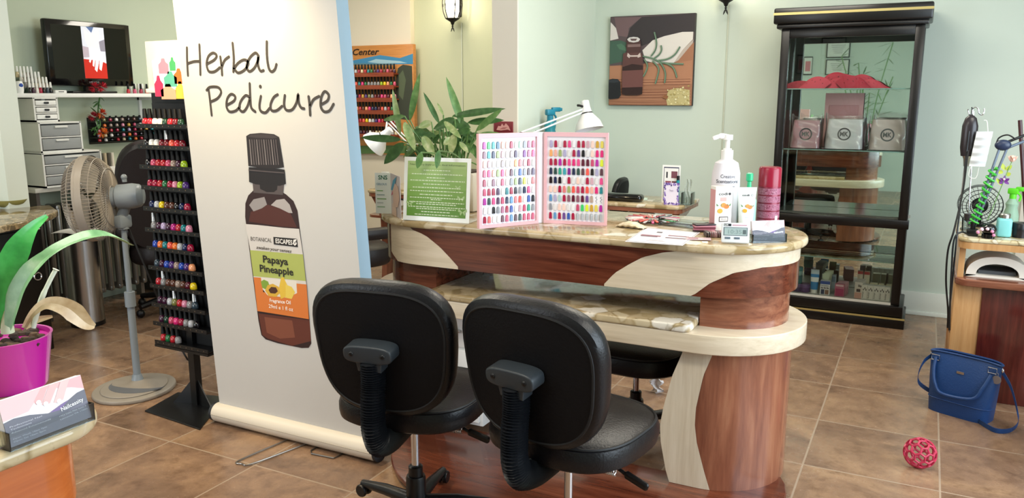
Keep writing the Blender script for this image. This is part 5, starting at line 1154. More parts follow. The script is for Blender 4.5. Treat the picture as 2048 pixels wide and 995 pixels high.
m = MB(); slab(m, LP, 0, 1, 0, 1, -.012, -.004); m.build('left_cover', pink, t); m = MB(); slab(m, SPN, 0, 1, 0, 1, -.012, -.004); m.build('spine', pgw, t); m = MB(); slab(m, RP, 0, 1, 0, 1, -.012, -.004); m.build('right_cover', pink, t)
def page(f_, nm):
    m = MB(); m.m(pgw); slab(m, f_, .045, .965, .035, .955, -.004, .0)
    m.m(pink)
    for u0, u1, w0, w1 in ((0, .045, 0, 1), (.965, 1, 0, 1), (.045, .965, 0, .035), (.045, .965, .955, 1)): slab(m, f_, u0, u1, w0, w1, -.004, .008)
    for i in range(9):
        for k in range(12): u = .103+.805*k/11; m.m(mat('#b9b7be', .6)).rect(u-.018, u+.018, .875-i*.0985-.049, .875-i*.0985-.044, f_, .0008)
    if nm == 'right_page':
        for k in (10, 11):
            u, w = .105+.8*k/11, .875-6*.0985; m.m(mat('#5a5864', .6)).stroke([(u+.01, w+.03), (u-.01, w+.015), (u+.012, w), (u-.008, w-.02), (u+.012, w-.035)], .005, f_, .001)
    return m.build(nm, None, t)
lp, rp = page(LP, 'left_page'), page(RP, 'right_page')
TC = dict(M='#b02a9a', G='#3fc46a', C='#3a9fa8', S='#3f6a86', P='#e3a898', p='#efcabc', R='#a51f42', W='#dcd8d6', m='#a9d6bf', g='#8f9096', V='#b06a88', r='#c24a6c', D='#46234a', B='#20204a', n='#1a2a4a', k='#18151c', O='#9aa86a', d='#c9a0aa', t='#a89a98', w='#e6e4e4', o='#e6a466', s='#dd7a7a', h='#e04a86', H='#d82a72', q='#a8c6c2', b='#3a5aa8', u='#5a3a44', Y='#d6e03a', y='#d9c65a', l='#a9a2c0', T='#2a7f86', a='#5f93bd', L='#6a4a8a', c='#e8584e', E='#2f9a7f', f='#2a4a44', x='#7a2a86', i='#5a1830', z='#c79a3a', j='#b39a8a', X='#e9e6e8', v='#8a5a6a')
LR = ['MGCSPpRwmgVr', 'vCBOdWtDwxVh', 'pdWwtWwosdRW', 'rhPOhpiqbguD', 'RWvWrWgOnYWs', 'rRRDWTRkgnhW', 'MfhDrnascwbk', 'WWkgVRbWdrEg', 'RsWWiraufrrr']
RRw = ['lRWRhwRRdpzy', 'oPOlWRLkWpHH', 'RRMRhHhiirMY', 'nfECxnfucklu', 'knkwRWpWRdWh', 'ppRsOcrRcPHT', 'alqRviviLj11', 'gWppWwrGYzyM', 'RaRLbR000000']
tip2 = [(-.5, -.42), (-.42, -.5), (.42, -.5), (.5, -.42), (.44, .3), (.3, .47), (0, .5), (-.3, .47), (-.44, .3)]
def tipmesh(m, f_, u, w, du, dw, mt):
    m.m(mt); b = [m.v(f_(u+x*du, w+y*dw, .0006)) for x, y in tip2]; tt = [m.v(f_(u+x*du*.8, w+y*dw*.88, .0042)) for x, y in tip2]; m.f(tt)
    for k in range(len(b)): m.f([b[k], b[(k+1) % len(b)], tt[(k+1) % len(b)], tt[k]])
tiny = mat('#b9b7be', .6); mm = MB()
def tmat(c): return mat(TC[c], .15, 0, .5, 0, .5)
for pg, f_, rows_, us in ((rp, RP, RRw, (.105, .905)), (lp, LP, LR, (.1, .915))):
    for i, row in enumerate(rows_):
        w = .875-i*.0985
        for k, c in enumerate(row):
            u = us[0]+(us[1]-us[0])*k/11
            if c == '1':
                continue
                m.m(mat('#5a5864', .6)).stroke([(u+.01, w+.03), (u-.01, w+.015), (u+.012, w), (u-.008, w-.02), (u+.012, w-.035)], .005, f_, .001); continue
            if pg is rp:
                m = MB(); tipmesh(m, f_, u, w, .052, .077, acrylic if c == '0' else tmat(c)); m.build('clear_nail_tip' if c == '0' else 'nail_tip', None, pg)
            else: tipmesh(mm, f_, u, w, .055, .077, tmat(c))
x = mm.build('nail_tips', None, lp); x['kind'] = 'stuff'; pass
# ---- acrylic sign
A, B = dk(806, 439), dk(938, 447); o = (A+B)/2; d = B-A; n = Vector((d.y, -d.x, 0)).normalized(); H2 = .272
t = thing('sign_holder', 'clear acrylic stand with a green printed notice at the desk left end', 'sign', o)
SG = lambda u, w, off_=0: A-o+d*u+Vector((0, 0, H2*w))+n*(off_-.03*w)
m = MB().m(mat('#e6e9e4', .15)); slab(m, SG, 0, 1, 0, 1, -.004, 0); slab(m, lambda u, w, q=0: A-o+d*u+Vector((0, 0, .003*w))-n*(.09*q), 0, 1, 0, 1, 0, 1); m.build('acrylic_stand', None, t)
t2 = MB()
t2.m(mat('#6f9a3c', .5)).rect(.055, .945, .075, .94, SG, .0008); m = t2
for k in range(8): m.m(mat(['#a3bd7a', '#98b66c', '#8caf60', '#82a854', '#789f48', '#6f983f', '#669238', '#5f8c33'][k], .5)).rect(.055, .945, .94-.108*(k+1), .94-.108*k, SG, .001)
m.m(mat('#55693a', .5)).textfit('Necessary Instruction And Information', (.09, .875), (.92, .875), .028, SG, .0016)
rnd = random.Random(8)
for k, (w, u0, u1) in enumerate(((.8, .3, .7), (.74, .12, .88), (.685, .35, .62), (.64, .1, .92), (.585, .3, .7), (.53, .14, .86), (.475, .1, .9), (.42, .25, .75), (.37, .1, .92), (.345, .42, .58), (.3, .09, .92), (.27, .2, .8), (.225, .08, .93), (.195, .2, .8), (.15, .28, .72), (.105, .18, .84))):
    u = u0; m.m(mat('#dfe8cd', .5))
    while u < u1: q = rnd.uniform(.015, .05); m.rect(u, min(u+q, u1), w-.006, w+.006, SG, .0016); u += q+.01
for u, w, s_ in ((.87, .38, .05), (.9, .17, .06), (.1, .27, .05), (.82, .55, .035)): 
    for sx in (-1, 1): m.m(mat('#a9c489', .5)).p2([(u, w), (u+sx*s_, w+s_*.9), (u+sx*s_*1.1, w+.1*s_), (u+sx*s_*.3, w-.1*s_)], SG, .0014); m.p2([(u, w-.002), (u+sx*s_*.7, w-s_*.2), (u+sx*s_*.5, w-s_*.9)], SG, .0014)
m.build('notice', None, t)
# ---- peace lily in a cream planter
pa, pb = ony(967, 440, 3.28).x, -2.2
t = thing('peace_lily', 'big leafy peace lily in a cream planter behind the green notice', 'plant', ((pa+pb)/2, 3.27, ZC)); PO = Vector(((pa+pb)/2, 3.27, ZC))
w_ = (pa-pb)/2; m = MB().m(mat('#d3cdbb', .5)); m.bx(-w_, w_, -.085, .085, 0, .18, .012); m.build('planter', None, t); MB().m(mat('#3a2c20', .9)).bx(-w_+.015, w_-.015, -.07, .07, .178, .186).build('soil', None, t)
def lpx(x, y, Y): return ony(700+x/2.9156, 140+y/2.9156, Y)-PO
LV = [((350, 290), (408, 15), 62, 'm', 0, .02), ((292, 372), (248, 110), 56, 'y', .02, -.02), ((318, 268), (192, 292), 52, 'm', -.05, .16), ((295, 405), (62, 392), 66, 'd', -.06, .3), ((312, 425), (198, 548), 95, 'd', -.1, .12), ((318, 305), (380, 472), 78, 'y', -.1, .12), ((425, 385), (492, 500), 84, 'y', -.1, .1),
 ((520, 310), (428, 128), 46, 'd', .0, .08), ((545, 262), (508, 190), 26, 'y', .02, .25), ((610, 285), (485, 345), 80, 'd', -.06, .2), ((662, 335), (560, 38), 66, 'm', .05, -.2), ((600, 268), (908, 225), 70, 'd', .04, .16), ((738, 352), (892, 222), 56, 'm', -.02, .06), ((755, 372), (932, 388), 58, 'm', -.03, .14), ((690, 305), (900, 292), 66, 'd', .06, .12),
 ((550, 300), (650, 400), 56, 'y', -.08, .15), ((610, 372), (585, 492), 74, 'y', -.1, .08), ((640, 420), (692, 482), 44, 'y', -.08, .08), ((518, 470), (505, 575), 48, 'd', -.43, .06), ((415, 480), (392, 575), 54, 'm', -.43, .1), ((700, 372), (792, 405), 60, 'd', 0, .1), ((580, 305), (705, 335), 92, 'd', .05, .1), ((475, 302), (398, 335), 66, 'y', .0, .14), ((755, 560), (778, 642), 44, 'm', -.02, .1),
 ((715, 430), (742, 520), 54, 'm', .05, .1), ((380, 440), (330, 500), 60, 'm', 0, .1), ((470, 420), (440, 500), 66, 'm', .04, .1), ((560, 420), (620, 500), 70, 'm', .04, .1), ((660, 400), (720, 440), 66, 'd', .06, .1), ((360, 380), (420, 420), 66, 'd', .05, .1), ((540, 350), (470, 400), 66, 'd', .05, .1), ((640, 330), (700, 400), 76, 'd', .05, .05), ((330, 470), (390, 520), 60, 'd', .04, .1), ((500, 470), (560, 515), 60, 'm', .05, .1), ((600, 440), (650, 520), 60, 'm', .05, .1)]
rnd = random.Random(31)
for k in range(34):
    bx0, by0 = rnd.uniform(330, 700), rnd.uniform(330, 470); a_ = rnd.uniform(-2.9, .5); L_ = rnd.uniform(60, 120); LV.append(((bx0, by0), (bx0+L_*math.cos(a_), min(545, by0-L_*.5*math.sin(a_)+20)), rnd.uniform(40, 66), rnd.choice('ddmmmy'), rnd.uniform(-.06, .08), rnd.uniform(.05, .2)))
m = MB(); mats_ = dict(d=leaf_d, m=leaf_m, y=leaf_y); rnd = random.Random(4)
for (bx_, by_), (tx_, ty_), w_, c, dy, dr in LV:
    Y = 3.27+dy; a, b = lpx(bx_, by_, Y), lpx(tx_, ty_, Y-.02+rnd.uniform(-.03, .03)); m.m(mats_[c]); L_ = (b-a).length
    vd = (a+PO-CAM).normalized(); leaf(m, a, b, w_/2.9156/500*1.35, -vd+Vector((rnd.uniform(-.3, .3), 0, rnd.uniform(0, .5))), 9, .12, 0)
    s0_ = Vector((max(-.16, min(.16, (a.x)*.5)), rnd.uniform(-.04, .04), .18)); m.m(leaf_m).tube(cv([s0_, (s0_*.5+a*.5)+Vector((0, 0, .03)), a], 4), .0035, 5)
m.build('foliage', None, t)
# ---- folded brochure left of the notice, green spray bottle behind it
A, B, Cq = dk(752, 426), dk(783, 427), dk(802, 438); o = A
t = thing('brochure', 'white folded brochure with green lettering and a painted face by the green notice', 'brochure', o)
hB = ony(766, 346, A.y).z-ZC; d1, d2 = B-A, Cq-B
B1 = lambda u, w, q=0: d1*u+Vector((0, 0, hB*w))+Vector((d1.y, -d1.x, 0)).normalized()*q; B2 = lambda u, w, q=0: d1+d2*u+Vector((0, 0, hB*w))+Vector((d2.y, -d2.x, 0)).normalized()*q
m = MB().m(mat('#dfe6e0', .4)); slab(m, B1, 0, 1, 0, 1, -.002, 0); m.m(mat('#c9bfc0', .4)); slab(m, B2, 0, 1, 0, 1, -.002, 0)
m.m(mat('#1f6a50', .5)).textfit('SNS', (.22, .84), (.8, .84), .1, B1, .001, 0, .02); m.m(mat('#3a7aa0', .5)).textfit('GELOUS', (.1, .7), (.75, .7), .05, B1, .001)
for k, c in enumerate(('#7aa86a', '#9ab0b0', '#7aa86a', '#b0b8b4', '#8ab08a')): m.m(mat(c, .5)).rect(.1, .5+.1*(k % 3), .55-.1*k, .575-.1*k, B1, .001)
for c, P in (('#d8b8a6', [(.3, .2), (.75, .25), (.95, .5), (.8, .75), (.5, .8), (.25, .6)]), ('#4f9ab8', [(.05, .6), (.3, .85), (.7, .98), (.5, .75), (.25, .6)]), ('#c94a6a', [(.05, .45), (.3, .65), (.6, .8), (.35, .55)]), ('#b83a4a', [(.7, .36), (.9, .4), (.75, .44)]), ('#3a3a40', [(.55, .6), (.8, .62), (.7, .65)]), ('#e0c2b0', [(.1, 0), (.6, 0), (.55, .25), (.2, .3)])): m.m(mat(c, .5)).p2(P, B2, .001+.0002*len(P))
m.build('paper', None, t)
p = dk(782, 420); spray_bottle('green-headed spray bottle behind the brochure and the notice', (-2.13, 3.1, ZC), R(190), '#cfe0d0', '#2fa05a', .21)
# ---- nail sample ring, tissue pack, price sheet, tool case
p = dk(1305, 441); t = thing('sample_ring', 'round fan of colored nail sample tips lying flat on the desk', 'swatches', p)
rnd = random.Random(6); MB().m(mat('#d9cfc6', .4)).cyl((0, 0, 0), .045, 0, .004, 24).build('hub', None, t)
for k in range(40):
    a = 2*PI*k/40; m = MB(); m.T = xf((0, 0, .004+.004*(k % 2)), (0, 0, a)); m.box((.08, 0, .004), (.075, .012, .006), .003); m.build('sample_tip', tmat(rnd.choice('RhWkgPcOVWknrpswGs')), t)
p = dk(1262, 455); t = thing('tissue_pack', 'small beige crumpled packet on the desk right of the color book', 'packet', p, R(-8))
m = MB().m(mat('#d6c6a6', .5)); m.grid(lambda u, v: Vector((-.065+.13*u, .03*math.cos(2*PI*v)*(.6+.4*math.sin(PI*u)), .002+.012*(1+math.sin(2*PI*v))*math.sin(PI*u*.96+.06)+.002*math.sin(30*u+9*v))), 20, 12); m.build('wrapper', None, t)
A, B, C_, D_ = dk(1250, 483), dk(1365, 491), dk(1400, 465), dk(1292, 455); o = (A+B+C_+D_)/4; o.z = ZC
t = thing('price_sheet', 'white printed sheet with two photo strips lying flat on the desk', 'paper', o)
PS = lambda u, w, q=0: (A*(1-u)+B*u)*(1-w)+(D_*(1-u)+C_*u)*w-o+Vector((0, 0, .0012+q))
m = MB().m(mat('#e6e2e6', .4)); slab(m, lambda u, w, q=0: PS(u, w, q), 0, 1, 0, 1, -.001, 0); m.m(mat('#4a4658', .5))
for r4 in ((.02, .98, .03, .04), (.02, .98, .96, .97), (.02, .026, .03, .97), (.974, .98, .03, .97)): m.rect(*r4, PS, .0004)
for c, r4 in (('#8e5a68', (.1, .46, .44, .52)), ('#5a3a48', (.12, .42, .4, .44)), ('#8e6a78', (.56, .92, .55, .62)), ('#6a4a5a', (.56, .92, .4, .46)), ('#4a3a48', (.3, .4, .7, .78)), ('#b0a0aa', (.35, .6, .2, .22)), ('#b0a0aa', (.32, .66, .14, .16))): m.m(mat(c, .5)).rect(*r4, PS, .0004)
m.build('sheet', None, t)
p = dk(1366, 452); t = thing('tool_case', 'clear lidded plastic case with dark tools lying on the desk', 'case', p, R(-12))
m = MB().m(acrylic).bx(-.1, .1, -.03, .03, 0, .003)
for a4 in ((-.1, .1, -.03, -.028), (-.1, .1, .028, .03), (-.1, -.098, -.03, .03), (.098, .1, -.03, .03)): m.bx(*a4, .003, .025)
m.build('case_body', None, t)
for k in range(2): MB().m(black).box((.06, -.008+.016*k, .008), (.05, .01, .009), .003).rod((.03, -.008+.016*k, .008), (-.07, -.004+.01*k, .008), .0025).build('tool', None, t)
p = dk(1408, 462); t = thing('color_fan', 'small fanned stack of dark pink swatch strips on the desk', 'swatches', p, R(20))
for k in range(5): MB().m(mat(['#3a2228', '#b06a7a', '#7a3a48', '#c98a96', '#2a1a20'][k], .4)).box((0, .0, .004+.006*k), (.085, .055-.004*k, .005), .001, (0, 0, .12*k-.2)).build('strip', None, t)
p = dk(1440, 472); t = thing('swatch_booklet', 'spiral bound brown and pink striped swatch booklet by the timer', 'booklet', (p.x-.015, p.y-.005, ZC), R(25))
m = MB()
for k in range(6): m.m(mat(['#3a2a2a', '#8a5a5e', '#c08a8e', '#5a3438', '#a06a70', '#241a1c'][k], .4)).box((-.035+.014*k, 0, .009), (.0135, .06, .018), .001)
m.build('strips', None, t); m = MB().m(steel).tube([(-.04+.08*i/96, -.032+.006*math.cos(i*.65), .012+.01*math.sin(i*.65)) for i in range(97)], .0012, 5); m.build('spiral', None, t)
p = dk(1398, 478); t = thing('pink_card', 'small glossy pink card lying in front of the swatch booklet', 'card', (p.x, p.y-.005, ZC), R(15)); MB().m(mat('#d9b9c0', .3)).box((0, 0, .003), (.09, .05, .002), .0005).m(mat('#a87a86', .4)).box((-.02, 0, .0042), (.035, .04, .0006)).build('card', None, t)
# ---- lotion pump, box, tubes, spray can, timer, card holder
p = dk(1447, 451); pz = lambda y, Y=p.y: ony(1447, y, Y).z-ZC
t = thing('lotion_bottle', 'tall white lotion pump bottle at the right end of the desk', 'bottle', p); r_ = .058
hb_, hs, hn = pz(322), pz(345), pz(312)
m = MB().m(mat('#e6e2e8', .3)).lathe([(0, 0), (r_*.95, 0), (r_, .008), (r_, hs*.78), (r_*.97, hs), (r_*.8, hb_*.98), (r_*.42, hb_+.008), (r_*.38, hb_+.01), (0, hb_+.01)], seg=40); m.build('bottle_body', None, t)
top = pz(270); m = MB().m(white).cyl((0, 0, 0), .024, hb_+.005, hb_+.045, 28).cyl((0, 0, 0), .017, hb_+.045, hb_+.052, 24).cyl((0, 0, 0), .0095, hb_+.05, top-.01, 16)
q = RT; m.cyl((0, 0, 0), .02, top-.018, top+.002, 24); m.tube(cv([Vector((0, 0, top-.008)), -q*.03+Vector((0, 0, top-.004)), -q*.062+Vector((0, 0, top-.014))]), [.012]*7+[.009]*5+[.006], 10); m.build('pump', None, t)
fx = math.atan2(-CAM.y+p.y, p.x)  # the printed side faces the room
base_a = math.atan2(-p.y, -p.x)
def cylmap(r, z0=0, a0=None): a0 = base_a if a0 is None else a0; return lambda u, w, q=0: Vector(((r+q)*math.cos(a0+u/r), (r+q)*math.sin(a0+u/r), w+z0))
cm = cylmap(r_, 0); m = MB().m(mat('#3a3a44', .5)); zt_ = pz(353); zt2 = pz(363); zt3 = pz(371)
m.textfit('Creative', (-.022, zt_), (.04, zt_), .014, cm, .0006); m.textfit('Scentsations', (-.04, zt2), (.054, zt2), .014, cm, .0006, 0, .012); m.textfit('Hand & Body Lotion', (-.028, zt3), (.04, zt3), .007, cm, .0006)
m.build('lettering', None, t)
def face_cam(p): return math.atan2(p.x, -p.y)*1.0
a0 = dk(1428, 461); a1 = dk(1461, 460); d = (a1-a0); wB = d.length; ang = math.atan2(d.y, d.x)
t = thing('lotion_box', 'white and pink lotion carton with orange fruit picture before the pump bottle', 'box', a0, ang); hB = ony(1445, 374, a0.y).z-ZC
m = MB().m(mat('#e9e4de', .4)).bx(0, wB, 0, .05, 0, hB, .001); m.m(mat('#d39a9e', .4)).bx(-.0006, .0, .001, .049, .002, hB*.93)
fm = lambda u, w, q=0: Vector((wB*u, -.0006-q, hB*w))
m.m(mat('#332f30', .5)).textfit('codi', (.18, .81), (.72, .81), .06, fm, .0005, 0, .02); m.disc(.84, .835, .08, .03, fm, .0005, 12); m.m(mat('#c9a09a', .5)).rect(.3, .66, .67, .76, fm, .0005)
def fruit(m, f_, cx, cy, sx, sy):
    for u, w, c in ((-.2, -.07, '#d9a032'), (.18, .03, '#d8742c'), (.0, .06, '#e08a3a')): m.m(mat(c, .5)).disc(cx+u*sx, cy+w*sy, .16*sx, .055*sy, f_, .001+.0002*(u+.3), 14)
    for a_ in (-.5, -.2, .3, .5): m.m(mat('#4f7a46', .5)).p2([(cx+a_*sx*.6, cy+.05*sy), (cx+a_*sx*.9, cy+.11*sy), (cx+a_*sx*.8, cy+.04*sy)], f_, .0014)
fruit(m, fm, .5, .52, 1, 1); m.m(mat('#4a4446', .5)).rect(.26, .8, .2, .32, fm, .0005); m.m(mat('#e6dcd2', .5)).rect(.3, .76, .22, .3, fm, .0009)
m.m(mat('#4a4446', .5)).textfit('We are', (.36, .25), (.7, .25), .03, fm, .0013); m.build('carton', None, t)
p2 = dk(1490, 459); t = thing('lotion_tube', 'white lotion tube with orange fruit picture standing on its cap beside the carton', 'tube', p2, math.atan2(RT.y, RT.x)); hT = ony(1490, 374, p2.y).z-ZC; wT = .078
MB().m(white).cyl((0, 0, 0), .022, 0, .025, 24).build('cap', None, t)
tf = lambda u, v: Vector((wT*(.34+.16*v)*math.cos(2*PI*u), wT*(.34*(1-v)+.015)*math.sin(2*PI*u), .022+(hT-.022)*v))
m = MB().m(mat('#e2ebe8', .35)); m.grid(tf, 32, 8, True)
tm_ = lambda u, w, q=0: Vector((wT*(u-.5)*(.68+.32*w), -(wT*(.34*(1-w)+.015)*math.sqrt(max(.05, 1-((u-.5)*1.9)**2)))-.001-q, .022+(hT-.022)*w))
tb_ = m.build('tube_body', None, t)
m = MB().m(mat('#3a3536', .5)).textfit('codi', (.22, .77), (.62, .77), .055, tm_, .0005, 0, .02); m.ring(.76, .795, .04, .055, lambda u, w, q=0: tm_(.76+(u-.76)*1.2, .795+(w-.795)*.6, q), .0005, 16); fruit(m, tm_, .52, .45, .9, .95)
m.m(mat('#9ab0ac', .5)).rect(.35, .65, .2, .212, tm_, .0005); m.rect(.38, .62, .16, .17, tm_, .0005); m.build('print', None, tb_)
p = dk(1499, 452); p.x, p.y = -.626, 3.337; t = thing('pump_bottle', 'small green pump bottle standing behind the lotion tube', 'bottle', p); hp = ony(1497, 345, p.y).z-ZC
MB().m(mat('#9ccbb8', .3)).lathe([(0, 0), (.03, 0), (.032, .006), (.032, hp*.5), (.02, hp*.62), (.018, hp*.64), (0, hp*.64)], seg=28).build('bottle_body', None, t)
MB().m(mat('#2fb07a', .3)).lathe([(0, hp*.62), (.024, hp*.62), (.024, hp*.72), (.009, hp*.74), (.008, hp*.84), (.014, hp*.86), (.014, hp*.98), (.008, hp), (0, hp)], seg=24).build('pump', None, t)
p = dk(1534, 452); t = thing('spray_can', 'burgundy aerosol spray can with patterned lower half at the desk end', 'can', p); hc_ = ony(1534, 333, p.y).z-ZC; r_ = .045
MB().m(mat('#7a1f36', .3, .2)).lathe([(0, 0), (r_*.96, 0), (r_, .005), (r_, hc_*.68), (r_*.97, hc_*.69), (0, hc_*.69)], seg=36).build('can_body', None, t)
MB().m(mat('#8e1530', .25)).lathe([(r_*1.01, hc_*.68), (r_*1.01, hc_*.97), (r_*.92, hc_), (0, hc_)], seg=36).build('cap', None, t)
m = MB(); cm = cylmap(r_, 0, math.atan2(-p.y, -p.x)); rnd = random.Random(10)
for k in range(5):
    z0_ = hc_*(.03+.13*k); m.m(mat('#9c5a72', .4)).grid(lambda u, v: cm(-.075+.15*u, z0_+hc_*.105*v, .0006), 24, 1)
    for j in range(60): m.m(mat(rnd.choice(['#7a2f4a', '#b98a9c', '#6a2038']), .4)).disc(rnd.uniform(-.072, .072), z0_+rnd.uniform(.003, hc_*.1), .0018, .0018, cm, .001, 5)
m.m(mat('#d9d3d6', .4)).grid(lambda u, v: cm(.03+.014*u, .01+.04*v, .0011), 4, 1); m.build('pattern', None, t)
A, B = dk(1442, 486), dk(1498, 488); o = (A+B)/2; d = B-A; wB = d.length; ang = math.atan2(d.y, d.x)
t = thing('timer', 'white digital timer with grey display standing at the desk front edge', 'timer', o, ang); hT = ony(1470, 447, o.y).z-ZC
m = MB(); M = xf((0, .012, hT/2+.001), (R(-10), 0, 0)); m.T = M; m.m(mat('#dfe2e6', .35)).box((0, 0, 0), (wB, .018, hT), .006); m.T = None; bd = m.build('case', None, t)
fm = lambda u, w, q=0: M @ Vector((wB*(u-.5), -.0094-q, hT*(w-.5)))
m = MB().m(mat('#5f6a70', .3)).rect(.07, .93, .36, .78, fm, .0002); m.m(mat('#9fb0ae', .2)).rect(.1, .9, .39, .75, fm, .0006); m.m(mat('#7f9290', .4)).textfit('10:35', (.24, .46), (.72, .46), .2, fm, .001, 0, .01); m.m(mat('#5a6668', .3)).rect(.76, .88, .45, .66, fm, .001); m.build('display', None, bd)
m = MB().m(mat('#20242c', .4)).rect(.08, .34, .83, .95, fm, .0004); m.m(white).textfit('LUX', (.1, .855), (.24, .855), .07, fm, .0008, 0, .03); m.m(mat('#b04a6a', .5)).rect(.38, .9, .87, .9, fm, .0004); m.build('label', None, bd)
for u in (.22, .56): MB().m(mat('#5f6c78', .4)).grid(lambda a, b: fm(u-.1+.2*a, .19+.1*b, .0012+.001*math.sin(PI*a)*math.sin(PI*b)), 6, 4).build('button', None, bd)
def card_holder(label, A, B, ztop, depth=.03, s=1.0, big=False):
    o = (A+B)/2; d = B-A; wB = d.length; ang = math.atan2(d.y, d.x); h = ztop-A.z; t = thing('card_holder', label, 'card holder', o, ang)
    m = MB().m(acrylic).bx(-wB/2, wB/2, -.001, .001, 0, h*.4).bx(-wB/2, wB/2, 0, depth, 0, .003); 
    for sx in (-1, 1): m.bx(sx*wB/2-.001, sx*wB/2+.001, 0, depth, 0, h*.4)
    m.T = xf((0, depth, 0), (R(-12), 0, 0)); m.bx(-wB/2, wB/2, -.002, 0, 0, h*.62); m.T = None; m.build('acrylic_stand', None, t)
    M = xf((0, .006, .004), (R(-14), 0, 0)); cw, ch = wB*.97, h*1.0
    fm = lambda u, w, q=0: M @ Vector((cw*(u-.5), -q, ch*w))
    m = MB(); m.T = M; m.m(mat('#d8d6dc', .5)).bx(-cw/2, cw/2, .0004, .014, 0, ch); m.T = None
    E_ = (lambda P, c, q: m.m(mat(c, .4)).p2(P, fm, q))
    E_([(0, 0), (1, 0), (1, 1), (0, 1)], '#e6e0e2', .0004)
    E_([(0, .56), (.3, .6), (.42, .8), (.5, 1), (0, 1)], '#d9b4b4', .0006); E_([(.62, .98), (1, .99), (1, .68), (.85, .8), (.7, .86)], '#d3a2a4', .0006)
    E_([(.46, .64), (.5, .6), (.56, .62), (.66, .86), (.74, 1), (.6, 1)], '#dca9a6', .0008); E_([(.6, .6), (.66, .56), (.72, .6), (.82, .9), (.86, 1), (.74, 1)], '#e0b2ae', .001); E_([(.38, .76), (.4, .68), (.47, .68), (.56, .92), (.6, 1), (.5, 1)], '#d8a09e', .0007)
    for u, w in ((.505, .635), (.665, .595), (.43, .715)): m.m(mat('#f0dfe2', .3)).disc(u, w, .03, .05, fm, .0013, 12)
    E_([(0, 0), (1, 0), (1, .66), (.9, .64), (.78, .55), (.64, .4), (.5, .42), (.3, .52), (.12, .56), (0, .53)], '#55535f', .0012); E_([(0, 0), (1, 0), (1, .4), (.8, .36), (.6, .2), (.4, .18), (.2, .2), (0, .2)], '#64606e', .0014); E_([(.52, .42), (.64, .4), (.78, .55), (.7, .52)], '#6a4f86', .0016)
    m.m(mat('#e6e2e4', .4)).textfit('Nailcessity', (.66, .36), (.96, .42), .085, fm, .002, .25, .015)
    for k, (s_, w0) in enumerate((('Professional Nail', .4), ('Technicians', .34), ('Advanced Enhancements', .27), ('Open Week 10am 7pm', .14), ('Open Sat 10am 5pm', .08))): m.m(mat('#c9c6d0', .4)).textfit(s_, (.05, w0), (.05+.022*len(s_), w0), .03, fm, .002)
    for w0, s_ in ((.25, '1903 Lititz Pike Suite A'), (.18, 'Lancaster PA 17601')): m.m(mat('#c9c6d0', .4)).textfit(s_, (.62, w0), (.97, w0+.03), .03, fm, .002)
    m.build('cards', None, t); return t
A, B = dk(1506, 486), dk(1573, 484); card_holder('clear card holder with pink and slate business cards beside the timer', A, B, ony(1540, 444, A.y+.03).z)
# ------------------------------------------------------------------ near counter at the lower left corner
NX, NY = -1.205, .86
off = (-1.8, .3, 0); t = thing('front_counter', 'stone topped cherry counter corner in the near left foreground', 'counter', off)
r_ = .1; out = [(-2.6, -.5), (NX, -.5), (NX, NY-r_)]+[(NX-r_+r_*math.cos(a), NY-r_+r_*math.sin(a)) for a in [PI/2*k/8 for k in range(1, 9)]]+[(-2.6, NY)]
part(MB().prism(out, .985, 1.015, .012), 'worktop', granite, t, off)
i2 = [(x-.035, y-.03) for x, y in out]; part(MB().prism(i2, .86, .985), 'apron', wood('orange_cherry', [(.3, '#9a4a1e'), (.6, '#b5602c'), (.85, '#c47038')], (9, 1, 14), 2, .25), t, off)
i3 = [(x-.07, y-.07) for x, y in out]; part(MB().prism(i3, 0, .86), 'body', mahog_v, t, off)
Z1 = 1.0158
A, B = onz(22, 903, Z1), onz(190, 838, Z1); card_holder('clear holder of pink hand business cards on the near left counter', A, B, ony(85, 764, (A.y+B.y)/2+.02).z)
pc0 = onz(32, 775, Z1); pc0 = Vector((pc0.x, pc0.y+.035, Z1)); PY = pc0.y
VN = Vector((pc0.x, pc0.y, 0)).normalized(); DV = pc0.dot(VN)
def OPW(x, y, dv=0): d = ray(x, y); return CAM+d*((DV+dv)/d.dot(VN))
pb_ = OPW(20, 770); pc0 = Vector((pb_.x, pb_.y, Z1)); DV = pc0.dot(VN); rt_ = (OPW(118, 650)-OPW(20, 650)).length; hpot = OPW(60, 664).z-Z1
t = thing('orchid_pot', 'leafy orchid with a dried leaf in a glossy magenta pot on the near counter', 'plant', pc0)
mg = mat('#b3208f', .18, 0, .5, 0, .5)
MB().m(mg).lathe([(0, 0), (rt_*.78, 0), (rt_*.8, .004), (rt_*.98, hpot*.97), (rt_, hpot), (rt_*.94, hpot), (rt_*.92, hpot*.9), (0, hpot*.88)], seg=48).build('pot', None, t)
m = MB(); rnd = random.Random(5)
for k in range(60): a, q = rnd.random()*6.28, rnd.random()**.5*rt_*.88; m.m(mat(rnd.choice(['#3a2a20', '#54402f', '#2a1e18']), .9)).sphere((q*math.cos(a), q*math.sin(a), hpot*.9), .009, 6, 4, (1.3, 1, .7))
m.build('bark', None, t)['kind'] = 'stuff'
OP = lambda x, y, dy=0: OPW(x, y, dy)-pc0
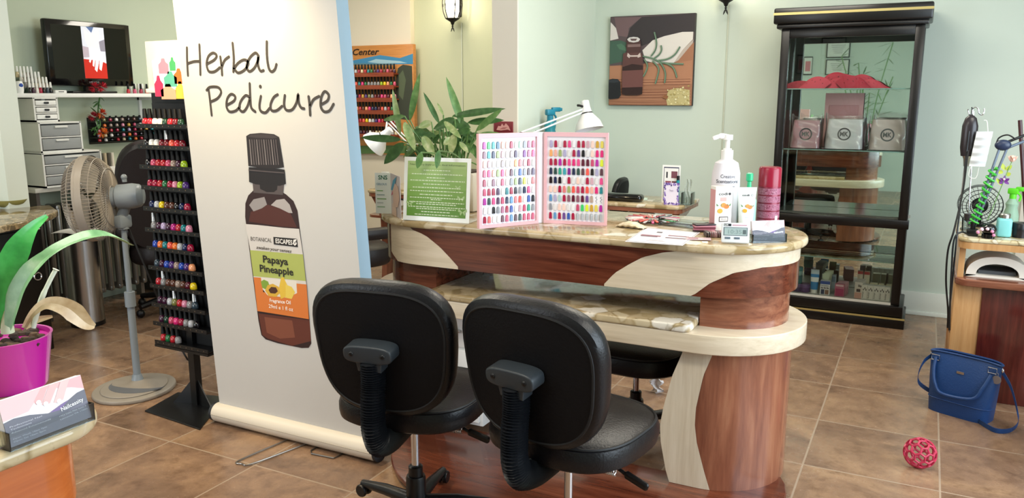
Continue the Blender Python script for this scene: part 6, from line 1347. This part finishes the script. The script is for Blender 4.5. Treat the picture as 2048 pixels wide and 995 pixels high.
def big_leaf(pts, ws, mt, name, cup=.25, nn=None):
    P = cv(pts, 6); n = len(P); m = MB().m(mt)
    def fn(u, v):
        i = min(int(u*(n-1)), n-2); f_ = u*(n-1)-i; c = P[i].lerp(P[i+1], f_); d = (P[i+1]-P[i]).normalized(); vd = (Vector(nn) if nn else (c+pc0-CAM)).normalized(); s_ = d.cross(vd).normalized(); up_ = s_.cross(d)
        k = u*(len(ws)-1); j = min(int(k), len(ws)-2); w = ws[j]+(ws[j+1]-ws[j])*(k-j); x = (v-.5)*2; return c+s_*x*w/2-up_*abs(x)*w*cup*.5
    m.grid(fn, 30, 6); return m.build(name, None, t)
px_ = (OP(101, 600)-OP(1, 600)).length/100
big_leaf([OP(14, 655), OP(8, 590, -.01), OP(25, 520, -.02), OP(58, 462, -.02), OP(94, 431, 0)], [k*px_ for k in (26, 52, 62, 52, 24, 8)], leaf_o, 'leaf')
big_leaf([OP(20, 655, -.02), OP(45, 575, -.04), OP(85, 520, -.05), OP(140, 485, -.04), OP(205, 470, -.02), OP(262, 490, .02)], [k*px_ for k in (30, 66, 60, 34, 32, 38, 34, 20)], leaf_o2, 'leaf', .35, (-.3, .5, -1))
big_leaf([OP(8, 650, .03), OP(-20, 590, .04), OP(-40, 540, .05)], [k*px_ for k in (30, 60, 50, 12)], leaf_o, 'leaf')
big_leaf([OP(48, 655, -.02), OP(66, 625, -.03), OP(95, 606, -.03), OP(135, 615, -.03), OP(172, 645, -.03), OP(190, 652, -.03)], [k*px_ for k in (10, 14, 22, 36, 46, 28, 10)], leaf_dry, 'dried_leaf', .4)
big_leaf([OP(50, 655, 0), OP(72, 640, 0), OP(105, 632, 0)], [k*px_ for k in (10, 16, 14, 6)], leaf_dry, 'dried_leaf', .4)
MB().m(mat('#cdd0bd', .6)).tube(cv([OP(66, 655), OP(82, 600), OP(100, 560), OP(112, 538)]), [k*px_ for k in [6]*9+[5]*9+[8]], 10).build('cut_stem', None, t)
MB().m(mat('#c6cba8', .6)).tube(cv([OP(16, 665), OP(14, 645), OP(20, 622)]), 14*px_, 12).build('crown', None, t)
# ------------------------------------------------------------------ manicure table and things at the right edge
ZR_ = .85; TX0, TX1, TY0, TY1 = .188, 1.2, 4.53, 5.15
off = (.65, 4.85, 0); t = thing('nail_table', 'manicure table with stone top and maple and mahogany panels at the right edge', 'table', off)
r_ = .06; out = [(TX0+r_-r_*math.cos(a), TY0+r_-r_*math.sin(a)) for a in [PI/2*k/6 for k in range(7)]]+[(TX1, TY0), (TX1, TY1), (TX0, TY1)]
part(MB().prism(out, ZR_-.022, ZR_, .008), 'worktop', stone('pale_stone', [(0, '#d9cfae'), (.3, '#c6b68c'), (.5, '#e6dfca'), (.7, '#cfc09a'), (.88, '#f0ece0')], 18), t, off)
i2 = [(x*.99+.0065, y*.99+.0485) for x, y in out]; part(MB().prism(i2, ZR_-.055, ZR_-.022), 'apron', maple_g, t, off)
part(MB().prism(i2, .605, .64, .004), 'shelf', cherry_l, t, off)
part(MB().bx(TX0+.012, TX0+.04, TY0+.06, TY1-.03, .64, ZR_-.055), 'side_panel', maple_g, t, off)
part(MB().bx(TX0+.01, .37, TY0+.07, TY1-.06, 0, .605, .003), 'maple_panel', maple_g, t, off)
ma = ony(1965, 600, 4.6).x; part(MB().bx(ma-.005, .6, TY0+.06, TY1-.08, 0, .605, .003), 'mahogany_panel', mahog_v, t, off)
uv_lamp('off-white nail dryer on the shelf of the right hand table', (.378, 4.72, .6405), 0, .82)
ZQ = ZR_+.0006
def rtq(x, y): return onz(x, y, ZQ)
# hook stand with hanging bottle bag and mask
hb_ = Vector((.235, 4.82, ZQ)); top = ony(1950, 216, 4.82).z-ZQ
t = thing('hook_stand', 'thin chrome hook stand at the left end of the right hand table', 'stand', hb_)
MB().m(steel).cyl((0, 0, 0), .035, 0, .008, 24).build('foot', None, t)
q0 = Vector((0, 0, 0)); HP = lambda x, y: ony(x, y, 4.82)-hb_
MB().m(chrome).tube([(0, 0, .006), HP(1943, 330), HP(1947, 222)], .0035, 8).build('rod', None, t)
MB().m(chrome).tube(cv([HP(1936, 218), HP(1938, 228), HP(1943, 228), HP(1945, 220), HP(1950, 214), HP(1956, 217), HP(1958, 226), HP(1964, 230), HP(1968, 224), HP(1968, 217)], 4), .0032, 6).build('hook', None, t)
c_ = ony(1938, 275, 4.80); t = thing('drip_bottle', 'dark pouch hanging from the chrome hook stand', 'pouch', c_)
m = MB(); m.m(mat('#2b2528', .25)).lathe([(0, -.1), (.03, -.095), (.037, -.05), (.037, .06), (.026, .1), (.01, .115), (0, .118)], seg=20, sc=(1, .55, 1)); m.build('pouch_body', None, t)
MB().m(steel).lathe([(0, -.15), (.012, -.148), (.016, -.11), (.022, -.095), (0, -.094)], seg=16).build('nozzle', None, t); MB().m(black).tube([(0, 0, .115), (.0, .01, .15), (-.002, .012, .155)], .003, 6).build('loop', None, t)
a, b = ony(1946, 262, 4.765), ony(1978, 333, 4.765); o = (a+b)/2; t = thing('face_mask', 'white pleated face mask hanging from the chrome hook stand', 'mask', o)
w_, h = (b.x-a.x)/2, (a.z-b.z)/2
m = MB().m(mat('#e9edf0', .7)); m.grid(lambda u, v: Vector((w_*(2*u-1)*.82+.018*(v-.5), -.012*math.sin(PI*u)+.004*math.sin(v*28), h*(2*v-1))), 10, 24); m.build('mask_body', None, t)
MB().m(white).tube(cv([(w_*.5, 0, h), (w_*.3, .005, h+.05), (.0, .01, h+.055)]), .002, 5).build('ear_loop', None, t); MB().m(white).tube(cv([(-w_*.8, 0, -h), (-w_*.95, 0, -h-.05), (-w_*.2, 0, -h-.06), (w_*.0, 0, -h)]), .002, 5).build('ear_loop', None, t)
# cords down the table end
CP = lambda x, y, Y: ony(x, y, Y)
t = thing('power_cords', 'bundle of black power cords hanging down the left end of the right table', 'cords', CP(1900, 740, 4.5)); co = t.location.copy()
for P in ([(1938, 262, 4.74), (1930, 330, 4.72), (1922, 400, 4.6), (1914, 470, 4.5), (1905, 560, 4.5), (1897, 640, 4.5), (1898, 664, 4.5)], [(1936, 300, 4.74), (1926, 380, 4.6), (1908, 460, 4.5), (1896, 500, 4.49), (1892, 560, 4.49), (1896, 620, 4.49), (1895, 655, 4.49)], [(1938, 470, 4.555), (1922, 464, 4.51), (1908, 480, 4.49), (1903, 540, 4.48), (1900, 610, 4.48), (1899, 660, 4.48)]):
    MB().m(black).tube([p-co for p in cv([CP(*q) for q in P])], .0045, 6).build('cord', None, t)
MB().m(mat('#a87a50', .35, .5)).tube([CP(1896, 655, 4.49)-co, CP(1894, 700, 4.49)-co], .006, 8).build('plug', None, t)
# lamp arm wound with green ribbon
bs_ = rtq(1944, 473); bs_.y = 4.62; bs_.x = ony(1944, 473, 4.62).x
e_ = ony(2006, 290, 4.62); t = thing('arm_lamp', 'jointed grey lamp arm wound with green ribbon on the right table', 'lamp', bs_)
ga = mat('#5f6a7a', .35, .3); E0 = e_-bs_
MB().m(black).box((0, 0, .018), (.05, .05, .035), .006).cyl((0, 0, 0), .012, .03, .07, 12).build('clamp', None, t)
for s_ in (-.012, .02): MB().m(ga).rod(Vector((s_*.3, 0, .05)), E0+Vector((s_, 0, -.01)), .006, 8).build('lower_arm', None, t)
MB().m(mat('#25304a', .35)).sphere(E0, .03, 14, 10, (1.2, .6, .9)).build('elbow_joint', None, t); MB().m(black).tube(cv([E0+Vector((-.03, 0, .0)), E0+Vector((-.02, 0, .035)), E0+Vector((.015, 0, .05)), E0+Vector((.05, 0, .03))]), .004, 6).build('cable', None, t)
en = ony(2070, 262, 4.7)-bs_
for s_ in (0, .03): MB().m(ga if s_ else black).rod(E0+Vector((.01, 0, .012-s_)), en+Vector((0, 0, -s_)), .007, 8).build('upper_arm', None, t)
a_, b_ = Vector((0, 0, .06)), E0*.72+Vector((0, 0, .02)); d = (b_-a_); x_ = d.cross(Vector((0, 1, 0))).normalized(); y_ = Vector((0, 1, 0))
m = MB().m(mat('#3fae3a', .5)); n_ = 160
for k in range(1):
    P = [a_+d*(i/n_)**1.15+(x_*math.cos(i*.42)+y_*math.sin(i*.42))*(.016+.004*math.sin(i*.9)) for i in range(n_+1)]; m.tube(P, .0055, 5)
m.build('ribbon', None, t)
# small things
def rt_put(name, label, cat, x, y, Y=None): p = rtq(x, y); Y = Y or p.y; q = ony(x, y, Y); return thing(name, label, cat, (q.x, Y, ZQ))
t = rt_put('mesh_fan', 'round black wire mesh fan at the back of the right table', 'fan', 1955, 452, 5.0); c_ = ony(1955, 436, 5.0)-t.location; c_.x = 0; c_.y = 0
rr = .105; m = MB().m(black)
for k in range(5): m.tube([(c_.x+rr*(1-.18*k)*math.cos(a), -.05+.014*k*(-1), .115+rr*(1-.18*k)*math.sin(a)) for a in [2*PI*i/36 for i in range(36)]], .002, 5, True)
for k in range(28): a = 2*PI*k/28; m.tube([(rr*q*math.cos(a), -.05-.014*(1-q)*5, .115+rr*q*math.sin(a)) for q in (1, .7, .4, .1)], .0013, 4)
m.grid(lambda u, v: Vector((rr*1.03*math.cos(2*PI*u), -.055+.08*v, .115+rr*1.03*math.sin(2*PI*u))), 36, 1, True); m.build('grille', None, t); MB().m(black_m).cyl((0, 0, 0), .05, 0, .014, 20).box((0, .0, .06), (.03, .04, .1), .005).build('foot', None, t); MB().m(charcoal).sphere((0, -.02, .115), .04, 14, 8, (1, .7, 1)).build('hub', None, t)
t = rt_put('cup', 'clear plastic cup of brushes in front of the mesh fan', 'cup', 1934, 458, 4.74)
MB().m(acrylic).lathe([(.024, 0), (.028, .075), (.026, .075), (.022, .003), (0, .003), (0, 0)], seg=20).build('cup_body', None, t); MB().m(mat('#2a2422', .5)).cyl((0, 0, 0), .02, .06, .095, 12).build('brush_heads', None, t)
t = rt_put('round_jar', 'glossy black round jar with pink flowers on the right table', 'jar', 1977, 468, 4.58); MB().m(black_g).sphere((0, 0, .045), .034, 20, 12, (1.05, 1, .85)).cyl((0, 0, 0), .03, 0, .022, 20).build('jar_body', None, t)
m = MB()
for k in range(9): a = .7*k; m.m(mat(['#d98fb0', '#f0d0da'][k % 2], .5)).sphere((-.015+.035*math.cos(a), -.028+.01*math.sin(a*2), .02+.03*abs(math.sin(a))), .0085, 8, 5)
m.build('flowers', None, t)
t = rt_put('square_bottle', 'pale turquoise square bottle with a steel pump lid on the right table', 'bottle', 2006, 469, 4.66); MB().m(mat('#7fc6c4', .25)).box((0, 0, .048), (.066, .066, .095), .012, seg=3).build('bottle_body', None, t); MB().m(steel).cyl((0, 0, 0), .024, .093, .112, 20).lathe([(0, .118), (.022, .118), (.026, .112), (0, .111)], seg=20).build('lid', None, t)
p = ony(2018, 460, 4.82); spray_bottle('clear bottle with a bright green spray head on the right table', (p.x, 4.82, ZQ), R(70), '#a9c9b0', '#5fd02a', .25)
t = rt_put('dark_jar', 'black lidded jar at the frame edge on the right table', 'jar', 2040, 468, 4.68); MB().m(mat('#1e1719', .3)).lathe([(0, 0), (.035, 0), (.037, .04), (.037, .04), (0, .04)], seg=20).build('jar_body', None, t); MB().m(black).lathe([(.039, .04), (.039, .07), (.036, .074), (0, .074)], seg=20).build('lid', None, t)
p = ony(2010, 400, 4.70); t = thing('artificial_orchid', 'sprig with a pink rose, yellow leaves and a purple orchid tied to the lamp arm', 'flower', p)
F_ = lambda x, y: ony(x, y, 4.68)-p
MB().m(leaf_m).tube(cv([F_(1975, 440), F_(2000, 380), F_(2014, 345), F_(2024, 322)]), .0025, 6).build('stem', None, t)
m = MB(); rnd = random.Random(3)
for (x, y), (x2, y2) in (((2010, 340), (2000, 324)), ((2012, 340), (2024, 330)), ((2006, 345), (1994, 342)), ((2012, 350), (2022, 346)), ((2004, 370), (1992, 356))): m.m(mat('#a9b53a', .5)); leaf(m, F_(x, y), F_(x2, y2), .035, -FW, 6, .1)
m.build('leaves', None, t)
m = MB().m(mat('#f0c2b4', .5))
for k in range(6): a = 1.05*k; c0 = F_(2025, 318); leaf(m, c0+Vector((0, 0, -.012)), c0+Vector((.022*math.cos(a), .022*math.sin(a), .018)), .03, (math.cos(a), math.sin(a), .3), 5, .3)
m.sphere(F_(2025, 317), .014, 10, 8, (1, 1, 1.2)); m.build('rose', None, t)
m = MB()
for a in (1.57, 3.6, 5.8, .5, 2.6): m.m(mat('#6a2a7f', .5)); c0 = F_(2008, 362); leaf(m, c0, c0+Vector((.026*math.cos(a), -.004, .03*math.sin(a))), .026, -FW, 5, .1)
m.m(mat('#e6c2d6', .5)).sphere(F_(2008, 358)+Vector((0, -.006, 0)), .006, 8, 6); m.build('orchid', None, t)
t = thing('stick', 'dark red stick leaning at the upper right edge on the table', 'stick', ony(2052, 470, 4.9)); t.location.z = ZQ; o = t.location.copy(); MB().m(mat('#3d1a1c', .4)).tube([(0, 0, 0), ony(2040, 240, 4.9)-o], [.008, .01], 8).build('stick_body', None, t)
# blue handbag on the floor
Bl, Br = onz(1857, 812), onz(1977, 846); o = (Bl+Br)/2; d = Br-Bl; L_ = d.length; ux = d.normalized(); uy = Vector((-ux.y, ux.x, 0)); o.z = 0
t = thing('handbag', 'royal blue leather tote handbag on the floor against the right table', 'bag', o, math.atan2(ux.y, ux.x))
hl = ony(1862, 699, Bl.y+.03).z; hr = ony(2004, 736, Br.y).z; hh = (hl+hr)/2; TW = (ony(2005, 736, Br.y+.02)-ony(1860, 700, Bl.y+.02)).length
def bag(u, v):
    a = 2*PI*u; w_ = L_/2+(TW/2-L_/2)*v; dp = .075*(1-.72*v)+.012*math.sin(PI*v); c, s_ = math.cos(a), math.sin(a)
    return Vector((w_*math.copysign(abs(c)**.45, c), .03+dp*math.copysign(abs(s_)**.55, s_)-.01*math.sin(PI*v)*(s_ < 0)*(1-c*c), (hl+(hr-hl)*0+(hh-hl)*0)*v+.018*math.sin(PI*(.5+.5*c))*v*0+(.012*(1-c*c))*v))
m = MB().m(blue_leather); m.grid(bag, 60, 14, True); m.poly([bag(k/60, 0) for k in range(60)]); m.poly([bag(k/60, 1)-Vector((0, 0, .006)) for k in range(60)]); bd = m.build('bag_body', None, t)
m = MB().m(blue_leather); m.tube([bag(k/60, .985)+Vector((0, 0, .004)) for k in range(60)], .005, 6, True); bd2 = m; m.build('piping', None, bd); m = MB().m(blue_leather); m.tube([bag(.5+.5*k/30, .24)+Vector((0, -.002, 0)) for k in range(31)], .0025, 5); m.build('seam', None, bd)
def fr_(u, v): q = bag(.5+.5*u, v); return q+Vector((0, -.004, 0))
loop = cv([fr_(.30, .9), fr_(.31, .7)+Vector((0, -.01, 0)), fr_(.37, .5)+Vector((0, -.015, 0)), fr_(.46, .36)+Vector((0, -.015, 0)), fr_(.57, .4)+Vector((0, -.015, 0)), fr_(.66, .6)+Vector((0, -.012, 0)), fr_(.72, .82)])
m = MB().m(blue_leather).tube(loop, .0085, 8); m.build('handle', None, t)
for u in (.30, .725):
    c0 = fr_(u, .9)+Vector((0, -.006, 0)); m = MB().m(chrome).tube([c0+Vector((a*.019, 0, b*.013)) for a, b in ((-1, -1), (1, -1), (1, 1), (-1, 1))], .0032, 6, True); m.build('buckle', None, t)
m = MB().m(steel); c0 = fr_(.5, .74); m.box(c0, (.034, .004, .012), .001); m.build('nameplate', None, t)
c0 = fr_(.86, .84)+Vector((0, -.006, 0)); m = MB().m(mat('#8f8c90', .4, .6)).lathe([(0, -.004), (.02, -.003), (.02, .003), (0, .004)], c0+Vector((0, 0, -.02)), 16, (PI/2, 0, 0)); m.tube([c0+Vector((.006*math.cos(a), 0, .006+.008*math.sin(a))) for a in [2*PI*k/12 for k in range(12)]], .0015, 5, True); m.build('charm', None, t)
Mi = (Matrix.Translation(o) @ Euler((0, 0, math.atan2(ux.y, ux.x))).to_matrix().to_4x4()).inverted()
SB = lambda x, y, z=0, Y=None: Mi @ (onz(x, y, z) if Y is None else ony(x, y, Y))
def strap(pts, name):
    P = cv(pts, 6); m = MB().m(blue_leather); V = []
    for i, p in enumerate(P): V.append([m.v(p+Vector((0, 0, s_*.011))) for s_ in (-1, 1)]+[m.v(p+Vector((0, .004, s_*.011))) for s_ in (1, -1)])
    for a, b in zip(V, V[1:]):
        for k in range(4): m.f([a[k], a[(k+1) % 4], b[(k+1) % 4], b[k]])
    return m.build(name, None, t)
lt = bag(.5, .9); rt2 = bag(0, .9)
strap([lt, SB(1848, 722, 0, Bl.y), SB(1837, 745, 0, Bl.y), SB(1838, 765, 0, Bl.y), SB(1862, 783, 0, Bl.y)], 'shoulder_strap')
strap([rt2, SB(2022, 775, 0, Br.y), SB(2034, 820, 0, Br.y-.02), SB(2036, 845, .03), SB(2020, 860, .012), SB(1990, 860, .012), SB(1958, 842, .012)], 'shoulder_strap')
for q in (lt, rt2): MB().m(chrome).sphere(q+Vector((0, 0, .004)), .009, 10, 8, (1, .6, 1.4)).build('clip', None, t)
# openwork toy ball
p = onz(1837, 934); rb_ = .066; t = thing('toy_ball', 'pink openwork plastic toy ball lying on the tile floor', 'ball', (p.x, p.y, rb_))
b = bmesh.new(); bmesh.ops.create_icosphere(b, subdivisions=2, radius=1); b.faces.ensure_lookup_table(); m = MB().m(mat('#b52a4c', .4)); cen = {f.index: f.calc_center_median().normalized()*(rb_-.0045) for f in b.faces}
for e in b.edges:
    f1, f2 = e.link_faces; m.tube([cen[f1.index], ((cen[f1.index]+cen[f2.index])/2).normalized()*(rb_-.0045), cen[f2.index]], .0045, 6)
b.free(); m.build('lattice', None, t)
# chair half out of frame, tissue under the desk
t = dup(c1, (.765, 3.95, 0), R(120), 'black task chair cut off by the right edge of the picture')
p = onz(1312, 785); t = thing('plastic_wrapper', 'crumpled clear plastic wrapper on the floor under the desk', 'litter', (p.x, p.y, 0))
m = MB().m(mat('#cfcfd2', .25, 0, .5, .3)); m.grid(lambda u, v: Vector((-.03+.06*u+.012*math.sin(9*v), .015*math.sin(8*u+5*v), .003+.1*v*(1-.3*u))), 8, 8); m.build('film', None, t)
# ------------------------------------------------------------------ the templates that were only copied from are not part of the room
for pr in PROTO:
    for o in pr[::-1]: bpy.data.objects.remove(o)
